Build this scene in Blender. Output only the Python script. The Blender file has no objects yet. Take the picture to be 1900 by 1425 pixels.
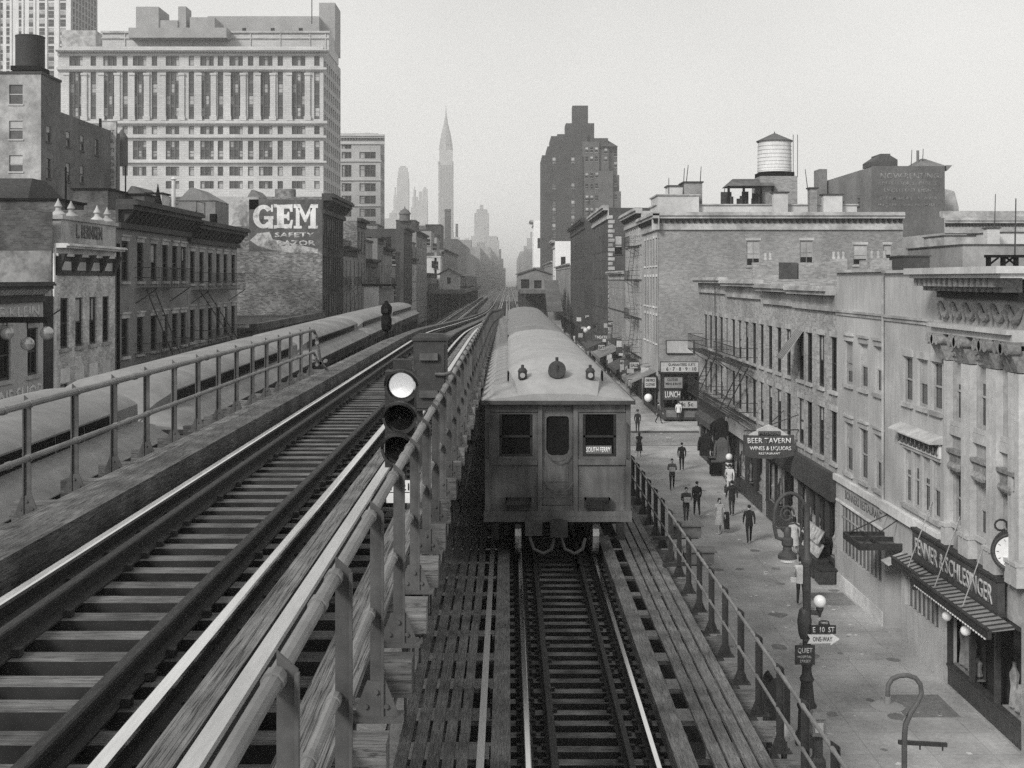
import bpy, bmesh, math, random
from mathutils import Vector, Matrix
random.seed(7)
SC = bpy.context.scene
COL = SC.collection
F, U0, V0, CZ = 2250.0, 943.0, 518.0, 12.0        # focal length in photo pixels, vanishing point, eye height
PI = math.pi
def pX(u, Y): return (u - U0) / F * Y
def pZ(v, Y): return CZ - (v - V0) / F * Y
def fy(u, x): return x * F / (u - U0)             # distance at which a street front at x shows at column u
def gY(v): return CZ * F / (v - V0)               # distance of a pavement point
W = {}                                             # world position of every parent built here

class MB:
    def __init__(s): s.v = []; s.f = []; s.m = []; s.cur = 0
    def face(s, pts):
        n = len(s.v); s.v += [tuple(p) for p in pts]; s.f.append(tuple(range(n, n + len(pts)))); s.m.append(s.cur)
    def box(s, x0, x1, y0, y1, z0, z1):
        n = len(s.v)
        s.v += [(x0,y0,z0),(x1,y0,z0),(x1,y1,z0),(x0,y1,z0),(x0,y0,z1),(x1,y0,z1),(x1,y1,z1),(x0,y1,z1)]
        for q in ((0,3,2,1),(4,5,6,7),(0,1,5,4),(1,2,6,5),(2,3,7,6),(3,0,4,7)):
            s.f.append(tuple(n+i for i in q)); s.m.append(s.cur)
        return s
    def hexa(s, b, t):                             # bottom and top rings of equal length
        n = len(s.v); k = len(b); s.v += [tuple(p) for p in b] + [tuple(p) for p in t]
        s.f.append(tuple(n+i for i in reversed(range(k)))); s.f.append(tuple(n+k+i for i in range(k))); s.m += [s.cur]*2
        for i in range(k):
            j = (i+1) % k; s.f.append((n+i, n+j, n+k+j, n+k+i)); s.m.append(s.cur)
        return s
    def prism(s, poly, plane, d0, d1):             # poly in 2D, extruded between d0 and d1 on the third axis
        if plane == 'xz': g = lambda a, b, d: (a, d, b)
        elif plane == 'yz': g = lambda a, b, d: (d, a, b)
        else: g = lambda a, b, d: (a, b, d)
        return s.hexa([g(a, b, d0) for a, b in poly], [g(a, b, d1) for a, b in poly])
    def tube(s, pts, r, n=8, caps=True):
        pts = [Vector(p) for p in pts]; rs = r if isinstance(r, (list, tuple)) else [r]*len(pts)
        base = len(s.v); up = None
        for i, p in enumerate(pts):
            d = (pts[min(i+1, len(pts)-1)] - pts[max(i-1, 0)]).normalized()
            if up is None: up = Vector((0,0,1)) if abs(d.z) < .9 else Vector((1,0,0))
            a = up - d * up.dot(d)
            if a.length < 1e-5: a = Vector((1,0,0)) - d*d.x
            a.normalize(); up = a; b = d.cross(a)
            for k in range(n):
                t = 2*PI*k/n; s.v.append(tuple(p + (a*math.cos(t) + b*math.sin(t))*rs[i]))
        for i in range(len(pts)-1):
            for k in range(n):
                k2 = (k+1) % n; o = base + i*n
                s.f.append((o+k, o+k2, o+n+k2, o+n+k)); s.m.append(s.cur)
        if caps:
            s.f.append(tuple(base+k for k in reversed(range(n)))); s.f.append(tuple(base+(len(pts)-1)*n+k for k in range(n))); s.m += [s.cur]*2
        return s
    def cyl(s, p, q, r, r2=None, n=10): return s.tube([p, q], [r, r if r2 is None else r2], n)
    def bar(s, p, q, w, h):                        # rectangular bar, w across and h up
        p, q = Vector(p), Vector(q); d = (q-p).normalized()
        sd = d.cross(Vector((0,0,1)))
        sd = Vector((1,0,0)) if sd.length < 1e-4 else sd.normalized()
        u = sd.cross(d); a = sd*w/2; b = u*h/2
        return s.hexa([p-a-b, p+a-b, p+a+b, p-a+b], [q-a-b, q+a-b, q+a+b, q-a+b])
    def lathe(s, prof, c=(0,0,0), n=16):
        b = len(s.v)
        for r, z in prof:
            for k in range(n):
                t = 2*PI*k/n; s.v.append((c[0]+r*math.cos(t), c[1]+r*math.sin(t), c[2]+z))
        for i in range(len(prof)-1):
            for k in range(n):
                k2 = (k+1) % n; o = b+i*n; s.f.append((o+k, o+k2, o+n+k2, o+n+k)); s.m.append(s.cur)
        s.f.append(tuple(b+k for k in reversed(range(n)))); s.f.append(tuple(b+(len(prof)-1)*n+k for k in range(n))); s.m += [s.cur]*2
        return s
    def ball(s, c, r, n=14, sq=1.0):
        return s.lathe([(max(r*math.cos(t), .0005), r*sq*math.sin(t)) for t in [(-.5 + i/(n//2))*PI for i in range(n//2+1)]], c, n)
    def disc(s, c, r, d, t, n=18):                 # round plate facing direction d
        c = Vector(c); d = Vector(d).normalized(); return s.tube([c - d*t/2, c + d*t/2], r, n)
    def build(s, name, mats, parent=None, loc=None, smooth=False, local=False, angle=35):
        me = bpy.data.meshes.new(name)
        off = Vector((0,0,0))
        if not local:
            if parent is not None: off = W[parent.name]
            elif loc is not None: off = Vector(loc)
        me.from_pydata([tuple(Vector(p) - off) for p in s.v], [], s.f)
        for mm in (mats if isinstance(mats, (list, tuple)) else [mats]): me.materials.append(mm)
        if s.m and max(s.m) > 0: me.polygons.foreach_set('material_index', s.m)
        bm = bmesh.new(); bm.from_mesh(me); bmesh.ops.recalc_face_normals(bm, faces=bm.faces); bm.to_mesh(me); bm.free()
        if smooth:
            me.shade_smooth(); me.set_sharp_from_angle(angle=math.radians(angle))
        o = bpy.data.objects.new(name, me); COL.objects.link(o)
        if parent is not None: o.parent = parent; W[o.name] = Vector(W.get(parent.name, (0,0,0)))
        else:
            if loc is not None: o.location = loc
            W[o.name] = Vector(loc or (0,0,0))
        return o

def tag(o, label=None, cat=None, group=None, kind=None):
    if label: o['label'] = label
    if cat: o['category'] = cat
    if group: o['group'] = group
    if kind: o['kind'] = kind
    return o
def thing(name, label, cat, loc=(0,0,0), group=None, rz=0.0):
    o = bpy.data.objects.new(name, None); COL.objects.link(o); o.location = loc; o.rotation_euler = (0,0,rz)
    o.empty_display_size = .3; W[o.name] = Vector(loc); return tag(o, label, cat, group)
def put(name, me, parent, loc, rz=0.0):            # another object on a shared mesh; loc is in the parent's frame
    o = bpy.data.objects.new(name, me); COL.objects.link(o); o.location = loc; o.rotation_euler = (0,0,rz)
    if parent is not None: o.parent = parent; W[o.name] = W.get(parent.name, Vector()) + Vector(loc)
    else: W[o.name] = Vector(loc)
    return o
def copy_tree(o, parent=None):
    c = o.copy(); COL.objects.link(c); c.parent = parent; W[c.name] = W.get(o.name, Vector())
    for ch in list(o.children): copy_tree(ch, c)
    return c
def lerp_path(pts, t):
    if t <= pts[0][0]: return pts[0][1]
    for (a, va), (b, vb) in zip(pts, pts[1:]):
        if t <= b: return va + (vb-va)*(t-a)/(b-a)
    return pts[-1][1]

# ---------- materials (every one neutral: the place is seen on black-and-white film)
MATS = {}
def M(name, v, rough=.85, var=.25, scale=2.0, bump=0.0, metal=0.0, st=(1,1,1), stain=.25, sscale=.25, spec=.3, emit=0.0):
    if name in MATS: return MATS[name]
    m = bpy.data.materials.new(name); m.use_nodes = True; N = m.node_tree.nodes; L = m.node_tree.links
    b = N['Principled BSDF']; b.inputs['Roughness'].default_value = rough; b.inputs['Metallic'].default_value = metal
    b.inputs['Specular IOR Level'].default_value = spec
    g = N.new('ShaderNodeNewGeometry')
    mp = N.new('ShaderNodeMapping'); mp.inputs['Scale'].default_value = st; L.new(g.outputs['Position'], mp.inputs['Vector'])
    n1 = N.new('ShaderNodeTexNoise'); n1.inputs['Scale'].default_value = scale; n1.inputs['Detail'].default_value = 8; n1.inputs['Roughness'].default_value = .62
    L.new(mp.outputs['Vector'], n1.inputs['Vector'])
    r1 = N.new('ShaderNodeMapRange'); r1.inputs[1].default_value = .3; r1.inputs[2].default_value = .7
    r1.inputs[3].default_value = 1-var; r1.inputs[4].default_value = 1+var; L.new(n1.outputs['Fac'], r1.inputs[0])
    n2 = N.new('ShaderNodeTexNoise'); n2.inputs['Scale'].default_value = sscale; n2.inputs['Detail'].default_value = 5
    L.new(g.outputs['Position'], n2.inputs['Vector'])
    r2 = N.new('ShaderNodeMapRange'); r2.inputs[1].default_value = .35; r2.inputs[2].default_value = .65
    r2.inputs[3].default_value = 1-stain; r2.inputs[4].default_value = 1+stain; L.new(n2.outputs['Fac'], r2.inputs[0])
    mu = N.new('ShaderNodeMath'); mu.operation = 'MULTIPLY'; L.new(r1.outputs[0], mu.inputs[0]); L.new(r2.outputs[0], mu.inputs[1])
    mv = N.new('ShaderNodeMath'); mv.operation = 'MULTIPLY'; L.new(mu.outputs[0], mv.inputs[0]); mv.inputs[1].default_value = v; mv.use_clamp = True
    L.new(mv.outputs[0], b.inputs['Base Color'])
    if bump:
        bp = N.new('ShaderNodeBump'); bp.inputs['Strength'].default_value = bump; bp.inputs['Distance'].default_value = .02
        L.new(n1.outputs['Fac'], bp.inputs['Height']); L.new(bp.outputs['Normal'], b.inputs['Normal'])
    if emit:
        b.inputs['Emission Color'].default_value = (1,1,1,1); b.inputs['Emission Strength'].default_value = emit
    MATS[name] = m
    return m
def brick(name, v, mortar=None, bw=.22, bh=.075, var=.3, stain=.3, sscale=.35, rough=.9):
    if name in MATS: return MATS[name]
    m = M(name, v, rough, var*.5, 3.0, 0, 0, (1,1,1), stain, sscale); N = m.node_tree.nodes; L = m.node_tree.links
    b = N['Principled BSDF']; old = b.inputs['Base Color'].links[0].from_socket
    g = N.new('ShaderNodeNewGeometry'); sp = N.new('ShaderNodeSeparateXYZ'); L.new(g.outputs['Position'], sp.inputs[0])
    ad = N.new('ShaderNodeMath'); L.new(sp.outputs['X'], ad.inputs[0]); L.new(sp.outputs['Y'], ad.inputs[1])
    cb = N.new('ShaderNodeCombineXYZ'); L.new(ad.outputs[0], cb.inputs[0]); L.new(sp.outputs['Z'], cb.inputs[1])
    t = N.new('ShaderNodeTexBrick'); t.inputs['Scale'].default_value = 1; t.inputs['Brick Width'].default_value = bw; t.inputs['Row Height'].default_value = bh
    t.inputs['Mortar Size'].default_value = bh*.09; t.inputs['Color1'].default_value = (1-var,)*3+(1,); t.inputs['Color2'].default_value = (1+var*.6,)*3+(1,)
    k = (mortar or v*1.35)/v; t.inputs['Mortar'].default_value = (k,k,k,1); L.new(cb.outputs[0], t.inputs['Vector'])
    mu = N.new('ShaderNodeMix'); mu.data_type = 'RGBA'; mu.blend_type = 'MULTIPLY'; mu.inputs[0].default_value = 1
    L.new(old, mu.inputs[6]); L.new(t.outputs['Color'], mu.inputs[7]); L.new(mu.outputs[2], b.inputs['Base Color'])
    return m
def faded(name, v, under, amount=.45, scale=1.2):   # paint worn off in patches down to the brick below
    if name in MATS: return MATS[name]
    m = M(name, v, .9, .15, 4); N = m.node_tree.nodes; L = m.node_tree.links; b = N['Principled BSDF']
    old = b.inputs['Base Color'].links[0].from_socket
    g = N.new('ShaderNodeNewGeometry'); n = N.new('ShaderNodeTexNoise'); n.inputs['Scale'].default_value = scale; n.inputs['Detail'].default_value = 9; n.inputs['Roughness'].default_value = .75
    L.new(g.outputs['Position'], n.inputs['Vector'])
    r = N.new('ShaderNodeMapRange'); r.inputs[1].default_value = amount-.07; r.inputs[2].default_value = amount+.1; L.new(n.outputs['Fac'], r.inputs[0])
    mx = N.new('ShaderNodeMix'); mx.data_type = 'RGBA'; L.new(r.outputs[0], mx.inputs[0]); mx.inputs[6].default_value = (under,)*3+(1,)
    L.new(old, mx.inputs[7]); L.new(mx.outputs[2], b.inputs['Base Color'])
    return m
def glassy(name, v=.03, rough=.12, spec=.4):
    if name in MATS: return MATS[name]
    return M(name, v, rough, .3, .8, 0, 0, (1,1,1), .3, .5, spec)

asphalt = M('asphalt', .24, .95, .3, 6, .2)
def flagged(m, size, dark):                          # joints between paving flags
    N = m.node_tree.nodes; L = m.node_tree.links; b = N['Principled BSDF']; old = b.inputs['Base Color'].links[0].from_socket
    g = N.new('ShaderNodeNewGeometry'); t = N.new('ShaderNodeTexBrick'); t.offset = 0; t.inputs['Scale'].default_value = 1; t.inputs['Brick Width'].default_value = size; t.inputs['Row Height'].default_value = size
    t.inputs['Mortar Size'].default_value = .012; t.inputs['Color1'].default_value = (.94,.94,.94,1); t.inputs['Color2'].default_value = (1.05,1.05,1.05,1); t.inputs['Mortar'].default_value = (dark,dark,dark,1)
    L.new(g.outputs['Position'], t.inputs['Vector']); mx = N.new('ShaderNodeMix'); mx.data_type = 'RGBA'; mx.blend_type = 'MULTIPLY'; mx.inputs[0].default_value = 1
    L.new(old, mx.inputs[6]); L.new(t.outputs['Color'], mx.inputs[7]); L.new(mx.outputs[2], b.inputs['Base Color']); return m
concrete = flagged(M('sidewalk_concrete', .38, .9, .16, 7, .15, stain=.22, sscale=.5), 1.53, .72)
stonecurb = M('shaded_kerb_stone', .09, .9, .2, 3)  # stone coloured dark to carry the shade on the far kerb face
def cracked(m, st, scale, width, dark):             # long dark drying cracks along the grain
    N = m.node_tree.nodes; L = m.node_tree.links; b = N['Principled BSDF']; old = b.inputs['Base Color'].links[0].from_socket
    g = N.new('ShaderNodeNewGeometry'); mp = N.new('ShaderNodeMapping'); mp.inputs['Scale'].default_value = st; L.new(g.outputs['Position'], mp.inputs['Vector'])
    n = N.new('ShaderNodeTexNoise'); n.inputs['Scale'].default_value = scale; n.inputs['Detail'].default_value = 4; n.inputs['Distortion'].default_value = .4; L.new(mp.outputs[0], n.inputs['Vector'])
    a = N.new('ShaderNodeMath'); a.operation = 'SUBTRACT'; a.inputs[1].default_value = .5; L.new(n.outputs['Fac'], a.inputs[0])
    c = N.new('ShaderNodeMath'); c.operation = 'ABSOLUTE'; L.new(a.outputs[0], c.inputs[0])
    r = N.new('ShaderNodeMapRange'); r.inputs[1].default_value = 0; r.inputs[2].default_value = width; r.inputs[3].default_value = dark; r.inputs[4].default_value = 1; L.new(c.outputs[0], r.inputs[0])
    mx = N.new('ShaderNodeMix'); mx.data_type = 'RGBA'; mx.blend_type = 'MULTIPLY'; mx.inputs[0].default_value = 1; L.new(old, mx.inputs[6])
    k = N.new('ShaderNodeCombineColor')
    for i in range(3): L.new(r.outputs[0], k.inputs[i])
    L.new(k.outputs[0], mx.inputs[7]); L.new(mx.outputs[2], b.inputs['Base Color']); return m
wood_y = cracked(M('weathered_plank', .17, .9, .4, 3.0, .5, st=(16,1.2,16), stain=.35, sscale=1.5), (22,1.1,22), 2.2, .03, .35)
wood_y2 = cracked(M('grey_timber', .17, .9, .35, 3.0, .8, st=(20,.55,20), stain=.3, sscale=2.5), (34,.45,34), 1.7, .045, .1)
wood_beam = cracked(M('old_beam_wood', .11, .9, .4, 3.0, .6, st=(14,1.2,14), stain=.4, sscale=1.4), (20,1.0,20), 2.2, .04, .25)
wood_x = cracked(M('tie_wood', .13, .92, .45, 3.0, .5, st=(1.2,16,16), stain=.5, sscale=1.8), (1.1,22,22), 2.2, .03, .3)
tie_side = M('creosote_and_shade_tie_side', .026, .95, .4, 4, .3)  # creosote tone, darkened to paint in the shade of the gaps between ties
iron = M('painted_iron', .075, .6, .3, 9, .1, stain=.3, sscale=1.2)
iron_d = M('dark_iron', .035, .65, .35, 8, .1)
pipe_m = M('worn_pipe_paint', .19, .5, .12, 9, .05, stain=.2, sscale=2)
rust = M('rusty_rail', .03, .75, .4, 6, .2, st=(8,1.5,8))
polish = M('polished_rail_head', .95, .2, .1, 6, 0, 1.0, (8,.6,8), .08)
steelcover = M('third_rail_steel', .62, .45, .1, 6, .05, .8, (10,.8,10), .12)
dull_rail = M('dull_rail_head', .5, .38, .3, 6, .1, .7, (10,.8,10))
black = M('soot_black', .012, .9, .3, 3, spec=.05)
white = M('white_enamel', .75, .5, .1, 4)
cream = M('cream_paint', .5, .7, .12, 4)
sootroof = M('tar_roof', .09, .95, .35, 1.5, .2, stain=.4)
glass = glassy('window_glass', .012, .12, .2)
glass_l = glassy('pale_window_glass', .08, .2)
blind = M('window_blind', .36, .9, .15, 3)
frame_d = M('dark_window_frame', .045, .7, .3, 5)
frame_l = M('pale_window_frame', .34, .7, .2, 5)
stone_l = M('pale_stone_trim', .58, .85, .15, 3, stain=.25, sscale=.6)
stone_m = M('grey_stone_trim', .36, .85, .2, 3, stain=.3, sscale=.6)
stone_d = M('dark_metal_and_shade', .05, .8, .35, 3)

# ---------- lettering
def letters(s, w, h, mat, parent, c, rz=0.0, name='lettering', bold=0.0, d=.02, tilt=0.0, local=False):
    """flat raised lettering w x h metres, centred at c, facing -Y before it is turned by rz"""
    cu = bpy.data.curves.new(name, 'FONT'); cu.body = s; cu.align_x = 'CENTER'; cu.align_y = 'CENTER'; cu.size = 1; cu.offset = bold; cu.resolution_u = 2
    tmp = bpy.data.objects.new(name, cu); COL.objects.link(tmp)
    dg = bpy.context.evaluated_depsgraph_get(); me = bpy.data.meshes.new_from_object(tmp.evaluated_get(dg))
    bpy.data.objects.remove(tmp); bpy.data.curves.remove(cu)
    xs = [v.co.x for v in me.vertices]; ys = [v.co.y for v in me.vertices]
    cx, cy = (min(xs)+max(xs))/2, (min(ys)+max(ys))/2; sx = w/(max(xs)-min(xs)); sy = h/(max(ys)-min(ys))
    for v in me.vertices: v.co = Vector(((v.co.x-cx)*sx, 0, (v.co.y-cy)*sy))
    bm = bmesh.new(); bm.from_mesh(me)
    r = bmesh.ops.extrude_face_region(bm, geom=bm.faces[:]); bmesh.ops.translate(bm, vec=(0,-d,0), verts=[e for e in r['geom'] if isinstance(e, bmesh.types.BMVert)])
    bmesh.ops.recalc_face_normals(bm, faces=bm.faces); bm.to_mesh(me); bm.free()
    me.materials.clear(); me.materials.append(mat); me.name = name
    o = bpy.data.objects.new(name, me); COL.objects.link(o); o.parent = parent
    o.location = Vector(c) - (Vector() if local else W[parent.name]); o.rotation_euler = (tilt, 0, rz)
    return o

# ---------- walls with real openings and the windows that fill them
def wall(mb, o, sd, nd, S, z0, z1, ops, depth=.22):
    """wall sheet: starts at o=(x,y), runs along sd for S metres, faces nd; ops=[(s0,s1,za,zb)]"""
    P = lambda s, z, d=0: (o[0]+sd[0]*s-nd[0]*d, o[1]+sd[1]*s-nd[1]*d, z)
    ss = sorted(set([0, S] + [a for q in ops for a in (q[0], q[1])])); zs = sorted(set([z0, z1] + [a for q in ops for a in (q[2], q[3])]))
    ss = [a for a in ss if -1e-6 <= a <= S+1e-6]; zs = [a for a in zs if z0-1e-6 <= a <= z1+1e-6]
    for i in range(len(ss)-1):
        run = None
        for j in range(len(zs)-1):
            mid = ((ss[i]+ss[i+1])/2, (zs[j]+zs[j+1])/2)
            inside = any(q[0] < mid[0] < q[1] and q[2] < mid[1] < q[3] for q in ops)
            if inside:
                if run is not None: mb.face([P(ss[i], run), P(ss[i+1], run), P(ss[i+1], zs[j]), P(ss[i], zs[j])]); run = None
            elif run is None: run = zs[j]
        if run is not None: mb.face([P(ss[i], run), P(ss[i+1], run), P(ss[i+1], z1), P(ss[i], z1)])
    for a, b, c, e in ops:
        for p, q in (((a,c),(b,c)), ((b,c),(b,e)), ((b,e),(a,e)), ((a,e),(a,c))):
            mb.face([P(*p), P(*q), P(*q, depth), P(*p, depth)])
WC = {}
def wmesh(kind, w, h, var, mats):
    key = (kind, round(w,2), round(h,2), var, tuple(m.name for m in mats))
    if key in WC: return WC[key]
    fm, gm, sm = mats; mb = MB(); e = .002
    if kind == 'window':                             # sash frame, faces -Y, bottom centre at origin
        t = min(.07, w*.09)
        mb.box(-w/2+e, -w/2+t, .07, .13, e, h-e).box(w/2-t, w/2-e, .07, .13, e, h-e).box(-w/2+t, w/2-t, .07, .13, h-t, h-e).box(-w/2+t, w/2-t, .07, .13, e, t*1.3)
        mb.box(-w/2+t, w/2-t, .085, .125, h*.5-t*.4, h*.5+t*.4)
        if var % 3 == 1: mb.box(-t*.25, t*.25, .09, .12, t*1.3, h-t)
        if var >= 10:
            for k in (1, 2): mb.box(-w/2+w*k/3-t*.6, -w/2+w*k/3+t*.6, .06, .13, t*1.3, h-t)
        mat = fm
    elif kind == 'pane': mb.box(-w/2+e, w/2-e, .145, .165, e, h-e); mat = gm
    elif kind == 'blind': mb.box(-w/2+.05, w/2-.05, .13, .138, h*(1-var/10.0), h-.03); mat = blind
    elif kind == 'sill': mb.box(-w/2-.1, w/2+.1, -.1, .1, -.13, -e); mat = sm
    elif kind == 'lintel': mb.box(-w/2-.08, w/2+.08, -.04, .05, h+e, h+.2).box(-w/2-.14, w/2+.14, -.1, .05, h+.203, h+.29); mat = sm
    elif kind == 'flat_lintel': mb.box(-w/2-.08, w/2+.08, -.03, .05, h+e, h+.22); mat = sm
    elif kind == 'bay':                              # tall bay of sashes with dark spandrels between its storeys
        n = 3 if w > 3 else 1
        k = max(1, round(h/3.4)); mb.cur = 0
        for i in range(n):
            x0 = -w/2 + w*i/n
            for j in range(k):
                zb = h*j/k; zc = h*(j+1)/k
                mb.cur = 1 if (i+j*2+var) % 3 else 2; mb.box(x0+.18, x0+w/n-.18, .5, .55, zb+(.9 if k > 1 else .15), zc-.15)
                mb.cur = 0; mb.box(x0+.18, x0+w/n-.18, .44, .49, (zb+.9+zc)/2-.06, (zb+.9+zc)/2+.06)
        mb.cur = 0; mb.box(-w/2+e, w/2-e, .56, .6, e, h-e)
        for i in range(1, n): mb.box(-w/2+w*i/n-.15, -w/2+w*i/n+.15, .2, .55, e, h-e)
        if k > 1:
            for j in range(k): mb.box(-w/2+.01, w/2-.01, .4, .55, h*j/k+.02, h*j/k+.85)
        mat = [fm, gm, blind]
    elif kind == 'far':
        mb.cur = 1; mb.box(-w/2+e, w/2-e, .12, .16, e, h-e); mb.cur = 0
        mb.box(-w/2+e, w/2-e, .06, .11, h*.5-.05, h*.5+.05).box(-w/2-.1, w/2+.1, -.08, .05, -.14, -e)
        if var: mb.cur = 2; mb.box(-w/2+.04, w/2-.04, .1, .115, h*(1-var/10.0), h-.02)
        mat = [fm, gm, blind]
    o = mb.build('shape', mat, local=True); me = o.data; me.name = kind; bpy.data.objects.remove(o); WC[key] = me
    return me
def windows(parent, o, sd, nd, ops, mats=None, sill=True, lintel='lintel', style='full', blinds=.55, var=None):
    mats = mats or (frame_d, glass, stone_m); rz = math.atan2(nd[0], -nd[1])
    base = W[parent.name]
    for a, b, c, e in ops:
        w, h, s = b-a, e-c, (a+b)/2; p = Vector((o[0]+sd[0]*s, o[1]+sd[1]*s, c)) - base
        vv = random.randrange(3) if var is None else var
        if style == 'far': put('window', wmesh('far', w, h, random.choice((0,0,4,6)) if blinds else 0, mats), parent, p, rz); continue
        if style == 'bay': put('window', wmesh('bay', w, h, vv, mats), parent, p, rz); continue
        r = put('window', wmesh('window', w, h, vv, mats), parent, p, rz)
        put('pane', wmesh('pane', w, h, 0, mats), r, (0,0,0))
        if random.random() < blinds: put('blind', wmesh('blind', w, h, random.choice((3,4,5,5,7)), mats), r, (0,0,0))
        if sill: put('sill', wmesh('sill', w, h, 0, mats), r, (0,0,0))
        if lintel: put('lintel', wmesh(lintel, w, h, 0, mats), r, (0,0,0))
def row(S0, S1, n, w, z0, z1):                       # n equal openings spread between S0 and S1
    p = (S1-S0)/n
    return [(S0+p*(i+.5)-w/2, S0+p*(i+.5)+w/2, z0, z1) for i in range(n)]
def cornice(parent, o, sd, nd, S, z1, h, out, mat, nb=0, bmat=None, name='cornice', bw=.22, bh=.5, ends=True):
    """stepped cornice along a wall top, with brackets"""
    P = lambda s, d, z: (o[0]+sd[0]*s+nd[0]*d, o[1]+sd[1]*s+nd[1]*d, z)
    mb = MB()
    def slab(d1, za, zb, s0=-.0, s1=None):
        s1 = S if s1 is None else s1
        mb.hexa([P(s0,.003,za), P(s1,.003,za), P(s1,d1,za), P(s0,d1,za)], [P(s0,.003,zb), P(s1,.003,zb), P(s1,d1,zb), P(s0,d1,zb)])
    slab(out*.25, z1-h, z1-h*.8); slab(out*.12, z1-h*.8+.002, z1-h*.36); slab(out*.8, z1-h*.36+.002, z1-h*.2); slab(out, z1-h*.2+.002, z1-h*.08); slab(out*.9, z1-h*.08+.002, z1)
    c = mb.build(name, mat, parent)
    if nb:
        b = MB(); zt = z1-h*.36
        Q = lambda s, d, z: (sd[0]*s+nd[0]*d, sd[1]*s+nd[1]*d, z)
        b.hexa([Q(-bw/2,out*.12,-bh), Q(bw/2,out*.12,-bh), Q(bw/2,out*.3,-bh), Q(-bw/2,out*.3,-bh)],
               [Q(-bw/2,out*.12,0), Q(bw/2,out*.12,0), Q(bw/2,out*.75,0), Q(-bw/2,out*.75,0)])
        bo = b.build('shape', bmat or mat, local=True); bme = bo.data; bme.name = 'bracket'; bpy.data.objects.remove(bo)
        for i in range(nb): put('bracket', bme, c, Vector(P(S*(i+.5)/nb, 0, zt)) - W[c.name])
    return c
def shell(root, x0, x1, y0, y1, z0, z1, wmat, faces, roofmat=None, name='wall', par=.0):
    """a rectangular building body; faces = {'w','e','s','n'} -> list of openings (w is the -X side)"""
    mb = MB()
    wall(mb, (x0,y0), (0,1), (-1,0), y1-y0, z0, z1, faces.get('w', []))
    wall(mb, (x1,y0), (0,1), (1,0), y1-y0, z0, z1, faces.get('e', []))
    wall(mb, (x0,y0), (1,0), (0,-1), x1-x0, z0, z1, faces.get('s', []))
    wall(mb, (x0,y1), (1,0), (0,1), x1-x0, z0, z1, faces.get('n', []))
    w = mb.build(name, wmat, root)
    r = MB(); r.box(x0+.01, x1-.01, y0+.01, y1-.01, z1-par-.3, z1-par-.01 if par else z1); r.build('roof', roofmat or sootroof, root)
    return w
# ---------- camera: level view camera with a lowered front, so verticals stay upright
cam = bpy.data.cameras.new('camera'); co = bpy.data.objects.new('camera', cam); COL.objects.link(co); SC.camera = co
co.location = (0, 0, CZ); co.rotation_euler = (PI/2, 0, 0)
cam.sensor_width = 36; cam.lens = 36*F/1900; cam.shift_x = (950-U0)/1900; cam.shift_y = -(712.5-V0)/1900
cam.clip_start = .1; cam.clip_end = 9000
# ---------- hazy daylight
SUN_AZ, SUN_EL = math.radians(217), math.radians(34)
world = bpy.data.worlds.new('World'); SC.world = world; world.use_nodes = True
N = world.node_tree.nodes; L = world.node_tree.links; bg = N['Background']
sky = N.new('ShaderNodeTexSky'); sky.sky_type = 'NISHITA'; sky.sun_disc = False; sky.sun_elevation = SUN_EL; sky.sun_rotation = SUN_AZ
sky.air_density = 1.2; sky.dust_density = 6; sky.ozone_density = 1
bw = N.new('ShaderNodeRGBToBW'); L.new(sky.outputs[0], bw.inputs[0])
pw = N.new('ShaderNodeMath'); pw.operation = 'POWER'; pw.inputs[1].default_value = SKYPOW = .25; L.new(bw.outputs[0], pw.inputs[0])
ml = N.new('ShaderNodeMath'); ml.operation = 'MULTIPLY'; ml.inputs[1].default_value = 4.85; L.new(pw.outputs[0], ml.inputs[0])
tc = N.new('ShaderNodeTexCoord'); sx_ = N.new('ShaderNodeSeparateXYZ'); L.new(tc.outputs['Generated'], sx_.inputs[0])
hr = N.new('ShaderNodeMapRange'); hr.interpolation_type = 'SMOOTHSTEP'; hr.inputs[1].default_value = -.05; hr.inputs[2].default_value = .42; hr.inputs[3].default_value = 1.6; hr.inputs[4].default_value = 1.0; L.new(sx_.outputs['Z'], hr.inputs[0])
m2 = N.new('ShaderNodeMath'); m2.operation = 'MULTIPLY'; L.new(ml.outputs[0], m2.inputs[0]); L.new(hr.outputs[0], m2.inputs[1]); ml = m2
cn = N.new('ShaderNodeTexNoise'); cn.inputs['Scale'].default_value = 2.2; cn.inputs['Detail'].default_value = 6; cn.inputs['Roughness'].default_value = .55; L.new(tc.outputs['Generated'], cn.inputs['Vector'])
cr = N.new('ShaderNodeMapRange'); cr.inputs[1].default_value = .3; cr.inputs[2].default_value = .7; cr.inputs[3].default_value = .9; cr.inputs[4].default_value = 1.1; L.new(cn.outputs['Fac'], cr.inputs[0])
m3 = N.new('ShaderNodeMath'); m3.operation = 'MULTIPLY'; L.new(ml.outputs[0], m3.inputs[0]); L.new(cr.outputs[0], m3.inputs[1]); ml = m3
cc = N.new('ShaderNodeCombineColor')
for i, k in enumerate((1.0, .995, .972)):
    q = N.new('ShaderNodeMath'); q.operation = 'MULTIPLY'; q.inputs[1].default_value = k; L.new(ml.outputs[0], q.inputs[0]); L.new(q.outputs[0], cc.inputs[i])
L.new(cc.outputs[0], bg.inputs['Color']); bg.inputs['Strength'].default_value = .1
sl = bpy.data.lights.new('sun', 'SUN'); sl.energy = 2.7; sl.angle = math.radians(13); sl.color = (1, .985, .955)
so = bpy.data.objects.new('sun', sl); COL.objects.link(so)
sd_ = Vector((math.sin(SUN_AZ)*math.cos(SUN_EL), math.cos(SUN_AZ)*math.cos(SUN_EL), math.sin(SUN_EL)))
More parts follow.
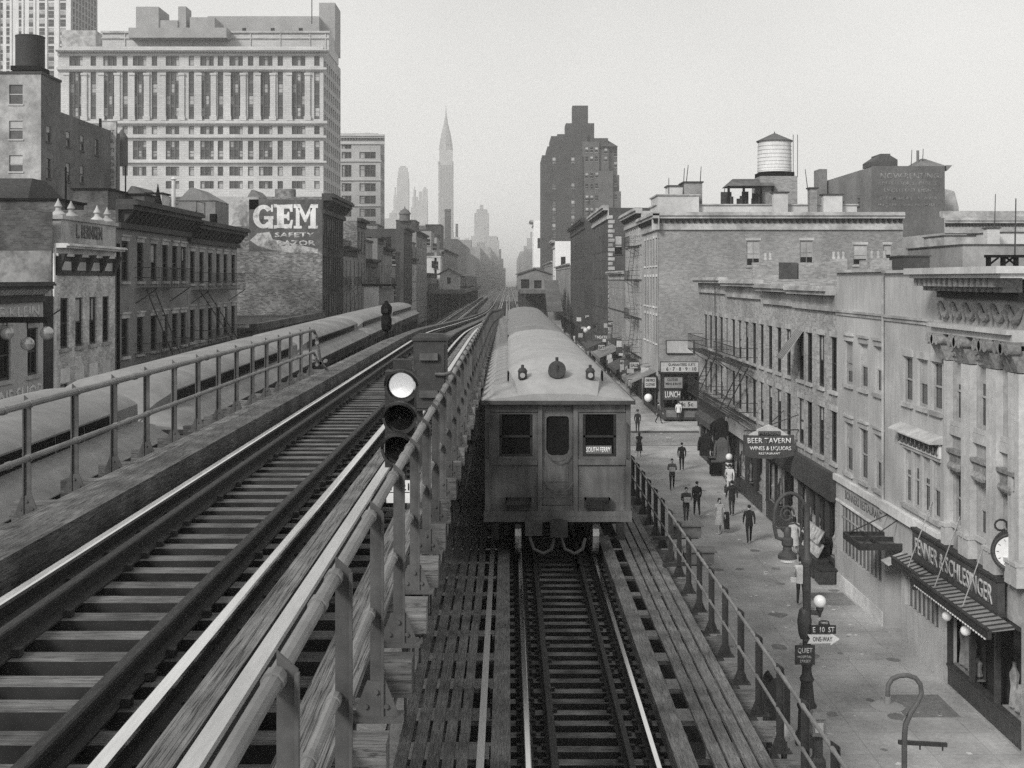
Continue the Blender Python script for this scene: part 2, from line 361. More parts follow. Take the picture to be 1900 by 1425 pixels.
so.rotation_euler = sd_.to_track_quat('Z', 'Y').to_euler(); so.location = (-40, -30, 60)
SC.view_settings.view_transform = 'Standard'; SC.view_settings.look = 'None'; SC.view_settings.exposure = .12; SC.view_settings.gamma = 1
cy = SC.cycles; cy.max_bounces = 5; cy.diffuse_bounces = 2; cy.glossy_bounces = 2; cy.transmission_bounces = 3; cy.volume_bounces = 1
cy.caustics_reflective = False; cy.caustics_refractive = False; cy.sample_clamp_indirect = 4
cy.use_adaptive_sampling = True; cy.adaptive_threshold = .02; cy.use_denoising = False
# ---------- air
hz = bpy.data.materials.new('city_haze'); hz.use_nodes = True; hn = hz.node_tree.nodes; hn.remove(hn['Principled BSDF'])
pv = hn.new('ShaderNodeVolumePrincipled'); pv.inputs['Density'].default_value = .00034; pv.inputs['Color'].default_value = (1,.997,.985,1); pv.inputs['Anisotropy'].default_value = .1
hz.node_tree.links.new(pv.outputs[0], hn['Material Output'].inputs['Volume'])
tag(MB().box(-900, 900, -80, 2500, -1.2, 330).build('haze', hz, loc=(0, 1200, 0)), 'pale city haze thickening towards the far end of the avenue', 'haze', kind='stuff')
# ---------- ground
XR, XL = 12.95, -17.6                                 # street fronts, east and west
def struct(name, mb, mat, label, cat): return tag(mb.build(name, mat, loc=(0,0,0)), label, cat, kind='structure')
g = MB(); g.box(-6000, 6000, -400, 8000, -1.0, -.13); struct('ground', g, asphalt, 'dark asphalt ground running under the whole city', 'ground')
def walks(side):
    mb = MB(); kb = MB(); x0, x1 = (6.6, 46) if side > 0 else (-46, -12.1)
    for a, b in ((-60, 87.5), (95.7, 186), (204, 400), (418, 900)):
        mb.box(x0+(.2 if side > 0 else 0), x1-(0 if side > 0 else .2), a+.2, b-.2, -.125, 0)
        kb.box(x0, x0+.2, a, b, -.125, .004) if side > 0 else kb.box(x1-.2, x1, a, b, -.125, .004)
        kb.box(x0+.2 if side > 0 else x0, x1 if side > 0 else x1-.2, b-.2, b, -.125, .004); kb.box(x0+.2 if side > 0 else x0, x1 if side > 0 else x1-.2, a, a+.2, -.125, .004)
    return mb, kb
a, b = walks(1); struct('pavement', a, concrete, 'pale concrete pavement along the shops on the right', 'pavement'); struct('kerb', b, stonecurb, 'stone kerb along the right hand pavement', 'kerb')
a, b = walks(-1); struct('pavement', a, concrete, 'concrete pavement along the row houses on the left', 'pavement'); struct('kerb', b, stonecurb, 'stone kerb along the left hand pavement', 'kerb')
g = MB()
for x0, x1, y0, y1 in ((11.4, 12.8, 44.6, 46.4), (10.9, 12.4, 33.2, 35.0)): g.box(x0, x1, y0, y1, .001, .012)
struct('cellar_plates', g, M('dark_pavement_plate', .2, .7, .25, 6), 'dark iron cellar plates let into the pavement by the shop doors', 'cellar plate')
# ================= elevated railway =================
HE = [(0,1.95),(40,1.95),(47,2.03),(56,2.24),(67,2.52),(90,3.05),(113,3.58),(152,4.35),(185,4.85),(215,5.15),(245,5.3),(270,5.33),(2000,5.33)]
def hE(Y): return lerp_path(HE, Y)
def hL(Y): return 5.33
XE = lambda Y: -2.37
XR1 = lambda Y: .935
LP = [(0,-5.85),(13,-6.16),(20,-6.4),(30,-6.65),(34,-6.8),(48,-7.07),(66,-7.33),(82,-7.4),(2000,-7.4)]
XL1 = lambda Y: lerp_path(LP, Y)
def ysteps(y0, y1, st):
    n = max(1, int((y1-y0)/st)); return [y0+(y1-y0)*i/n for i in range(n+1)]
def sweep(prof, xf, hf, ys, dx=0.0):
    """sweep an (x,z) profile along a track; z is measured from rail top"""
    mb = MB(); k = len(prof)
    for y in ys:
        for (px_, pz_) in prof: mb.v.append((xf(y)+dx+px_, y, CZ-hf(y)+pz_))
    for i in range(len(ys)-1):
        for j in range(k):
            j2 = (j+1) % k; mb.f.append((i*k+j, i*k+j2, (i+1)*k+j2, (i+1)*k+j)); mb.m.append(0)
    mb.f.append(tuple(range(k))); mb.f.append(tuple((len(ys)-1)*k+j for j in range(k))); mb.m += [0, 0]
    return mb
RAIL = [(-.068,-.15),(.068,-.15),(.068,-.135),(.014,-.118),(.014,-.045),(.036,-.032),(.036,-.008),(.026,0),(-.026,0),(-.036,-.008),(-.036,-.032),(-.014,-.045),(-.014,-.118),(-.068,-.135)]
def rail(name, xf, hf, ys, dx, par, head, dz=0.0):
    mb = sweep([(a, b+dz) for a, b in RAIL], xf, hf, ys, dx); k = len(RAIL)
    for i, f in enumerate(mb.f[:-2]):
        if i % k in (5,6,7,8,9): mb.m[i] = 1
    return mb.build(name, [rust, head], par, smooth=False)
def rect(x0, x1, z0, z1): return [(x0,z0),(x1,z0),(x1,z1),(x0,z1)]
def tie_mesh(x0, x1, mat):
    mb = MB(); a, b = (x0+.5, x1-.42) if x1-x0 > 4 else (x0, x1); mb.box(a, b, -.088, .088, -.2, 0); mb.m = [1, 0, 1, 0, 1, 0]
    if a > x0: mb.box(b, x1, -.088, .088, -.2, 0).box(x0, a, -.088, .088, -.2, 0); mb.m[6:] = [1, 0, 0, 0, 0, 0]*2  # projecting ends keep the pale wood, painted as the faces light reaches
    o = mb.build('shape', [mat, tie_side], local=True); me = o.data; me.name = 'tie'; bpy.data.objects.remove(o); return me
PITCH = .397
def track(label, xf, hf, y0, y1, near_ties, head_near, ties_from, short, long_, long_phase, guards, timbers, third, loc):
    t = thing('railway_track', label, 'railway track', loc)
    ys = ysteps(y0, y1, 4.0) if y1-y0 < 400 else ysteps(y0, 300, 4.0) + ysteps(304, y1, 40)
    for dx in (-.715, .715): rail('rail', xf, hf, ys, dx, t, head_near)
    for dx in guards: rail('guard_rail', xf, hf, ysteps(y0, min(y1, 260), 4.0), dx, t, rust, -.01)
    for (a, b, z0, z1, m) in timbers: sweep(rect(a, b, z0, z1), xf, hf, ysteps(y0, min(y1, 260), 4.0)).build('guard_timber', m, t)
    if third:
        r = sweep([(-.042,third[1]-.03),(.042,third[1]-.03),(.042,third[1]),(-.042,third[1])], xf, hf, ysteps(y0, min(y1, 400), 4.0), third[0]).build('third_rail', third[2], t); sweep(rect(-.012,.012,third[1]-.14,third[1]-.031), xf, hf, ysteps(y0, min(y1, 400), 4.0), third[0]).build('web', rust, r)
        c = MB()
        for i in range(int((min(y1, 80)-ties_from)/2.4)):
            y = ties_from+.2+i*2.4; c.box(xf(y)+third[0]-.06, xf(y)+third[0]+.06, y-.05, y+.05, CZ-hf(y)-.17, CZ-hf(y)+third[1]-.151)
        c.build('insulator', black, r)
    sm, lm = tie_mesh(*short, wood_x), tie_mesh(*long_, wood_x); lf = (max(long_[0], -1.6), long_[1]); l2 = tie_mesh(*lf, wood_x); rest = MB(); n = int((min(y1, 300)-ties_from)/PITCH); cnt = 0
    sp = MB(); sp.box(-.1,.1,-.09,.09,-.012,.002).cyl((-.12,0,0),(-.12,0,.05),.02,n=6).cyl((.12,0,0),(.12,0,.05),.02,n=6)
    for i in range(n):
        y = ties_from + i*PITCH; jig = random.uniform(-.02, .02); L_ = (i-long_phase) % 3 == 0
        if cnt < near_ties:
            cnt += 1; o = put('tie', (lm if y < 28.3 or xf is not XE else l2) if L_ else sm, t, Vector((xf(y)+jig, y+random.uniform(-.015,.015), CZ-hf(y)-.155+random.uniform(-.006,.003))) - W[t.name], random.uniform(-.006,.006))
        else:
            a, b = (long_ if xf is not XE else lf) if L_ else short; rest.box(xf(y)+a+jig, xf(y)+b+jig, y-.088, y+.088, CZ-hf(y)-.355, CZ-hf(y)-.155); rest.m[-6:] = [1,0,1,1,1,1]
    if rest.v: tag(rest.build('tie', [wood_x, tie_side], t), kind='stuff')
    # spikes, tie plates and rubbish along the rail feet: one countless scatter per track
    s = MB()
    for i in range(min(n, 170)):
        y = ties_from + i*PITCH
        for dx in (-.715, .715):
            for sg in (-1, 1):
                x = xf(y)+dx+sg*.085; z = CZ-hf(y)-.153
                s.box(x-.03+random.uniform(-.01,.01), x+.03, y-.04, y+.03, z, z+.03+random.random()*.02)
            s.box(xf(y)+dx-.12, xf(y)+dx+.12, y-.085, y+.085, z, z+.006)
        for dx in guards:
            x = xf(y)+dx+random.choice((-.09,.09)); s.box(x-.025, x+.025, y-.03, y+.03, CZ-hf(y)-.153, CZ-hf(y)-.11)
    tag(s.build('spike', rust, t), kind='stuff')
    return t
express = track('high middle express track with two bright polished rails running level beside the camera', XE, hE, 1.5, 900, 100, polish, 3.2,
    (-1.55, 1.42), (-2.3, 1.83), 0, (-.46, .4),
    ((-1.29, -.97, -.16, .1, wood_beam), (.93, 1.07, -.155, .06, wood_y2)), (1.15, .09, steelcover), (XE(0), 3, CZ-2.1))
localR = track('lower right local track in front of the oncoming train', XR1, hL, 10, 900, 100, polish, 11.0,
    (-1.15, 1.2), (-2.2, 2.42), 1, (-.43, .43),
    ((-1.13, -.91, -.155, .06, wood_y), (.9, 1.12, -.155, .06, wood_y)), (-1.24, .08, steelcover), (.935, 11, CZ-5.5))
# bright right rail of the local track
localL = track('left local track running on ahead of the long parked train', XL1, hL, 2, 900, 0, polish, 60.0,
    (-1.3, 1.2), (-2.3, 1.9), 1, (-.43, .43), ((-1.13, -.93, -.155, .06, wood_y), (.93, 1.12, -.155, .06, wood_y)), None, (-7.4, 60, CZ-5.5))
# ---------- planks
def walkway(label, xf, hf, slots, y0, y1, zt, mat, loc, seg=4.6, th=.05):
    t = thing('plank_walkway', label, 'walkway', loc); n = 0; far = MB()
    for k, (a, b) in enumerate(slots):
        y = y0 - random.random()*seg*.8
        while y < y1:
            e = y+seg-.012
            z = CZ-hf(y)+zt+random.uniform(-.004, .004); z2 = CZ-hf(e)+zt+random.uniform(-.004,.004); j = random.uniform(-.008,.008)
            A, B = max(y, y0), min(e, y1)
            m = MB() if n < 90 and A < 90 else far
            m.hexa([(xf(A)+a+j,A,z-th),(xf(A)+b+j,A,z-th),(xf(B)+b+j,B,z2-th),(xf(B)+a+j,B,z2-th)], [(xf(A)+a+j,A,z),(xf(A)+b+j,A,z),(xf(B)+b+j,B,z2),(xf(B)+a+j,B,z2)])
            if m is not far: m.build('plank', mat, t); n += 1
            y += seg
    if far.v: tag(far.build('plank', mat, t), kind='stuff')
    return t
zero = lambda Y: 0.0
walkway('four plank walkway beside the right railing with slots between boards', zero, hL, ((2.26,2.398),(2.432,2.57),(2.604,2.742),(2.776,2.914)), 12, 150, .0, wood_y, (2.6,12,CZ-5.6))
walkway('dark plank walkway sunk between the express structure and the local track', zero, hL, ((-1.25,-1.115),(-1.075,-.94),(-.9,-.765),(-.725,-.6),(-.56,-.44)), 12, 120, .02, wood_y, (-.85,12,CZ-5.6))
walkway('single weathered plank laid along the foot of the near railing', zero, hE, ((-1.0,-.76),), 3, 120, -.1, wood_y2, (-.88,3,CZ-2.1))
walkway('two worn planks along the foot of the left railing', zero, hE, ((-4.2,-4.0),(-3.97,-3.76)), 5, 60, -.1, wood_y2, (-3.98,5,CZ-2.1))
# ---------- steelwork below the tracks
def steel(label, xs, hf, xf, y0, y1, ztop, depth, bents, legs, mat, loc):
    t = thing('viaduct', label, 'viaduct', loc)
    for dx in xs:
        ys = ysteps(y0, y1, 6)
        sweep([(-.16,ztop-.04),(-.02,ztop-.05),(-.02,ztop-depth+.05),(-.16,ztop-depth+.04),(-.16,ztop-depth),(.16,ztop-depth),(.16,ztop-depth+.04),(.02,ztop-depth+.05),(.02,ztop-.05),(.16,ztop-.04),(.16,ztop),(-.16,ztop)], xf, hf, ys, dx).build('girder', mat, t)
        s = MB()
        for y in ysteps(y0+.5, min(y1, 90), 1.6):
            for sg in (-1, 1): s.box(xf(y)+dx+sg*.09-.06, xf(y)+dx+sg*.09+.06, y-.015, y+.015, CZ-hf(y)+ztop-depth+.045, CZ-hf(y)+ztop-.05)
        tag(s.build('stiffener', mat, t), kind='stuff')
    for y in bents:
        zb = CZ-hf(y)+ztop-depth; m = MB(); m.box(legs[0]-.3, legs[-1]+.3, y-.2, y+.2, zb-.6, zb-.002); m.build('cross_beam', mat, t)
        for x in legs:
            m = MB(); zl = legs_base
            m.box(x-.2, x-.12, y-.2, y+.2, zl, zb-.601).box(x+.12, x+.2, y-.2, y+.2, zl, zb-.601)
            for k in range(int((zb-.6-zl)/.5)):
                z = zl+.25+k*.5; m.box(x-.119, x+.119, y-.199, y-.18, z, z+.08).box(x-.119, x+.119, y+.18, y+.199, z, z+.08)
            m.build('column', mat, t)
    return t
legs_base = -.125
BENTS = [18+15*i for i in range(14)]
steel('riveted iron elevated railway structure carrying the right local track', (-.8,.8), hL, XR1, 8, 400, -.36, .95, BENTS, (.2, 2.6), iron_d, (.935,18,-.125))
steel('iron structure carrying the left local track', (-.8,.8), hL, XL1, 2, 400, -.36, .95, BENTS, (-8.0, -5.6), iron_d, (-6.9,18,-.125))
legs_base = 6.2
steel('raised iron deck holding the express track above the local tracks', (-.85,.85), hE, XE, 1.5, 230, -.36, 1.05, [9+10*i for i in range(9)], (-3.6, -1.45), iron_d, (-2.37,9,6.2))
# ---------- railings
def post_mesh(h, w, face, mat):
    """angle-iron post, foot at origin, pointed head, gusset foot; the flat faces +-X"""
    mb = MB(); t = .012
    mb.hexa([(-w/2,-t/2,0),(w/2,-t/2,0),(w/2,t/2,0),(-w/2,t/2,0)], [(-w/2,-t/2,h+.03),(w/2,-t/2,h-.025),(w/2,t/2,h-.025),(-w/2,t/2,h+.03)])
    mb.box(w/2*face-.006, w/2*face+.006, -w*.5, -t/2, 0, h-.03)
    mb.prism([(-.11,.012),(.11,.012),(.045,.18),(-.045,.18)], 'xz', -.02, -.008); mb.box(-.13,.13,-.09,.06,0,.012)
    for x, z in ((-.05,.06),(.05,.06),(0,.13)): mb.cyl((x,-.02,z),(x,-.032,z),.013,n=6)
    mb.tube([(.0,-.088,-.1),(.0,-.1,-.1)], .05, 10); mb.cyl((.0,-.1,-.1),(.0,-.125,-.1),.026,n=6)
    o = mb.build('shape', mat, local=True); me = o.data; me.name = 'post'; bpy.data.objects.remove(o); return me
def pipe(pts, r, mat, par, name, collars):
    mb = MB(); mb.tube(pts, r, 10)
    for p in collars: mb.tube([(p[0],p[1]-.03,p[2]),(p[0],p[1]+.03,p[2])], r*1.25, 10)
    return mb.build(name, mat, par, smooth=True)
def railing(label, x, hf, base, ys, hgt, w, face, mat, pm, r, bend=None, far=None, side=0):
    t = thing('railing', label, 'railing', (x, ys[0], CZ-hf(ys[0])-base)); me = post_mesh(hgt, w, face, mat); rest = MB()
    for i, y in enumerate(ys):
        if i < 98: put('post', me, t, Vector((x, y, CZ-hf(y)-base+.002)) - W[t.name])
        else: rest.box(x-w/2, x+w/2, y-.02, y+.02, CZ-hf(y)-base, CZ-hf(y)-base+hgt)
    if rest.v: tag(rest.build('post', mat, t), kind='stuff')
    xo = x - face*.03
    for fr, nm in ((1.0-.04/hgt, 'top_pipe'), (.5, 'middle_pipe')):
        pts = [(xo, y, CZ-hf(y)-base+hgt*fr) for y in ([ys[0]-2.6] + ys)]
        if bend:
            a = Vector(pts[-1])
            pts += [a+Vector((.0,.25,-.02)), a+Vector((.02,.42,-.12)), a+Vector((.04,.5,-.3)), a+Vector((.1,.62,-hgt*fr+.25)), a+Vector((.25,.85,-hgt*fr+.03))]
        pipe(pts, r if nm == 'top_pipe' else r*.85, pm, t, nm, [(p[0], p[1]+random.uniform(.3,.8), p[2]) for p in pts[1:40:3]] + [(p[0], p[1]-.05, p[2]) for p in pts[1:40]])
    return t
Y1 = [5.88+1.187*i for i in range(-2, 120)]
railing('worn iron pipe railing between the express track and the oncoming train', -.638, hE, .175, Y1, 1.02, .062, 1, iron, pipe_m, .028)
railing('pipe railing on the left edge of the express track ending in a bent pipe', -4.32, hE, .175, [6.1+1.2*i for i in range(18)], 1.05, .062, -1, iron, pipe_m, .034, bend=True)
railing('iron pipe railing above the pavement on the right edge of the structure', 3.15, hL, .15, [11.7+1.187*i for i in range(90)], 1.0, .08, 1, iron_d, pipe_m, .022)
# low hand rail on the sunken walkway
t = thing('handrail', 'thin pipe handrail with round foot plates on the sunken plank walkway', 'handrail', (-1.22, 14.4, CZ-5.43)); 
mb = MB(); mb.cyl((0,0,0),(0,0,.9),.018,n=8).cyl((0,0,0),(0,0,.015),.07,n=10); o_ = mb.build('post', iron, local=True, smooth=True); pm_ = o_.data; bpy.data.objects.remove(o_)
for i in range(24): put('post', pm_, t, (0, i*1.187, 0))
pipe([(-1.22, 12, CZ-4.55), (-1.22, 42, CZ-4.55)], .02, iron, t, 'top_pipe', [])
# ---------- colour light signal
def sp(u, v, Y): return (pX(u,Y), Y, pZ(v,Y))
YS = 10.7; sx = pX(741, YS)
t = thing('signal', 'three lamp railway signal with its top lens lit white, standing by the railing', 'railway signal', (sx, YS, CZ-2.13))
m = MB(); m.box(sx-.13, sx+.13, YS+.02, YS+.3, pZ(868,YS), pZ(690,YS)); m.box(sx-.06, sx+.1, YS+.05, YS+.2, pZ(690,YS), pZ(668,YS)); m.build('housing', iron_d, t)
m = MB(); m.box(sx-.05, sx+.05, YS+.1, YS+.2, CZ-2.13, pZ(866,YS)).box(sx-.14, sx+.14, YS+.02, YS+.28, CZ-2.13, CZ-2.1); m.build('mast', iron_d, t)
lit = M('lit_lens', .8, .12, .05, 4, emit=.28, spec=.6); dark_lens = glassy('dark_lens', .015, .08)
for i, (u, v) in enumerate(((745,715),(742,774),(739,832))):
    c = Vector(sp(u, v, YS)); m = MB()
    for k in range(24):                              # open hood ring, longer on top
        a, b = 2*PI*k/24, 2*PI*(k+1)/24
        for (r0, r1) in ((.13,.152),):
            P = lambda t_, r, d: (c.x+r*math.cos(t_), YS+.02-d*(.06+.16*max(0, math.sin(t_))+.0), c.z+r*math.sin(t_))
            m.face([P(a,r1,0),P(b,r1,0),P(b,r1,1),P(a,r1,1)]); m.face([P(a,r0,0),P(b,r0,0),P(b,r0,1),P(a,r0,1)]); m.face([P(a,r0,1),P(b,r0,1),P(b,r1,1),P(a,r1,1)])
    h = m.build('hood', iron_d, t)
    m = MB(); m.lathe([(.0005,.03)]+[(.012*j+(.004 if q else 0), .03-.003*j+(-.006 if q else .004)) for j in range(1,10) for q in (0,1)]+[(.122,-.02)], (0,0,0), 24)
    m.v = [(x, -z, y) for x, y, z in m.v]; l = m.build('lens', lit if i == 0 else dark_lens, local=True, smooth=True); l.parent = t; l.location = Vector((c.x, YS+.015, c.z)) - W[t.name]
m = MB(); pu0, pu1, pv0, pv1 = 717, 761, 891, 933; m.box(pX(pu0,YS), pX(pu1,YS), YS-.005, YS+.005, pZ(pv1,YS), pZ(pv0,YS)); m.build('number_plate', white, t)
ink = M('black_paint', .02, .7, .1, 3)
letters('1', .016, .062, ink, t, (pX(725,YS), YS-.006, pZ(903,YS)), d=.002, bold=.02); letters('21', .07, .062, ink, t, (pX(752,YS), YS-.006, pZ(903,YS)), d=.002, bold=.02)
m = MB(); m.box(pX(718,YS), pX(760,YS), YS-.0075, YS-.0055, pZ(914,YS), pZ(912.5,YS)); m.build('plate_line', ink, t)
# relay case behind it
YR = 13.2; x0, x1 = pX(767,YR), pX(828,YR)
t = thing('relay_case', 'tall dark iron relay case with hinges standing behind the signal', 'equipment case', ((x0+x1)/2, YR, CZ-2.13))
m = MB(); zb, zt = pZ(762,YR), pZ(632,YR); m.box(x0, x1, YR, YR+.34, zb, zt); m.box(x0-.02, x1+.02, YR-.02, YR+.36, zt, zt+.03); m.hexa([(x0-.02,YR-.02,zt+.03),(x1+.02,YR-.02,zt+.03),(x1+.02,YR+.36,zt+.03),(x0-.02,YR+.36,zt+.03)], [(x0+.04,YR+.04,zt+.07),(x1-.04,YR+.04,zt+.07),(x1-.04,YR+.3,zt+.07),(x0+.04,YR+.3,zt+.07)]); m.build('case', iron_d, t)
m = MB(); m.box(x0+.02, x1-.02, YR-.014, YR-.001, zb+.03, zt-.03); d = m.build('door', iron_d, t)
m = MB()
for v in (661, 730): m.box(x0+.07, x1-.09, YR-.06, YR-.015, pZ(v+7,YR), pZ(v-6,YR))
m.build('hinge', iron, d)
m = MB(); m.tube([(x1-.12,YR-.03,pZ(694,YR)),(x1-.02,YR-.05,pZ(694,YR)),(x1+.05,YR-.04,pZ(691,YR))], .02, 8); m.build('handle', iron, d)
m = MB()
for x in (x0+.03, x1-.09): m.box(x, x+.06, YR+.1, YR+.2, CZ-2.13, zb-.001)
m.build('stand', iron_d, t)
# dwarf semaphore lamp on the far side of the express track
YD = 43.8; xd = pX(717, YD)
t = thing('lantern_signal', 'dark bottle shaped signal lantern standing against the left train roof', 'railway signal', (xd, YD, CZ-2.13))
m = MB(); m.lathe([(.06,0),(.06,.25),(.16,.3),(.19,.42),(.19,.72),(.15,.78),(.15,.86),(.2,.92),(.2,1.12),(.14,1.22),(.07,1.27),(.07,1.33),(.01,1.36)], (xd,YD,CZ-2.13), 14); m.build('lantern', black, t, smooth=True)
m = MB(); m.cyl((xd,YD-.2,CZ-1.55),(xd,YD-.14,CZ-1.55),.09,n=12).cyl((xd,YD-.2,CZ-1.13),(xd,YD-.14,CZ-1.13),.09,n=12); m.build('lens', dark_lens, t)
# ================= trains =================
body_m = M('dark_train_paint', .055, .55, .25, 5, .05, st=(2,2,.5), stain=.35, sscale=1.2, spec=.35)
body_2 = M('train_panel_paint', .1, .55, .28, 3.5, .05, st=(2,2,.45), stain=.4, sscale=1.3)
roof_l = M('sooty_canvas_roof', .22, .85, .14, 5, .08, stain=.16, sscale=.7)
roof_2 = M('grey_canvas_roof', .19, .85, .12, 6, .03, stain=.1, sscale=.9)
roof_m = M('canvas_car_roof', .31, .85, .1, 6, .03, stain=.08, sscale=.9)
train_glass = glassy('train_glass', .006, .2, .06)
under_m = M('train_undergear', .02, .8, .3, 4)
sign_w = M('destination_card', .7, .7, .1, 6)
CL = 15.1                                            # car length; front faces -Y, origin at rail level under the front
def train_car(label, loc, rz, front, group):
    t = thing('train_car', label, 'train car', loc, group, rz); Wd = 1.375; zf, ze = .88, 3.03
    B = lambda mb, n, m, p=t, **k: mb.build(n, m, p, local=True, **k)
    mb = MB(); wins = row(1.6, CL-1.6, 12, .72, 1.95, 2.72)
    wall(mb, (-Wd,.12), (0,1), (-1,0), CL-.24, zf, ze, wins, .1); wall(mb, (Wd,.12), (0,1), (1,0), CL-.24, zf, ze, wins, .1)
    wall(mb, (-Wd,CL-.12), (1,0), (0,1), 2*Wd, zf, ze, [], .1); mb.box(-Wd+.01, Wd-.01, .2, CL-.2, zf-.12, zf)
    B(mb, 'body', body_m)
    fw = [(.27,.9,1.98,2.78),(1.085,1.665,1.05,2.93),(1.85,2.48,1.98,2.78)]
    mb = MB(); wall(mb, (-Wd,.1), (1,0), (0,-1), 2*Wd, zf, ze, fw, .08)
    for a, b in ((.0,.09),(1.0,1.08),(1.67,1.75),(2.66,2.75)): mb.box(-Wd+a, -Wd+b, .06, .099, zf, ze-.02)
    for a, b in ((.1,.99),(1.76,2.65)): mb.box(-Wd+a, -Wd+b, .055, .099, 1.83, 1.93).box(-Wd+a, -Wd+b, .065, .099, 2.83, 2.97)
    mb.box(-Wd-.02, Wd+.02, .03, .099, zf-.12, zf+.08)
    for a in (.13, .95, 1.8, 2.62):                  # rivet rows
        for z in range(16): mb.box(-Wd+a-.009, -Wd+a+.009, .088, .0995, 1.0+z*.052, 1.018+z*.052)
    for i in range(40): mb.box(-Wd+.05+i*.067, -Wd+.068+i*.067, .02, .0295, zf-.02, zf-.002)
    f = B(mb, 'front_wall', body_2)
    for a, b, c, d in (fw[0], fw[2]):
        m = MB(); m.box(-Wd+a+.003, -Wd+b-.003, .15, .17, c, d); p = B(m, 'windscreen', train_glass, f)
        m = MB(); m.box(-Wd+a, -Wd+b, .11, .145, c+.36, c+.4).box(-Wd+a, -Wd+a+.05, .11, .145, c, d).box(-Wd+b-.05, -Wd+b, .11, .145, c, d).box(-Wd+a+.05, -Wd+b-.05, .11, .145, c, c+.05); B(m, 'sash', under_m, p)
    m = MB(); x0, x1 = -.285, .285; wall(m, (x0,.13), (1,0), (0,-1), .57, 1.06, 2.92, [(.07,.5,2.0,2.74)], .04); m.box(x0+.08, x1-.08, .118, .129, 1.2, 1.42).box(x0+.08, x1-.08, .118, .129, 1.5, 1.86)
    d = B(m, 'door', body_2, f); m = MB(); m.box(x0+.07, x1-.07, .165, .18, 2.0, 2.74); B(m, 'window', black if front else glass, d)
    m = MB()
    for cx_, cz_, a_, b_ in ((x0+.07,2.0,.1,.12),(x1-.07,2.0,-.1,.12),(x0+.07,2.74,.06,-.06),(x1-.07,2.74,-.06,-.06)): m.prism([(cx_,cz_),(cx_+a_,cz_),(cx_+a_*.3,cz_+b_*.3),(cx_,cz_+b_)], 'xz', .131, .15)
    B(m, 'window_corner', body_2, d)
    m = MB(); m.tube([(-.24,.05,2.06),(-.12,.03,1.93),(0,.02,1.89),(.12,.03,1.93),(.24,.05,2.06)], .012, 6); B(m, 'safety_chain', iron, d)
    m = MB(); m.tube([(-.29,.06,1.55),(-.18,.03,1.38),(-.1,.02,1.33),(.12,.02,1.33),(.2,.03,1.38),(.29,.06,1.5)], .011, 6); B(m, 'safety_chain', iron, d)
    m = MB(); m.box(.52, 1.02, .135, .145, 2.03, 2.18)
    if front: ds = B(m, 'destination_sign', M('sign_backing', .12), f); letters('SOUTH FERRY', .46, .1, sign_w, ds, (.77, .134, 2.105), 0, 'lettering', .02, .004, local=True)
    for x in (-.98, .5):                             # step treads and grab irons below the windows
        m = MB(); m.box(x, x+.48, -.06, .04, 1.18, 1.22).box(x, x+.48, -.04, .04, 1.03, 1.07).box(x, x+.03, -.06, .054, 1.03, 1.22).box(x+.45, x+.48, -.06, .054, 1.03, 1.22); B(m, 'step', under_m, f)
    for x in (-1.3, 1.3): m = MB(); m.tube([(x,.05,1.95),(x,.0,1.97),(x,.0,2.6),(x,.05,2.62)], .014, 6); B(m, 'grab_iron', body_m, f)
    # roof: low outer slope, clerestory that dips to the front as a rounded hood
    m = MB(); ys = [-.06,.05,.2,.4,.65,.9,1.2,1.45,1.6,1.8,2.1,2.4,2.8] + [4+i*2.2 for i in range(5)] + [CL+.06]
    def sec(y):
        e = min(y+.06, CL+.06-y); k = min(1, max(0, (y+.06)/1.66)); k = k*(1.12-.12*k)
        drop = .0 if y > .7 else .13*(1-(y+.06)/.76)**2
        w1 = .94-.2*(1-k); pts = []
        for s in (-1, 1):
            half = [(Wd+.06, ze-.03), (Wd+.06, ze+.02), (Wd-.08, ze+.10-drop*.4), (1.2, ze+.19-drop), (w1+.01, ze+.24-drop), (w1, ze+.25-drop+.24*k), (w1-.05, ze+.25-drop+.28*k), (w1*.75, ze+.27-drop+.37*k), (w1*.4, ze+.28-drop+.43*k), (0.0, ze+.285-drop+.455*k)]
            pts = pts + [(-x, z) for x, z in half] if s < 0 else pts + [(x, z) for x, z in reversed(half[:-1])]
        return pts
    k = len(sec(0))
    for y in ys: m.v += [(x, y, z) for x, z in sec(y)]
    for i in range(len(ys)-1):
        for j in range(k-1): m.f.append((i*k+j, i*k+j+1, (i+1)*k+j+1, (i+1)*k+j)); m.m.append(0)
        m.f.append((i*k+k-1, i*k, (i+1)*k, (i+1)*k+k-1)); m.m.append(0)
    m.f += [tuple(range(k)), tuple((len(ys)-1)*k+j for j in range(k))]; m.m += [0,0]
    r = B(m, 'roof', roof_m if front else roof_2 if 'oncoming' in label else roof_l, smooth=True, angle=40)
    for s in (-1, 1):
        m = MB()
        for a, b, _, _ in row(1.3, CL-1.3, 12, 1.0, 0, 1): m.box(*sorted((s*.9405, s*.952)), a, b, ze+.27, ze+.47)
        B(m, 'clerestory_window', train_glass, r)
    m = MB(); m.box(-Wd-.075, -Wd-.055, -.06, CL+.06, ze-.05, ze+.03).box(Wd+.055, Wd+.075, -.06, CL+.06, ze-.05, ze+.03).box(-Wd-.06, Wd+.06, -.085, -.06, ze-.05, ze+.02); B(m, 'gutter', body_m, r)
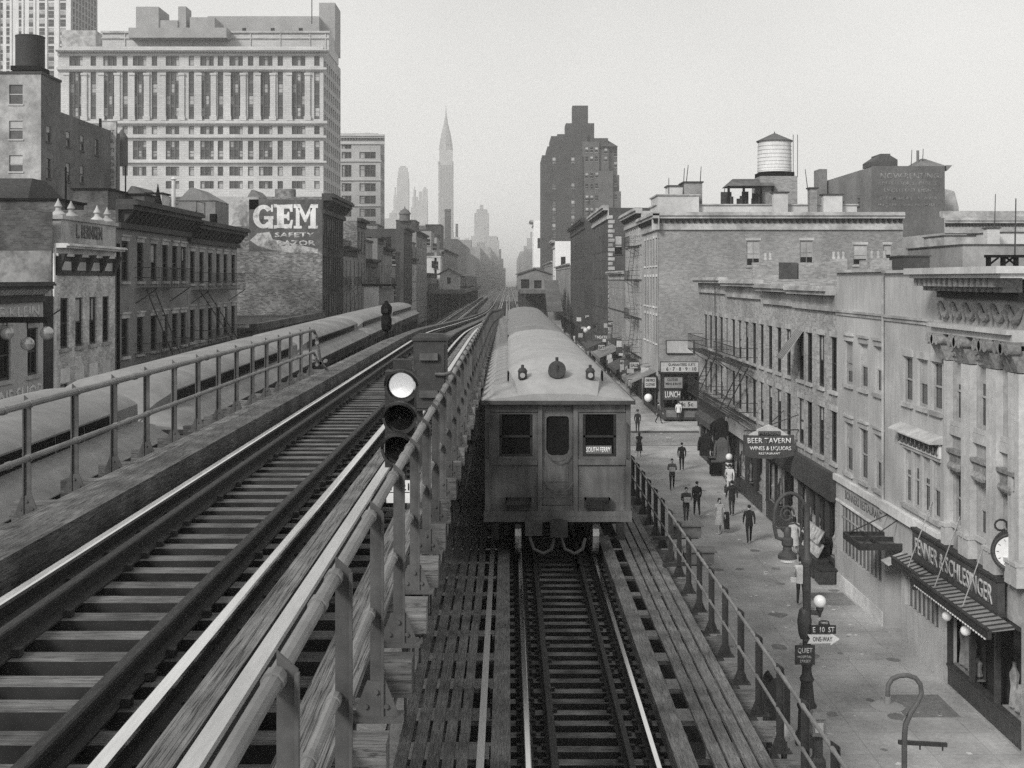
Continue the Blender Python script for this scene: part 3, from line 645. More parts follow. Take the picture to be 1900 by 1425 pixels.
    if front:
        m = MB(); m.disc((0,.47,ze+.55), .17, (0,-1,.3), .16, 20); h = B(m, 'headlight', under_m if 0 else iron_d, r, smooth=True)
        m = MB(); m.cyl((0,.49,ze+.7),(0,.48,ze+.8),.03,n=8).box(-.012,.012,.37,.385,ze+.43,ze+.67).box(-.06,.06,.5,.8,ze+.25,ze+.5); B(m, 'headlight_bracket', iron_d, h)
        for x in (-.66, .64):
            m = MB(); m.lathe([(.05,0),(.085,.03),(.085,.16),(.1,.17),(.06,.23),(.03,.24),(.03,.29),(.005,.3)], (x,.5,ze+.36), 12); l = B(m, 'marker_lamp', iron_d, r, smooth=True)
            m = MB(); m.disc((x,.41,ze+.46), .05, (0,-1,0), .03, 12); B(m, 'lens', M('marker_lens', .3, .15, .1, 3), l)
    # running gear
    for y in (1.75, CL-1.75):
        m = MB(); m.box(-1.0, 1.0, y-.25, y+.25, .45, .8).box(-1.02, -.9, y-1.3, y+1.3, .42, .62).box(.9, 1.02, y-1.3, y+1.3, .42, .62); g = B(m, 'truck', under_m)
        for yy in (y-.95, y+.95):
            for x in (-.745, .745):
                m = MB(); m.cyl((x-.06,yy,.42),(x+.06,yy,.42),.42,n=20); B(m, 'wheel', dull_rail if front and yy < 2 else rust, g)
    if front:
        m = MB(); m.box(-.1, .1, -.35, .4, .62, .82).box(-.16, .16, -.5, -.3, .58, .86); B(m, 'coupler', iron_d)
        m = MB(); m.box(-.62, -.3, -.22, -.1, .55, .82); B(m, 'connector_box', iron, t)
        for s, x in ((-1,-.28),(1,.3)):
            m = MB(); m.tube([(x-.24,-.1,.8),(x-.25,-.16,.5),(x-.18,-.2,.3),(x,-.22,.22),(x+.15,-.2,.3),(x+.2,-.18,.5)], .032, 8); B(m, 'air_hose', iron, t, smooth=True)
        m = MB(); m.box(-1.2, 1.2, .35, .5, .66, .82); B(m, 'pilot_beam', under_m, t)
        for x in (-1.25, 1.1): m = MB(); m.box(x, x+.14, -.12, .1, .45, .74); B(m, 'end_step', under_m, t)
    return t
ZR = CZ-5.33
GR = 'cars of the oncoming train'
train_car('front car of the oncoming train with dark windows, headlight and two marker lamps', (.935, 22.8, ZR), 0, True, GR)
train_car('second car of the oncoming train, just behind the front one', (.935, 38.4, ZR), 0, False, GR)
train_car('third and farthest car of the oncoming train', (.935, 54.0, ZR), 0, False, GR)
lab = ('nearest grey roofed car of the left train, cut by the photo edge', 'second car of the left train, behind the railing', 'third car of the left train, beside the bent railing end',
       'fourth car of the left train, beside the lantern signal', 'farthest car of the long left train')
for i, l in enumerate(lab):
    y0 = 2.4+16*i; xa, xb = XL1(y0), XL1(y0+CL)
    train_car(l, (xa, y0, ZR), -math.atan2(xb-xa, CL), False, 'cars of the left train')
# ================= east side (right) =================
gold = M('sign_lettering', .34, .6, .2, 6); sign_d = M('dark_sign_board', .06, .6, .25, 4, stain=.3); sign_l = M('pale_sign_board', .42, .7, .15, 4)
lettw = M('white_lettering', .62, .7, .12, 5); lettg = M('grey_lettering', .14, .8, .15, 5)
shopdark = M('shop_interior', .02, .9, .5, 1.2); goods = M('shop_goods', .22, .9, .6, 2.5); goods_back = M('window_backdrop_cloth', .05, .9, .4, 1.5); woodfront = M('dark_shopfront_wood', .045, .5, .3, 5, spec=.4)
W_, S_, E_ = (-1,0), (0,-1), (1,0)
def rear(mb, y0, y1, x0, z1): pass
def shopfront(root, y0, y1, zb, zt, nd, x, panes, bulk=.7, name='shopfront'):
    """timber shop front filling an opening: bulkhead, posts, plate glass and goods on shelves behind it"""
    s = -nd[0]; mb = MB(); X = lambda d: x + s*d
    bx = lambda m, d0, d1, a, b, c, e: m.box(*sorted((X(d0), X(d1))), a, b, c, e)
    bx(mb, .05, .2, y0, y1, zb, zb+bulk); bx(mb, .0, .28, y0, y1, zb+bulk+.001, zb+bulk+.07); bx(mb, .05, .2, y0, y1, zt-.18, zt-.002)
    n = len(panes)
    for i in range(n+1):
        y = y0+(y1-y0)*i/n; bx(mb, .03, .17, max(y0, y-.06), min(y1, y+.06), zb+bulk+.071, zt-.181)
    f = mb.build(name, woodfront, root)
    for i, kind in enumerate(panes):
        a, b = y0+(y1-y0)*i/n+.061, y0+(y1-y0)*(i+1)/n-.061
        if kind == 'd':
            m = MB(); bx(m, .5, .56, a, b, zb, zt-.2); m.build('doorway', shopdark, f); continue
        m = MB(); bx(m, .5, .52, a, b, zb+bulk+.08, zt-.19); m.build('window_backdrop', goods_back if kind == 'x' else sign_l, f); m = MB(); bx(m, .2, .5, a, b, zb+bulk+.0705, zb+bulk+.09)
        for q in range(int((b-a)/.35)): y = a+.2+q*.35; hh = random.uniform(.5,1.4); m.lathe([(.06,0),(.15,.1),(.1,hh*.5),(.14,hh*.75),(.05,hh*.9),(.05,hh)], (X(.36), y, zb+bulk+.091), 8)
        m.build('goods', goods, f, smooth=True)
    return f
def fire_escape(root, x, y0, y1, levels, nd, out=1.0, h=.95):
    s = nd[0]
    for i, z in enumerate(levels):
        m = MB(); xo = x+s*out
        for k in range(5): xx = x+s*(.1+out*.22*k); m.box(min(xx,xx+s*.06), max(xx,xx+s*.06), y0, y1, z-.04, z)
        for zz in (z+h, z+h*.5): m.bar((x,y0,zz),(xo,y0,zz),.035,.035); m.bar((x,y1,zz),(xo,y1,zz),.035,.035); m.bar((xo,y0,zz),(xo,y1,zz),.035,.035)
        n = int((y1-y0)/.28)
        for k in range(n+1): y = y0+(y1-y0)*k/n; m.bar((xo,y,z-.04),(xo,y,z+h),.018,.018)
        for y in (y0+.1, y1-.1): m.bar((x,y,z-.75),(xo,y,z-.05),.045,.045)
        if i+1 < len(levels):
            zt = levels[i+1]; ya, yb = (y0+.5, y1-.7) if i % 2 else (y1-.7, y0+.5)
            for q in (.35, .75):
                m.bar((x+s*q,ya,z),(x+s*q,yb,zt),.03,.07)
            for k in range(9): m.bar((x+s*.35, ya+(yb-ya)*k/9, z+(zt-z)*k/9),(x+s*.75, ya+(yb-ya)*k/9, z+(zt-z)*k/9),.1,.02)
        m.build('fire_escape', iron_d, root)
def drop_ladder(root, x, y, z0, z1, s):
    m = MB(); n = int((z1-z0)/.3)
    for d in (-.2, .2): m.bar((x+s*.25,y+d,z0),(x+s*.35,y+d,z1),.03,.03)
    for k in range(n): m.bar((x+s*.27,y-.2,z0+.15+k*.3),(x+s*.27,y+.2,z0+.15+k*.3),.025,.025)
    m.build('ladder', iron_d, root)
# ---------- R1 ornate pilastered store
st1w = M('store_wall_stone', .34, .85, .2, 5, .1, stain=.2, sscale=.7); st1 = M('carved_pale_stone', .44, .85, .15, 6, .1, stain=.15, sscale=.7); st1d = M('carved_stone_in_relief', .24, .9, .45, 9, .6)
Y0, Y1_ = 30.3, 36.1; t = thing('clothing_store', 'ornate pale stone clothing store with paired pilasters, swags and a heavy bracketed cornice', 'building', (XR, 33, 0))
bays = [34.75, 32.95, 31.15]
ops = [(b-.5-Y0, b+.5-Y0, 7.9, 9.65) for b in bays] + [(b-.5-Y0, b+.5-Y0, 4.95, 6.4) for b in bays] + [(.0+.3, Y1_-Y0-.15, .02, 3.2)]
m = MB(); wall(m, (XR,Y0), (0,1), W_, Y1_-Y0, 0, 12.0, ops, .35); wall(m, (XR,Y0), (1,0), S_, 16, 0, 12.0, [], .2); wall(m, (XR,Y1_), (1,0), (0,1), 16, 0, 12.0, [])
m.build('wall', st1w, t); m = MB(); m.box(XR+.05, XR+16, Y0+.05, Y1_-.05, 11.5, 11.9); m.build('roof', sootroof, t)
windows(t, (XR,Y0), (0,1), W_, ops[:6], (frame_l, glass_l, st1), blinds=.9, lintel=None)
m = MB(); m.box(XR-.98, XR+.3, Y0-.8, Y1_+.1, 12.03, 12.14).box(XR-1.12, XR+.3, Y0-.9, Y1_+.2, 12.142, 12.32); m.build('cornice', st1, t); m = MB(); m.box(XR-.2, XR-.003, Y0, Y1_, 11.46, 11.66); m.build('shade_moulding', stone_d, t)  # moulding coloured dark to stand in for the shade under the cornice
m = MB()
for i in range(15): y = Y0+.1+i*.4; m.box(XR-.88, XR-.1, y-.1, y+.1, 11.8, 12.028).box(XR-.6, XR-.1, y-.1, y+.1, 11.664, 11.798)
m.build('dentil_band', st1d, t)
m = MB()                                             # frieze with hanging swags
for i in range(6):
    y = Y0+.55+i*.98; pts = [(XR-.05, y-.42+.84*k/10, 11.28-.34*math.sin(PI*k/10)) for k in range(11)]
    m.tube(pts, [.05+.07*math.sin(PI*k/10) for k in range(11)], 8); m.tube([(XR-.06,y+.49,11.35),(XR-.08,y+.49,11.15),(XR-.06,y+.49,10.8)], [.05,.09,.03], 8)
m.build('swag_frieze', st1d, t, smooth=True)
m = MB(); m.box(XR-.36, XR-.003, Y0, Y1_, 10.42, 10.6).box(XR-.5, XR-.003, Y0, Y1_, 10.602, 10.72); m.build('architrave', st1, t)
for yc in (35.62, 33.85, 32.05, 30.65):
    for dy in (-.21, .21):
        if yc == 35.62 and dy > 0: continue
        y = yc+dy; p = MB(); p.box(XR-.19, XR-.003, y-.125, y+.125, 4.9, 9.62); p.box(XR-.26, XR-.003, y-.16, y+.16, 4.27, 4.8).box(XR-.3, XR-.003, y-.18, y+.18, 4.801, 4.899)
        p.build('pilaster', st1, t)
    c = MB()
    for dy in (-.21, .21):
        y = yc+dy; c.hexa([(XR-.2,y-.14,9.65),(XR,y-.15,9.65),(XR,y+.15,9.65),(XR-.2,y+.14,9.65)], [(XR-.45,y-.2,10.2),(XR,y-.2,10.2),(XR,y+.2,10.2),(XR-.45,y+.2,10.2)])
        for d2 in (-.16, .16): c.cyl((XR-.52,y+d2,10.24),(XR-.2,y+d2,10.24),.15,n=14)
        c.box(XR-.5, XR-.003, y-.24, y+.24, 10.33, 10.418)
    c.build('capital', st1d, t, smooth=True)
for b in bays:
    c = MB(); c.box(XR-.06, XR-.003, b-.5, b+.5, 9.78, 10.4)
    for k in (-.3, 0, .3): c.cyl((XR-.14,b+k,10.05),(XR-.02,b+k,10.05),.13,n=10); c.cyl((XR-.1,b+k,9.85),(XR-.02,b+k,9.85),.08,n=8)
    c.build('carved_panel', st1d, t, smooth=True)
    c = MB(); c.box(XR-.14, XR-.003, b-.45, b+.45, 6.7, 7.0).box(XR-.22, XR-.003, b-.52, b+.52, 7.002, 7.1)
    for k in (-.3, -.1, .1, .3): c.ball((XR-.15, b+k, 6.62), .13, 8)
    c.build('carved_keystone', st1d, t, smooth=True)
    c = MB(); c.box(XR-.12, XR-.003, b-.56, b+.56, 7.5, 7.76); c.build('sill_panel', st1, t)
f = shopfront(t, Y0+.32, Y1_-.17, 0.02, 3.2, W_, XR+.02, ['x','d','x'], .55)
m = MB()
for yy in (31.2, 31.8, 34.3, 34.9, 35.4): m.lathe([(.1,0),(.22,.1),(.12,.7),(.2,1.0),(.06,1.15),(.09,1.3)], (XR+.75+random.random()*.3, yy, .75), 10)
m.build('display_garment', M('pale_garments', .5, .9, .25, 5), f, smooth=True)
# the long shop sign, marquee, globes and clock
s = thing('shop_sign', 'long dark fascia sign lettered in pale capitals above the glass marquee', 'shop sign', (XR, 34, 3.1))
m = MB(); ya, yb = 31.3, 37.9; m.box(XR-.32, XR-.13, ya, yb, 3.34, 4.18); m.build('board', sign_d, s)
m = MB(); m.box(XR-.37, XR-.12, ya-.04, yb+.04, 4.182, 4.26).box(XR-.37, XR-.12, ya-.04, yb+.04, 3.28, 3.338); m.build('frame', iron_d, s)
letters('FENNER & SCHLESINGER', yb-ya-.6, .5, gold, s, (XR-.322, (ya+yb)/2, 3.76), -PI/2, bold=.012, d=.03)
q = thing('marquee', 'ribbed metal marquee with hanging bulbs, held by rods over the store entrance', 'canopy', (XR, 34, 2.9))
m = MB(); xo = 12.0; m.hexa([(xo,Y0-.1,3.2),(XR-.34,Y0-.1,3.27),(XR-.34,35.6,3.27),(xo,35.6,3.2)], [(xo,Y0-.1,3.25),(XR-.34,Y0-.1,3.33),(XR-.34,35.6,3.33),(xo,35.6,3.25)]); m.hexa([(12.4,35.61,3.02),(XR-.14,35.61,3.12),(XR-.14,38.9,3.12),(12.4,38.9,3.02)], [(12.4,35.61,3.06),(XR-.14,35.61,3.18),(XR-.14,38.9,3.18),(12.4,38.9,3.06)]); m.build('glass_roof', M('marquee_roof', .24, .6, .2, 3), q)
m = MB(); n = 26
for i in range(n+1): y = Y0-.1+(39.0-Y0)*i/n; m.bar((xo,y,3.262),(XR-.34,y,3.345),.05,.03) if y < 35.6 else m.bar((12.4,y,3.075),(XR-.14,y,3.195),.05,.03)
m.build('rib', iron_d, q); m = MB(); m.box(xo-.1, xo, Y0-.2, 35.65, 3.05, 3.28).box(12.3, 12.4, 35.651, 38.95, 2.86, 3.1).box(xo-.1, 12.4, 35.66, 35.76, 2.86, 3.28); m.tube([(xo-.1,Y0-.2,3.29),(xo-.1,35.7,3.29)], .045, 8); m.tube([(12.3,35.7,3.1),(12.3,38.95,3.1)], .04, 8); m.build('fascia', iron_d, q)
m = MB()
for i in range(30): m.ball((xo-.05, Y0+.1+i*.18, 3.0), .04, 8)
m.build('bulb', white, q, smooth=True)
for y in (32.3, 34.4, 36.7): m = MB(); m.cyl((xo+.1,y,3.28),(XR-.0,y+.35,5.2),.016,n=6); m.build('stay_rod', steelcover, q)
globe = M('opal_globe', .8, .25, .05, 4)
for y, lb in ((34.0, 'white opal globe lamp under the marquee, left of the store doorway'), (32.6, 'white opal globe lamp under the marquee, right of the store doorway')):
    g = thing('globe_lamp', lb, 'lamp', (xo+.35, y, 2.0), 'globe lamps below the marquee')
    m = MB(); m.ball((xo+.3,y,2.55), .14, 14); m.build('globe', globe, g, smooth=True); m = MB(); m.cyl((xo+.3,y,2.68),(xo+.3,y,3.2),.025,n=8); m.build('stem', iron_d, g)
YC = 31.1; ck = thing('street_clock', 'round dark framed clock with a white face and scrollwork, hung at the store corner', 'clock', (12.2, YC, 4.4)); cx, cz = pX(1879, YC), pZ(1022, YC)
m = MB(); m.disc((cx,YC,cz), .52, (-.5,-1,0), .42, 26); m.build('case', iron_d, ck, smooth=True); nv = Vector((-.5,-1,0)).normalized(); c0 = Vector((cx,YC,cz))
m = MB(); m.disc(c0+nv*.212, .4, nv, .02, 26); m.build('face', white, ck); m = MB(); m.tube([c0+nv*.2+Vector((-nv.y,nv.x,0))*.45*math.cos(a*PI/12)+Vector((0,0,.45*math.sin(a*PI/12))) for a in range(25)], .035, 8); m.build('bezel', iron, ck)
R_ = Vector((-nv.y, nv.x, 0)); m = MB(); m.bar(c0+nv*.226, c0+nv*.226-R_*.06+Vector((0,0,-.33)), .03, .012).bar(c0+nv*.228, c0+nv*.228+R_*.02+Vector((0,0,.2)), .04, .012)
for a in range(12): d = R_*math.cos(a*PI/6)+Vector((0,0,math.sin(a*PI/6))); m.bar(c0+nv*.224+d*.31, c0+nv*.224+d*.37, .025, .01)
m.build('hand', black, ck); m = MB(); m.tube([(cx,YC,cz+.5),(cx+.1,YC,cz+.75),(cx+.5,YC,cz+.7),(XR,YC,cz+.75)], .04, 8)
for k in range(3): m.tube([(cx-.3+.3*k+.16*math.cos(a), YC, cz+.66+.14*math.sin(a)) for a in [i*.6 for i in range(10)]], .028, 6)
m.build('bracket', iron_d, ck)
# ---------- R2 two plain stuccoed houses
stc = M('pale_stucco', .4, .9, .13, 2.2, .1, st=(2,2,.4), stain=.14, sscale=.5); ledge = M('white_stone_ledge', .62, .8, .15, 4)
def house(label, y0, y1, z1, ops_up, shops, band, wmat=stc, lint='lintel', mats=(frame_l, glass_l, stone_m), depth=14):
    t = thing('row_house', label, 'building', (XR, (y0+y1)/2, 0)); m = MB(); S = y1-y0
    wall(m, (XR,y0), (0,1), W_, S, 0, z1, ops_up+shops, .22); wall(m, (XR,y0), (1,0), S_, depth, 0, z1, []); wall(m, (XR,y1), (1,0), (0,1), depth, 0, z1, []); wall(m, (XR+depth,y0), (0,1), E_, S, 0, z1, [])
    m.build('wall', wmat, t); m = MB(); m.box(XR+.25, XR+depth-.05, y0+.02, y1-.02, z1-.6, z1-.3); m.build('roof', sootroof, t)
    windows(t, (XR,y0), (0,1), W_, ops_up, mats, lintel=lint)
    return t
y0, y1 = 41.7, 47.8
up = [(c-.5-y0, c+.5-y0, a, b) for c in (46.1,44.2,42.35) for a, b in ((8.0,9.65),(4.65,6.55))]
h = house('pale stucco house with six hooded windows above a low restaurant window', y0, y1, 12.25, up, [(.35, 5.6, 1.4, 3.3)], None)
m = MB()
for i in range(11): m.box(XR+.05, XR+.1, y0+.5+i*.47, y0+.54+i*.47, 1.42, 3.28)
m.box(XR+.04, XR+.1, y0+.36, y0+5.58, 2.75, 2.8); sf = m.build('shop_window', frame_l, h); m = MB(); m.box(XR+.11, XR+.13, y0+.36, y0+5.58, 1.42, 3.28); m.build('pane', glass_l, sf)
m = MB(); m.box(XR-.05, XR-.003, y0+.2, y1, 3.3, 3.38).box(XR-.04, XR-.003, y0+.2, y1, .0, .5); m.build('trim', stone_l, h)
m = MB(); m.box(XR-.16, XR-.003, y0, y1, 4.12, 4.36); m.build('ledge', ledge, h)
m = MB(); m.box(XR-.1, XR-.003, y0, y1, 10.72, 10.8).box(XR-.05, XR-.003, y0, y1, 10.6, 10.718).box(XR-.12, XR+.26, y0, y1, 12.252, 12.36); m.build('cornice', stone_m, h)
letters('BONNERS RESTAURANT', 4.6, .34, lettg, h, (XR-.004, 44.3, 3.74), -PI/2, 'painted_lettering', .015, .004)
y0, y1 = 36.1, 39.9
up = [(c-.45-y0, c+.45-y0, 8.0, 9.5) for c in (39.3,37.9,36.55+.1)]
grp = [(.25+i*.88, .25+i*.88+.72, 4.72, 6.5) for i in range(4)]
h2 = house('narrow pale stucco house with a band of four windows under a carved panel', y0, 41.69, 12.2, up+grp, [(.4, 3.5, 1.4, 3.0), (3.85, 5.55, .02, 3.05)], None, lint='flat_lintel')
m = MB(); m.box(XR-.08, XR-.003, 36.25, 40.0, 6.62, 7.05); m.build('carved_panel', stone_l, h2)
m = MB()
for i in range(9): y = 36.5+i*.41; m.disc((XR-.09,y,6.84), .11, (1,0,0), .05, 8).bar((XR-.1,y-.15,6.7),(XR-.1,y+.15,6.98),.05,.05).bar((XR-.1,y-.15,6.98),(XR-.1,y+.15,6.7),.05,.05)
m.build('ornament', lettg, h2); m = MB(); m.hexa([(XR-.4,36.15,7.06),(XR,36.15,7.06),(XR,40.1,7.06),(XR-.4,40.1,7.06)], [(XR-.4,36.15,7.1),(XR,36.15,7.3),(XR,40.1,7.3),(XR-.4,40.1,7.1)]); m.build('hood', stone_m, h2)
m = MB(); m.box(XR-.18, XR-.003, 36.1, 41.69, 4.1, 4.42); m.build('ledge', ledge, h2); m = MB(); m.box(XR-.1, XR-.003, 36.1, 41.69, 10.7, 10.78).box(XR-.05, XR-.003, 36.1, 41.69, 10.58, 10.698).box(XR-.12, XR+.26, 36.1, 41.69, 12.202, 12.3); m.build('cornice', stone_m, h2)
m = MB(); m.cyl((XR-.06,41.72,4.4),(XR-.06,41.72,12.1),.05,n=8); m.build('drain_pipe', stone_m, h2)
m = MB()
for i in range(8): m.box(XR+.05, XR+.1, 36.55+i*.4, 36.6+i*.4, 1.42, 2.98)
sf = m.build('shop_window', frame_l, h2); m = MB(); m.box(XR+.11, XR+.13, 36.52, 39.58, 1.42, 2.98); m.build('pane', glass_l, sf)
m = MB(); m.box(XR+.8, XR+.85, 39.97, 41.63, .0, 3.04); m.build('door', woodfront, h2); m = MB(); m.box(XR+.01, XR+.8, 41.64, 41.68, .0, 3.04).box(XR+.01, XR+.8, 39.96, 40.0, 0, 3.04); m.build('door_jamb', stc, h2)
mq = thing('entrance_canopy', 'small dark iron and glass canopy hung over the restaurant doorway', 'canopy', (XR, 40.8, 3.1))
m = MB(); m.box(11.6, XR-.02, 39.9, 41.7, 3.12, 3.18); m.build('glass_roof', M('sooty_glass', .12, .5, .3, 4), mq)
m = MB()
for a, b in (((11.55,39.85,3.2),(XR,39.85,3.2)), ((11.55,41.75,3.2),(XR,41.75,3.2)), ((11.55,39.85,3.2),(11.55,41.75,3.2)), ((11.55,40.8,3.22),(XR,40.8,3.22)), ((12.2,39.85,3.22),(12.2,41.75,3.22))): m.bar(a, b, .06, .22)
m.build('frame', iron_d, mq); m = MB(); m.cyl((11.7,39.95,3.3),(XR,40.3,4.0),.02,n=6).cyl((11.7,41.65,3.3),(XR,41.3,4.0),.02,n=6); m.build('stay_rod', iron_d, mq)
aw = MB(); aw.hexa([(12.25,39.1,2.75),(XR-.02,39.1,3.0),(XR-.02,39.85,3.0),(12.25,39.85,2.75)], [(12.25,39.1,2.78),(XR-.02,39.1,3.03),(XR-.02,39.85,3.03),(12.25,39.85,2.78)])
tag(aw.build('awning', sign_l, loc=(12.6,39.5,2.75)), 'tiny white slatted awning between the doorway canopy and the store marquee', 'awning')
# ---------- R3 long grey brick row with fire escapes
gb = brick('grey_brick', .32, .36, bw=.26, bh=.09, var=.3, stain=.2)
def r3(label, y0, y1, centers, z1, group):
    up = [(c-.5-y0, c+.5-y0, a, b) for c in centers for a, b in ((7.55,9.7),(4.72,6.75))]
    t = thing('row_house', label, 'building', (XR, (y0+y1)/2, 0), group); m = MB(); S = y1-y0; D = 15
    wall(m, (XR,y0), (0,1), W_, S, 0, z1, up+[(.25, S-.25, .02, 3.2)], .25); wall(m, (XR,y0), (1,0), S_, D, 0, z1, []); wall(m, (XR,y1), (1,0), (0,1), D, 0, z1, []); wall(m, (XR+D,y0), (0,1), E_, S, 0, z1, [])
    m.build('wall', gb, t); m = MB(); m.box(XR+.25, XR+D-.05, y0+.02, y1-.02, z1-.5, z1-.2); m.build('roof', sootroof, t)
    windows(t, (XR,y0), (0,1), W_, up, (frame_d, glass, stone_m), lintel='flat_lintel', blinds=.35)
    cornice(t, (XR,y0), (0,1), W_, S, z1+.12, 1.0, .55, stone_m)
    return t
cen = [48.25+1.96*i for i in range(17)]
h = r3('grey brick house with a closed dark shop fascia, next to the stucco house', 47.81, 54.7, cen[:3]+[54.0-.35], 11.6, 'grey brick row houses')
m = MB(); m.box(XR-.22, XR-.003, 47.9, 54.6, 3.2, 4.3); m.build('fascia', sign_d, h); shopfront(h, 48.06, 54.45, .02, 3.2, W_, XR+.02, ['x','d','x','x'], .6)
h = r3('grey brick house behind the tavern sign', 54.72, 61.5, cen[4:7], 11.65, 'grey brick row houses')
m = MB(); m.box(XR-.15, XR-.003, 54.8, 61.4, 3.2, 4.1); m.build('fascia', sign_d, h); shopfront(h, 54.97, 61.25, .02, 3.2, W_, XR+.02, ['x','d','l'], .8)
h = r3('grey brick house with a fire escape and a striped awning at an upper window', 61.52, 71.6, cen[7:12], 11.85, 'grey brick row houses')
m = MB(); m.box(XR-.15, XR-.003, 61.6, 71.5, 3.2, 4.0); m.build('fascia', sign_l, h); shopfront(h, 61.77, 71.35, .02, 3.2, W_, XR+.02, ['l','d','x','l'], .7)
fire_escape(h, XR, 63.0, 70.5, (4.6, 7.45), W_)
h = r3('grey brick corner house with a fire escape, farthest of its row', 71.62, 82.3, cen[12:17], 12.0, 'grey brick row houses')
m = MB(); m.box(XR-.15, XR-.003, 71.7, 82.2, 3.2, 4.0); m.build('fascia', sign_d, h); shopfront(h, 71.87, 82.05, .02, 3.2, W_, XR+.02, ['x','d','l','x'], .7)
fire_escape(h, XR, 72.8, 80.6, (4.6, 7.45), W_); drop_ladder(h, XR, 74, 7.45, 11.9, -1)
stripe = M('striped_awning_cloth', .38, .9, .2, 5)
q = thing('window_awning', 'faded striped cloth awning drooping from an upper window', 'awning', (XR, 53.7, 8.6))
m = MB(); ya, yb = 53.0, 54.5; m.hexa([(12.0,ya,8.5),(12.04,ya,8.5),(12.04,yb,8.5),(12.0,yb,8.5)], [(XR-.04,ya+.1,9.75),(XR-.01,ya+.1,9.75),(XR-.01,yb-.1,9.75),(XR-.04,yb-.1,9.75)]); m.build('cloth', stripe, q)
m = MB()
for k in range(5): y = ya+.2+k*.28; m.bar((11.985,y,8.51),(XR-.05,y,9.74),.1,.012)
m.build('stripe', lettg, q)
# parapet of the roof terrace above the row
Yp = 74; q = thing('roof_parapet', 'patched brick parapet wall standing on the roof of the grey row', 'parapet', (pX(1480,Yp), Yp, 11.3))
for u0, u1, v0, mt in ((1397,1445,487,gb),(1445,1480,487,sootroof),(1482,1530,487,gb),(1530,1563,485,gb),(1598,1655,483,gb)):
    m = MB(); m.box(pX(u0,Yp)+.002, pX(u1,Yp)-.002, Yp, Yp+.4, 11.3, pZ(v0,Yp)); m.build('panel', mt, q)
for u0, u1, v0, v1, Y, lb in ((1418,1436,470,487,76,'twin chimney pots on the row roof before the corner building wall'), (1545,1572,468,485,76,'brick chimney with pale pots on the row roof, right of the parapet'), (1615,1650,468,484,72,'squat pair of chimney pots behind the stucco houses')):
    c = thing('chimney', lb, 'chimney', (pX((u0+u1)/2,Y), Y, 11.4)); m = MB(); a, b = pX(u0,Y), pX(u1,Y); m.box(a, b, Y, Y+.6, 11.2, pZ(v1-5,Y)); m.build('stack', gb, c)
    m = MB(); n = 2 if u1-u0 < 25 else 3
    for i in range(n): m.lathe([(.12,0),(.12,.1),(.09,.12),(.1,.45),(.12,.47)], (a+(b-a)*(i+.5)/n, Y+.3, pZ(v1-5,Y)), 10)
    m.build('chimney_pot', stone_m, c, smooth=True)
# dark skylight and iron frame on the near roofs
q = MB(); a = 36.4; q.hexa([(14.2,a,12.0),(17.6,a,12.0),(17.6,40,12.0),(14.2,40,12.0)], [(14.5,a+.3,12.32),(17.3,a+.3,12.32),(17.3,39.7,12.32),(14.5,39.7,12.32)])
tag(q.build('skylight', black, loc=(15.9,38,12)), 'low black tarred skylight on the stucco house roof', 'skylight')
q = thing('roof_frame', 'dark iron tank frame with arched braces on the store roof', 'iron frame', (15.5, 36.5, 11.9)); m = MB(); xs = [pX(u,37.0) for u in (1833,1860,1884,1920)]
for x in xs: m.box(x-.06, x+.06, 36.9, 37.02, 11.9, pZ(478,37))
m.box(xs[0]-.1, xs[-1]+.1, 36.85, 37.05, pZ(478,37), pZ(473,37)); m.bar((xs[0],36.95,pZ(492,37)),(xs[0]+.3,36.95,pZ(478,37)),.05,.05).bar((xs[1],36.95,pZ(492,37)),(xs[1]+.3,36.95,pZ(478,37)),.05,.05).bar((xs[2],36.95,pZ(492,37)),(xs[2]-.3,36.95,pZ(478,37)),.05,.05); m.build('frame', black, q)
# ---------- R4 large corner building facing us
rb = brick('corner_brick', .25, .28, bw=.3, bh=.1, var=.25, stain=.15); rs = M('corner_grey_stone', .38, .85, .14, 4, stain=.18)
YF = 104.4; xE = pX(1675, YF); t = thing('corner_building', 'broad grey brick corner building with a dentilled cornice and a mostly blank side wall', 'building', (XR, 111, 0))
fo = []
for u0, u1, v0, v1 in ((1385,1410,446,494),(1484,1509,446,490),(1583,1609,454,492),(1639,1654,454,490)): fo.append((pX(u0,YF)-XR, pX(u1,YF)-XR, pZ(v1,YF), pZ(v0,YF)))
ao = [(s, s+.9, a, b) for s in (1.0,3.1,5.3,7.5,9.8) for a, b in ((13.2,15.6),(9.6,12.2),(6.4,8.8))]
m = MB(); wall(m, (XR,YF), (1,0), S_, xE-XR, 0, 17.3, fo, .25); wall(m, (XR+.001,117), (1,0), (0,1), xE-XR, 0, 17.3, []); wall(m, (xE,YF), (0,1), E_, 12.6, 0, 17.3, []); m.build('wall', rb, t)
m = MB(); wall(m, (XR-.02,YF-.02), (0,1), W_, 12.6, 0, 17.3, ao+[(.3,12.2,.02,3.6)], .25); m.build('avenue_front', rs, t)
m = MB(); m.box(XR+.1, xE-.1, YF+.1, 116.9, 16.7, 17.0); m.build('roof', sootroof, t)
windows(t, (XR,YF), (1,0), S_, fo, (frame_l, glass, stone_m), lintel='flat_lintel', blinds=1); windows(t, (XR-.02,YF), (0,1), W_, ao, (frame_d, glass, stone_l), lintel='flat_lintel')
cornice(t, (XR-.6,YF), (1,0), S_, xE-XR+.6, 17.75, 1.5, .7, stone_m, 44, stone_d, bw=.22, bh=.36); cornice(t, (XR-.02,YF-.7), (0,1), W_, 13.3, 17.75, 1.5, .7, stone_m, 14, stone_d, bh=.36)
shopfront(t, YF+.3, 116.3, .02, 3.6, W_, XR, ['x','d','l','x'], .6)
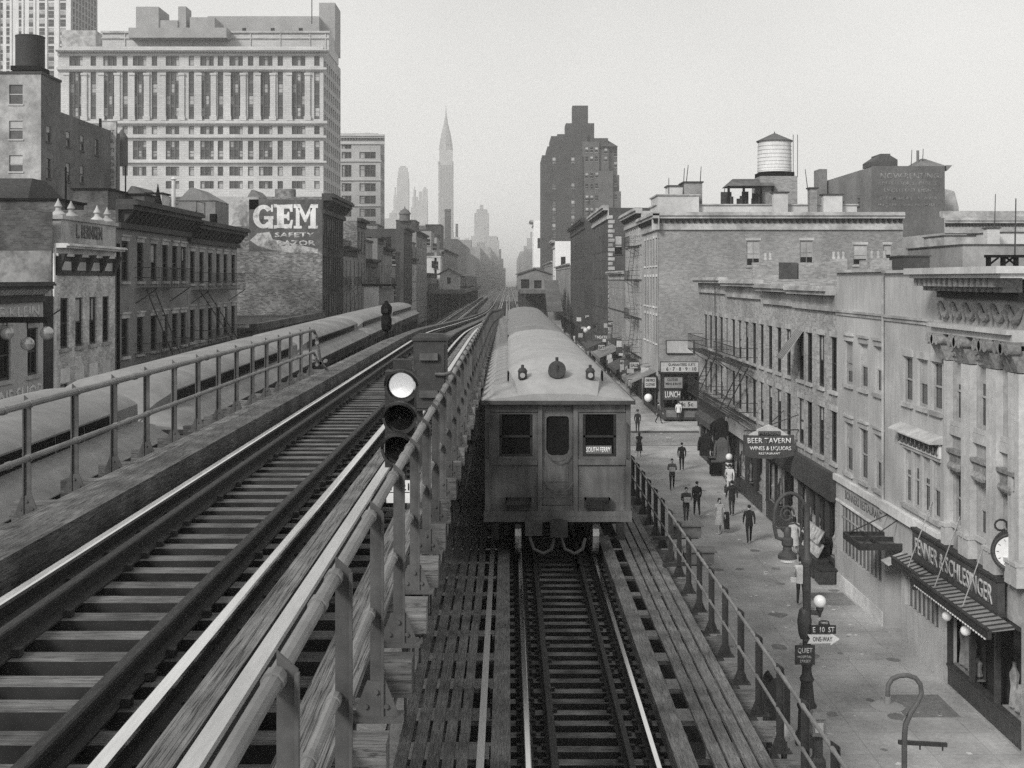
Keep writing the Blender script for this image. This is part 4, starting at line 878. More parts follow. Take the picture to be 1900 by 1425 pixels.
# corner shop boards on its blank wall
def board(label, u0, u1, v0, v1, Y, mat, txts, name='shop_sign', th=.12, cat='sign'):
    a, b = pX(u0,Y), pX(u1,Y); z0, z1 = pZ(v1,Y), pZ(v0,Y); s = thing(name, label, cat, ((a+b)/2, Y, z0)); m = MB(); m.box(a, b, Y, Y+th, z0, z1); m.build('board', mat, s)
    m = MB(); e = .05; m.box(a-e, b+e, Y-.02, Y+th+.02, z1+.001, z1+e).box(a-e, b+e, Y-.02, Y+th+.02, z0-e, z0-.001).box(a-e, a-.001, Y-.02, Y+th+.02, z0, z1).box(b+.001, b+e, Y-.02, Y+th+.02, z0, z1); m.build('frame', iron_d, s)
    for s_, fu0, fu1, fv0, fv1, lm in txts: letters(s_, pX(fu1,Y)-pX(fu0,Y), (fv1-fv0)/F*Y, lm, s, (pX((fu0+fu1)/2,Y), Y-.002, pZ((fv0+fv1)/2,Y)), 0, 'lettering', .015, .015)
    return s
board('blank white billboard on the corner building wall', 1237, 1286, 632, 655, 104.2, sign_l, [], 'billboard', cat='billboard')
board('wide pale price sign reading 6 7 8 9 10 above the corner shops', 1226, 1296, 672, 690, 102.6, sign_l, [('GUARANTEED SUITS', 1240, 1290, 674, 679, ink), ('6 · 7 · 8 · 9 · 10', 1236, 1292, 681, 688, ink)])
board('grey clothing sign below the price sign', 1232, 1266, 700, 720, 102.4, M('grey_sign_board', .22, .8, .15, 4), [('CLOTHES', 1238, 1258, 702, 707, ink), ('MENS & BOYS', 1235, 1264, 710, 714, ink)])
board('dark lunch counter sign with bold white letters on the corner', 1231, 1262, 724, 741, 102.2, sign_d, [('LUNCH', 1234, 1262, 726, 738, lettw)])
board('pale notice board with dark numerals over the corner counter', 1258, 1296, 744, 757, 102.0, sign_l, [('4c', 1262, 1272, 746, 754, ink), ('5c', 1276, 1286, 746, 754, ink)])
board('square pale sign hanging over the far corner of the side street', 1196, 1217, 700, 719, 104.0, sign_l, [('ONE PRICE', 1198, 1215, 703, 708, ink), ('CLOTHES', 1198, 1215, 711, 716, ink)])
board('dark sign for trousers and belts at the near corner of the side street', 1296, 1324, 767, 789, 82.0, sign_d, [('TROUSERS', 1298, 1322, 770, 775, lettw), ('BELTS', 1298, 1321, 779, 786, lettw)])
q = thing('lunch_counter', 'small corner lunch counter with dark front panels and a lit recess', 'counter', (14.2, 103, 0)); m = MB(); a, b = pX(1230,102.6), pX(1297,102.6)
m.box(a, b, 102.3, 104.3, .15, 1.15); m.build('counter', woodfront, q); m = MB(); m.box(a, b, 104.28, 104.36, 1.15, 3.0).box(a, a+.1, 102.4, 104.3, 1.152, 4.0).box(b-.1, b, 102.4, 104.3, 1.152, 4.0).box(a-.2, b+.2, 102.35, 104.3, 4.0, 4.12); m.build('booth', shopdark, q)
m = MB()
for i in range(2): m.box(a+.25+i*1.5, a+1.5+i*1.5, 102.26, 102.298, .35, .95)
m.build('panel', M('panel_grey', .16, .8, .2, 4), q); m = MB()
for i in range(9): m.lathe([(.07,0),(.08,.2),(.03,.3)], (a+.4+i*.3, 103.9, 1.4+.3*(i%2)), 8)
m.build('goods', sign_l, q, smooth=True)
# rooftop of R4
penth = M('white_penthouse_plaster', .5, .85, .1, 3, stain=.15)
def roofbox(name, label, cat, u0, u1, v0, zb, Y, d, mat, capm=None, cap=.12, group=None, wins=None):
    a, b = pX(u0,Y), pX(u1,Y); z = pZ(v0,Y); t = thing(name, label, cat, ((a+b)/2, Y, zb), group); m = MB(); m.box(a, b, Y, Y+d, zb, z); m.build('wall', mat, t)
    if wins:
        nx, nz = wins; hh = (z-max(zb, 9))/nz
        for i in range(nx):
            for j in range(nz):
                if random.random() < .8: put('window', wmesh('far', .95, min(1.8, hh*.6), 0, (frame_l, glass, stone_m)), t, Vector((a+(b-a)*(i+.5)/nx, Y-.14, max(zb, 9)+hh*(j+.25))) - W[t.name])
    if capm: m = MB(); m.box(a-.12, b+.12, Y-.12, Y+d+.12, z+.001, z+cap); m.build('coping', capm, t)
    return t
roofbox('penthouse', 'long low white rooftop wall behind the corner building cornice', 'penthouse', 1218, 1590, 381, 17.0, 108, 5, penth, stone_m)
roofbox('penthouse', 'taller white rooftop block at the avenue end of the corner roof', 'penthouse', 1220, 1297, 363, 17.0, 107.4, 5, penth, stone_m)
roofbox('stair_bulkhead', 'brick stair bulkhead with poles on the corner roof', 'bulkhead', 1270, 1303, 339, 18, 109, 3, brick('bulkhead_brick', .2, var=.2), stone_d)
roofbox('stair_bulkhead', 'paler low bulkhead left of the brick one on the corner roof', 'bulkhead', 1240, 1268, 346, 18, 110, 2, penth, stone_d)
for u0, u1, v, lb in ((1436,1462,358,'broad white chimney block below the white water tank'),(1528,1563,362,'white chimney block with a dark top, right of the tank'),(1503,1516,350,'thin tall grey chimney on the corner roof')):
    roofbox('chimney', lb, 'chimney', u0, u1, v, 17, 107.2, .9, penth if u1-u0 > 20 else rb, stone_d)
q = thing('water_tank', 'white banded water tank with a dark cone roof on the corner building', 'water tank', (pX(1437,112), 112, 17)); Yt = 112; cx = pX(1437, Yt); R0 = 31/F*Yt
m = MB(); a, b = pX(1403,Yt), pX(1470,Yt); m.box(a, b, Yt-2, Yt+2, 17, pZ(330,Yt)); m.build('brick_base', rb, q); m = MB()
for i in range(6): m.box(cx-R0, cx+R0, Yt-1.3+i*.5, Yt-1.15+i*.5, pZ(330,Yt), pZ(321,Yt))
m.build('support_beam', black, q); zb, zt = pZ(320,Yt), pZ(263,Yt); m = MB(); m.lathe([(R0*1.0,0),(R0*.97,zt-zb)], (cx,Yt,zb), 28); tk = m.build('tank', M('white_tank_staves', .55, .7, .2, 3, st=(8,8,.6)), q, smooth=True); m = MB()
for i in range(9): z = zb+.12+(zt-zb-.2)*(i/8)**1.15; m.tube([(cx+(R0+.005)*math.cos(k*PI/14), Yt+(R0+.005)*math.sin(k*PI/14), z) for k in range(29)], .014, 5)
m.build('hoop', stone_m, tk); m = MB(); m.lathe([(R0*1.08,0),(R0*1.08,.06),(.06,pZ(247,Yt)-zt),(.02,pZ(244,Yt)-zt)], (cx,Yt,zt), 24); m.build('roof', M('tank_roof', .1, .8, .2, 3), q); m = MB(); x = pX(1467,Yt); m.cyl((x,Yt-1,pZ(330,Yt)),(x,Yt-1,pZ(252,Yt)),.03,n=6).cyl((x+.4,Yt-1,pZ(330,Yt)),(x+.4,Yt-1,pZ(252,Yt)),.03,n=6); m.build('ladder', iron_d, q)
q = thing('roof_shed', 'dark open shed with a sloping roof full of clutter beside the tank', 'shed', (pX(1395,109.6), 109.6, 17)); Yt = 109.6; m = MB(); a, b = pX(1350,Yt), pX(1437,Yt); zr = pZ(345,Yt)
m.hexa([(a,Yt-.3,zr),(b,Yt-.3,zr),(b,Yt+3,zr),(a,Yt+3,zr)], [(a+.7,Yt+1.2,pZ(330,Yt)),(b-.1,Yt+1.2,pZ(330,Yt)),(b-.1,Yt+1.6,pZ(330,Yt)),(a+.7,Yt+1.6,pZ(330,Yt))]); m.build('roof', sootroof, q); m = MB()
for u in (1352,1380,1412,1434): x = pX(u,Yt); m.box(x-.1,x+.1,Yt-.1,Yt+.1,17,zr-.001)
m.build('post', black, q); m = MB()
for i in range(16): x = random.uniform(a+.2,b-.2); w = random.uniform(.15,.5); m.box(x-w,x+w,Yt+.8+i*.08,Yt+.86+i*.08,17+(i%3)*.3,zr-random.uniform(.0,1.0)-.1)
m.build('clutter', [stone_d], q)
for i, (u0, v0, u1, v1, Y) in enumerate(((1241,362,1241,330,110),(1267,345,1270,312,109.5),(1271,340,1277,306,109.6),(1298,338,1301,309,110),(1501,350,1494,314,110),(1341,366,1345,347,110))):
    m = MB(); m.cyl((pX(u0,Y),Y,pZ(v0,Y)-1),(pX(u1,Y),Y,pZ(v1,Y)),.05,.03,n=6)
    tag(m.build('roof_pole', stone_d, loc=(pX(u0,Y),Y,pZ(v0,Y)-1)), ('upright pole at the far left of the corner roof','leaning pole beside the brick bulkhead','crooked taller pole on the brick bulkhead','pole on the right end of the bulkhead','bent pole beside the thin chimney','short leaning pole left of the dark shed')[i], 'pole', 'poles on the corner roof')
# ---------- R4b next avenue building, R5.. R9
rs2 = M('buff_avenue_stone', .36, .85, .16, 4, stain=.2)
def avenue(label, name, y0, y1, z1, wmat, rows, n, cor=None, x=None, d=20, side=1, front=None, w=1.0, fe=None, group=None, style='far', mats=None, shop=True):
    """an avenue building; rows=[(z0,z1)]"""
    x = (XR if side > 0 else XL) if x is None else x; nd = W_ if side > 0 else E_; S = y1-y0
    t = thing(name, label, 'building', (x, (y0+y1)/2, 0), group); o = [q for r in rows for q in row(.4, S-.4, n, w, *r)]
    so = [] if not front else front
    xa, xb = (x, x+d) if side > 0 else (x-d, x)
    f = {'s': so}; f['w' if side > 0 else 'e'] = o + ([(.4, S-.4, .02, 3.2)] if shop else [])
    shell(t, xa, xb, y0, y1, 0, z1, wmat, f)
    mats = mats or (frame_d, glass, stone_m)
    windows(t, (x,y0), (0,1), nd, o, mats, style=style); windows(t, (xa,y0), (1,0), S_, so, mats, style='far')
    if shop:
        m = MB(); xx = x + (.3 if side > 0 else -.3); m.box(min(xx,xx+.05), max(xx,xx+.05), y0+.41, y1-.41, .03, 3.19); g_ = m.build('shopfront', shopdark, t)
    if cor: cornice(t, (x,y0), (0,1), nd, S, z1+.35, cor[0], cor[1], cor[2], cor[3], stone_d, bh=.4)
    if fe: fire_escape(t, x, *fe, nd)
    return t
t = avenue('buff stone avenue building with a fire escape, just beyond the corner building', 'avenue_building', 117.1, 134, 18.6, rs2, [(4.4,6.9),(8.2,10.7),(12,14.4),(15.4,17.2)], 9, (1.6,.8,rs2,12), fe=(119.5,125,(4.3,8.1,11.9,15.3)), w=1.0)
t = avenue('low brick avenue building between the buff building and the dark quoined one', 'avenue_building', 134.2, 156, 12.6, rb, [(4.2,6.6),(8.4,11)], 12, (1.0,.5,stone_m,0))
dbr = brick('dark_red_brick', .075, .08, var=.2, stain=.25); dbr2 = brick('dark_brown_brick', .055, .06, var=.2, stain=.25)
fr = [(.8+i*1.6, 1.7+i*1.6, 15.2, 17.6) for i in range(2)]
t = avenue('dark brick avenue building with pale quoins and a deep cornice', 'avenue_building', 156.2, 186, 21.2, dbr, [(4.2,6.8),(8.2,10.8),(12.2,14.6),(15.8,18)], 12, (1.8,.9,stone_m,16), front=fr)
m = MB()
for i in range(34): m.box(XR-.03, XR+(.5 if i % 2 else .75), 156.16, 156.195, i*.6, i*.6+.42).box(XR-.04, XR-.003, 156.2, 156.2+(.5 if i % 2 else .75), i*.6, i*.6+.42)
m.build('quoin', stone_m, t)
avenue('darkest brown brick avenue building beyond the quoined one', 'avenue_building', 204, 252, 22, dbr2, [(4.2,6.8),(8.2,10.8),(12.2,14.6),(16,18.4)], 16, (1.8,.9,stone_d,0))
avenue('grey avenue building low behind the station stairs', 'avenue_building', 254, 330, 15, rb, [(4.2,6.8),(8.2,10.8)], 14, (1.0,.6,stone_m,0))
wf = M('whitewashed_house_front', .78, .8, .06, 4, stain=.06)
t = avenue('bright white house front with two dark windows below the tall apartment tower', 'white_house', 335, 352, 22.5, wf, [(8,11),(13,16)], 4, (2.2,1.2,stone_m,6), d=5, front=[(1.6,2.9,14.6,18.2),(1.6,2.9,9.8,13.2)], shop=False)
avenue('grey avenue house right behind the white one', 'avenue_building', 353, 440, 17, rb, [(8,11),(13,15)], 10, (1.2,.7,stone_m,0))
nw_ = avenue('narrow far white house left of the apartment tower', 'white_house', 620, 650, 42, wf, [(20,23)], 3, (3,2,stone_m,0), d=5, front=[(2,4,28,33)], shop=False); m = MB(); m.box(XR-.3, XR+5.2, 619.6, 619.98, 0, 18); m.build('dark_lower_front', dbr, nw_)
for i, (y0, y1, z, lb) in enumerate(((652,800,27,'hazy grey avenue block beyond the tower'),(805,1000,32,'hazy stepped avenue block farther up on the right'),(1005,1300,36,'faint avenue block on the right near the vanishing point'),(1305,1900,42,'faintest avenue block on the right at the end of the street'))):
    t = thing('avenue_block', lb, 'building', (XR, y0, 0)); shell(t, XR, XR+20, y0, y1, 0, z, rb, {}); m = MB(); m.box(XR+4, XR+15, y0+10, y0+30, z, z+6); m.build('bulkhead', rb, t)
# tall stepped apartment tower
K = 470.0; q = thing('apartment_tower', 'tall dark brick apartment tower with stepped shoulders and a square chimney on top', 'building', (pX(1078,K), K, 0))
tb = brick('tower_dark_brick', .06, .07, bw=.6, bh=.2, var=.15, stain=.15); tb2 = brick('tower_brown_brick', .105, .115, bw=.6, bh=.2, var=.15, stain=.15)
wl = [(u-3.0, u+3.0, v, v+10) for u in (1028,1063) for v in (275,292,340,372,385,400,415,430)]
wl = [(pX(a,K)-pX(1006,K), pX(b,K)-pX(1006,K), pZ(d,K), pZ(c,K)) for a, b, c, d in wl if 1 and not (v_ := 0)]
Z = lambda v: pZ(v,K); X_ = lambda u: pX(u,K)
m = MB(); wall(m, (X_(1006),K), (1,0), S_, X_(1081)-X_(1006), 0, Z(288), [w for w in wl if w[3] < Z(289)], .25); wall(m, (X_(1006),K), (0,1), W_, 30, 0, Z(288), []); m.box(X_(1006)+.3, X_(1081), K+.6, K+30, 1, Z(288)); m.build('wall', tb, q)
windows(q, (X_(1006),K), (1,0), S_, [w for w in wl if w[3] < Z(289)], (frame_l, glass_l, stone_m), style='far')
m = MB()
for u0, u1, v, d0, d1 in ((1016,1082,271,1.0,28),(1023,1090,251,2.5,26),(1034.7,1093,247,3.2,22),(1104,1130,254,4,22),(1051,1104,226,4.2,16),(1063.8,1093,191.7,6,12)): m.box(X_(u0), X_(u1), K+d0, K+d1, Z(300), Z(v))
m.build('upper_setback', tb, q); m = MB()
for u0, u1, v, d0 in ((1081.2,1112,262,.9),(1112,1131,271,2.2),(1131,1147,271,3.6),(1103,1137,318,-1.2),(1120,1149.7,324,1.5),(1095,1152,355,-.3)): m.box(X_(u0), X_(u1), K+d0, K+d0+24, .5, Z(v))
m.build('wing', tb2, q); m = MB(); m.hexa([(X_(1098),K+1,Z(271)),(X_(1147),K+1,Z(271)),(X_(1147),K+25,Z(271)),(X_(1098),K+25,Z(271))], [(X_(1100),K+8,Z(256)),(X_(1131),K+8,Z(256)),(X_(1131),K+18,Z(256)),(X_(1100),K+18,Z(256))]); m.build('tiled_roof', tb, q)
wm = (frame_l, glass, stone_m); cells = [(u, v) for u in (1089,1098,1107) for v in (282,299,330,350,372,395)] + [(1142, v) for v in (290, 310, 345, 370)] + [(1124, v) for v in (285,300)]
for u, v in cells: put('window', wmesh('far', 1.1, 1.9, random.choice((0,4)), wm), q, Vector((X_(u), K-1.4 if 1 and u in (1107,) and v > 318 else (K+.75 if u < 1112 and v < 355 else K-.45), Z(v))) - W[q.name])
# brown loft building with painted wall, and the dentilled hall at the far right
K5 = 150; xl, xr = pX(1617,K5), pX(1753,K5); br5 = M('brown_loft_wall', .11, .9, .14, 2, stain=.2); q = thing('loft_building', 'brown loft building with a faded painted advertisement across its blank wall', 'building', ((xl+xr)/2, K5, 0))
so = [(5+i*7, 6+i*7, pZ(378,K5), pZ(362,K5)) for i in range(3)]; m = MB(); wall(m, (xl,K5), (0,1), W_, 26, 0, pZ(310,K5), so, .3); br5b = M('brown_loft_side', .17, .9, .14, 2, stain=.2); m.build('side_wall', br5b, q)
windows(q, (xl,K5), (0,1), W_, so, style='far', blinds=0)
m = MB(); wall(m, (xl,K5), (1,0), S_, xr-xl, 0, pZ(308,K5), []); wall(m, (xr,K5), (0,1), E_, 26, 0, pZ(308,K5), []); m.box(xl+.1, xr-.1, K5+.2, K5+26, 1, pZ(309,K5)); m.build('wall', br5, q)
m = MB(); a, b = pX(1618,K5), pX(1666,K5); zz = pZ(308,K5); m.prism([(a,zz),(b,zz),(b,pZ(296,K5)),((a+b)/2+.7,pZ(288,K5)),((a+b)/2+.7,pZ(285,K5)),((a+b)/2-.5,pZ(285,K5)),((a+b)/2-.5,pZ(288,K5)),(a,pZ(299,K5))], 'xz', K5+.1, K5+4); m.build('gabled_bulkhead', brick('dark_bulkhead', .07, var=.2), q)
m = MB(); a, b = pX(1702,K5), pX(1757,K5); c_ = pX(1728,K5); m.hexa([(a,K5,zz),(b,K5,zz),(b,K5+7,zz),(a,K5+7,zz)], [(c_-.2,K5+3,pZ(290,K5)),(c_+.2,K5+3,pZ(290,K5)),(c_+.2,K5+3.4,pZ(290,K5)),(c_-.2,K5+3.4,pZ(290,K5))]); m.hexa([(b,K5,zz-.6),(b,K5,zz-.6),(b,K5+20,zz-.6),(b,K5+20,zz-.6)], [(b-.1,K5,zz+.1),(b+.7,K5,zz+.1),(b+.7,K5+20,zz+.1),(b-.1,K5+20,zz+.1)]); m.build('hipped_roof', br5b, q)
m = MB(); a = pX(1520,172); m.box(a-.5, a+.6, 170, 173, 10, pZ(316,172)); m.build('chimney', br5b, q); m = MB(); x_ = pX(1713,K5); m.cyl((x_,K5+2,zz),(x_,K5+2,pZ(276,K5)),.18,n=8); m.build('flue_pipe', br5b, q)
fad = faded('faded_wall_lettering', .26, .12, .47, 1.5)
for s_, v0, v1, u0, u1 in (('NOW RENTING', 321, 332, 1634, 1742), ('LOFTS · STORES · OFFICES', 337, 344, 1632, 1738), ('EXCELLENT LIGHT', 350, 357, 1640, 1736), ('STEAM HEAT · POWER', 365, 371, 1632, 1740), ('INQUIRE ON PREMISES', 378, 384, 1630, 1742)):
    letters(s_, pX(u1,K5)-pX(u0,K5), (v1-v0)/F*K5, fad, q, (pX((u0+u1)/2,K5), K5-.005, pZ((v0+v1)/2,K5)), 0, 'painted_lettering', .01, .01)
K6 = 134; q = thing('stone_hall', 'long pale stone hall with a balustrade and dentilled cornice at the far right', 'building', (pX(1830,K6), K6, 0)); a, b = pX(1752,K6), pX(1960,K6)
m = MB(); m.box(a, b, K6, K6+20, 0, pZ(432,K6)); m.build('wall', M('hall_stone', .36, .85, .14, 3, stain=.2), q); cornice(q, (a,K6), (1,0), S_, b-a, pZ(404,K6), 1.7, .6, stone_m, 34, stone_d, bw=.2, bh=.35)
m = MB(); m.box(a, b, K6+.2, K6+1, pZ(404,K6)+.002, pZ(401,K6)).box(a, b, K6+.5, K6+1.5, pZ(401,K6)+.002, pZ(391,K6)); m.build('parapet', stone_m, q)
m = MB(); K7 = 160; m.prism([(pX(1752,K7),15),(pX(1779,K7),15),(pX(1779,K7),pZ(385,K7)),(pX(1771,K7),pZ(355,K7)),(pX(1752,K7),pZ(350,K7))], 'xz', K7, K7+8); tag(m.build('gable_roof', stone_m, loc=(pX(1765,K7),K7,15)), 'grey sloping gable roof peeping over the stone hall', 'roof')
roofs = [(1676,1725,476,'low dark shed roof below the painted loft wall',98,stone_d,5),(1724,1790,460,'plain grey rear wall to the right of the corner building',112,rb,6),(1786,1915,455,'broad grey rear building with a flat roof at the far right',100,M('rear_wall_grey', .26, .9, .15, 2, stain=.2),10),(1752,1840,438,'pale rear block below the stone hall',122,stone_m,6),(1840,1920,432,'white sunlit rear wall at the right edge',118,penth,6)]
for u0, u1, v, lb, Y, mt, d in roofs: roofbox('rear_building', lb, 'building', u0, u1, v, 0, Y, d, mt, stone_d, .1)
roofbox('chimney', 'white chimney with three pots in front of the stone hall', 'chimney', 1832, 1855, 424, 12, 116, 1, penth, stone_d)
for i, (u, v0, v1, Y) in enumerate(((1885,470,368,80),(1847,440,360,120),(1713,312,276,152),(1692,312,278,152))):
    m = MB(); m.cyl((pX(u-3,Y),Y,pZ(v0,Y)-2),(pX(u,Y),Y,pZ(v1,Y)),.07,.04,n=6); tag(m.build('roof_pole', stone_d, loc=(pX(u,Y),Y,pZ(v0,Y)-2)), ('tall leaning pole over the rear roofs at the right edge','thin mast in front of the stone hall','stove pipe on the painted loft building','thin mast on the painted loft building')[i], 'pole')
# ================= west side (left) =================
brown = M('brownstone_paint', .18, .85, .16, 4, .05, stain=.18, sscale=.5); brown2 = M('greyish_brownstone', .23, .85, .16, 4, .05, stain=.18, sscale=.5)
wbrick = brick('whitewashed_brick', .52, .42, var=.3, stain=.25, sscale=.8); dbrick = brick('dark_party_brick', .085, .1, var=.35, stain=.45, sscale=.6)
gembrick = brick('gem_wall_brick', .17, .2, bw=.3, bh=.1, var=.6, stain=.35, sscale=.4)
def lhouse(label, y0, y1, z1, ops, wmat, smat=None, depth=16, cor=None, mats=None, lint='lintel', blinds=.2, low=True):
    t = thing('row_house', label, 'building', (XL, (y0+y1)/2, 0)); m = MB(); S = y1-y0
    wall(m, (XL,y0), (0,1), E_, S, 0, z1, ops, .25); m.build('wall', wmat, t)
    m = MB(); wall(m, (XL-depth,y0), (1,0), S_, depth, 0, z1, []); wall(m, (XL-depth,y1), (1,0), (0,1), depth, 0, z1, []); wall(m, (XL-depth,y0), (0,1), W_, S, 0, z1, []); m.build('side_wall', smat or wmat, t)
    m = MB(); m.box(XL-depth+.05, XL-.2, y0+.02, y1-.02, z1-.5, z1-.15); m.build('roof', sootroof, t)
    windows(t, (XL,y0), (0,1), E_, ops, mats or (frame_d, glass, stone_m), lintel=lint, blinds=blinds)
    return t
# clothing shop at the left edge
y0, y1 = 38.5, 45.9; ops = [(y-.5-y0, y+.5-y0, 8.45, 10.2) for y in (40.2, 42.4, 44.9)]
h = lhouse('plastered mens clothing shop lettered above and below its upper windows', y0, y1, 11.3, ops, M('shop_plaster', .42, .9, .12, 5, stain=.15), dbrick, mats=(frame_d, glass, stone_m))
cornice(h, (XL,y0), (0,1), E_, y1-y0, 11.9, .75, .5, stone_d, 24, stone_m, bw=.12, bh=.2)
letters('SIG KLEIN', 4.6, .42, lettw, h, (XL+.006, 43.2, 10.82), PI/2, 'painted_lettering', .02, .01); letters('FAT MENS SHOP', 6.9, .62, lettw, h, (XL+.006, 42.3, 7.8), PI/2, 'painted_lettering', .02, .01)
m = MB(); m.box(XL-.3, XL+.02, 45.92, 46.85, 0, 11.35); tag(m.build('party_pier', brick('pier_brick', .035, .04, var=.3), loc=(XL,46.4,0)), 'narrow dark brick pier between the clothing shop and the whitewashed brick house', 'pier')
for i, (u, v) in enumerate(((13,618),(51,638),(87,618))):
    x, z = pX(u,42), pZ(v,42); g = thing('pawn_ball', ('left ball of the three hanging pawnbroker balls','middle and lowest ball of the three hanging pawnbroker balls','right ball of the three hanging pawnbroker balls')[i], 'sign ball', (x, 42, z-.24), 'three pawnbroker balls')
    m = MB(); m.ball((x,42,z), .235, 18); m.build('ball', M('gilded_ball', .42, .35, .12, 4, metal=.5), g, smooth=True); m = MB(); m.cyl((x,42,z+.23),(x,42,pZ(598,42)),.02,n=6); m.build('hook', black, g)
q = thing('sign_bracket', 'dark iron bar sticking out of the shop front to carry the pawnbroker balls', 'bracket', (XL, 42, 10.5)); m = MB(); m.box(XL, pX(86,42), 41.94, 42.06, pZ(599,42), pZ(588,42)); m.build('bar', black, q); m = MB(); m.cyl((pX(83,42),42,pZ(594,42)),(XL,48,pZ(594,42)+.3),.025,n=6); m.build('stay_rod', black, q)
# whitewashed brick house with a lettered parapet
y0, y1 = 46.9, 54.3; c4 = [48.1,49.75,51.4,53.05]; ops = [(c-.45-y0, c+.45-y0, 9.25, 11.25) for c in c4] + [(c-.45-y0, c+.45-y0, 5.6, 7.85) for c in c4]
h = lhouse('whitewashed brick house with a lettered parapet, four finials and panelled cornice', y0, y1, 13.2, ops, wbrick, dbrick, lint=None, blinds=.5)
m = MB(); m.box(XL-16, XL-.02, y0-.02, y0-.003, 11.4, 14.6); m.build('side_parapet', dbrick, h)
cornice(h, (XL,y0+.1), (0,1), E_, y1-y0-.2, 13.4, .5, .6, stone_l, 0, ends=True)
m = MB(); m.box(XL+.003, XL+.06, y0+.1, y1-.1, 12.15, 13.0); m.build('frieze', stone_d, h); m = MB()
for i in range(5): y = y0+.35+i*1.68; m.hexa([(XL+.06,y-.12,12.3),(XL+.12,y-.12,12.3),(XL+.12,y+.12,12.3),(XL+.06,y+.12,12.3)], [(XL+.06,y-.12,13.0),(XL+.4,y-.12,13.0),(XL+.4,y+.12,13.0),(XL+.06,y+.12,13.0)])
m.build('bracket', stone_d, h); m = MB()
for i in range(4): y = y0+1.2+i*1.68; m.box(XL+.061, XL+.09, y-.5, y+.5, 12.35, 12.7)
m.build('panel', stone_m, h); m = MB(); m.box(XL-.3, XL+.12, y0+.5, y1-.3, 13.41, 14.35).box(XL-.34, XL+.22, y0+.4, y1-.2, 14.352, 14.5); p = m.build('parapet', stone_m, h)
letters('L. BERNKEN', 3.1, .55, lettg, h, (XL+.125, 50.6, 13.95), PI/2, 'carved_lettering', .015, .03)
for i, y in enumerate((47.7,49.1,52.2,53.5)): m = MB(); m.lathe([(.3,0),(.3,.06),(.12,.2),(.1,.3),(.16,.36),(.05,.58),(.01,.68)], (XL-.1, y, 14.5), 12); m.build('finial', stone_m, h, smooth=True)
for c in c4: m = MB(); m.box(XL+.003, XL+.03, c-.5, c+.5, 7.9, 8.45); m.build('plaster_patch', stone_l, h)
m = MB(); m.box(XL+.003, XL+.06, y0-.04, y0+.2, 0, 13.0); m.build('corner_strip', stone_l, h)
# worn plaster on the party wall above the shop
pl = faded('worn_plaster', .3, .08, .5, .55); m = MB(); m.box(XL-8, XL-.05, 46.86, 46.88, 11.3, 13.1); m.build('worn_plaster', pl, h)
# brownstone row
y0, y1 = 54.35, 66.5; c6 = [55.7,58.0,60.2,62.2,64.0,65.7]; ops = [(c-.5-y0, c+.5-y0, a, b) for c in c6 for a, b in ((11.9,13.75),(8.45,10.2))]
h = lhouse('tall dark brownstone house with a heavy bracketed cornice and a fire escape', y0, y1, 15.1, ops, brown, dbrick)
cornice(h, (XL,y0), (0,1), E_, y1-y0, 15.6, 1.3, 1.0, stone_d, 16, stone_d, bw=.25, bh=.55); fire_escape(h, XL, 57.2, 63.2, (8.0,11.6), E_); m = MB(); m.cyl((XL+.08,y0+.15,2),(XL+.08,y0+.15,13.6),.07,n=8); m.build('drain_pipe', black, h)
y0, y1 = 66.55, 78.7; c7 = [67.6,69.6,71.6,73.6,75.5,77.6]; ops = [(c-.5-y0, c+.5-y0, a, b) for c in c7 for a, b in ((11.75,13.55),(8.5,10.3))]
h = lhouse('lower brownstone house at the end of the row with rounded cornice brackets', y0, y1, 14.8, ops, brown2, dbrick)
cornice(h, (XL,y0), (0,1), E_, y1-y0, 15.25, 1.25, .9, stone_d, 14, stone_d, bw=.25, bh=.5); fire_escape(h, XL, 67.2, 76.5, (8.2,11.4), E_)
# roof clutter behind the row
for u0, u1, v, zb, Y, d, mt, lb, nm in (
    (135,200,352,13,84,4,dbrick,'wide dark brick chimney block behind the whitewashed house','chimney'),(200,268,362,13,88,3,dbrick,'dark brick rooftop block behind the brownstone cornice','chimney'),
    (272,300,360,13,92,2,penth,'small white plastered rooftop block behind the brownstone row','bulkhead'),(0,105,372,11,62,4,dbrick,'low black roofed brick building behind the clothing shop','rear_building')):
    roofbox(nm, lb, nm.replace('_',' '), u0, u1, v, zb, Y, d, mt, black)
m = MB(); Y = 64; a, b = pX(-40,Y), pX(52,Y); m.hexa([(a,Y,pZ(372,Y)),(b,Y,pZ(368,Y)),(b,Y+6,pZ(368,Y)),(a,Y+6,pZ(372,Y))], [(a,Y+2,pZ(325,Y)),(pX(32,Y),Y+2,pZ(325,Y)),(pX(32,Y),Y+4,pZ(325,Y)),(a,Y+4,pZ(325,Y))]); tag(m.build('hipped_roof', M('dark_roof_slates', .035, .8, .3, 5), loc=(a,Y,pZ(372,Y))), 'dark slate hipped roof at the left edge below the tank building', 'roof')
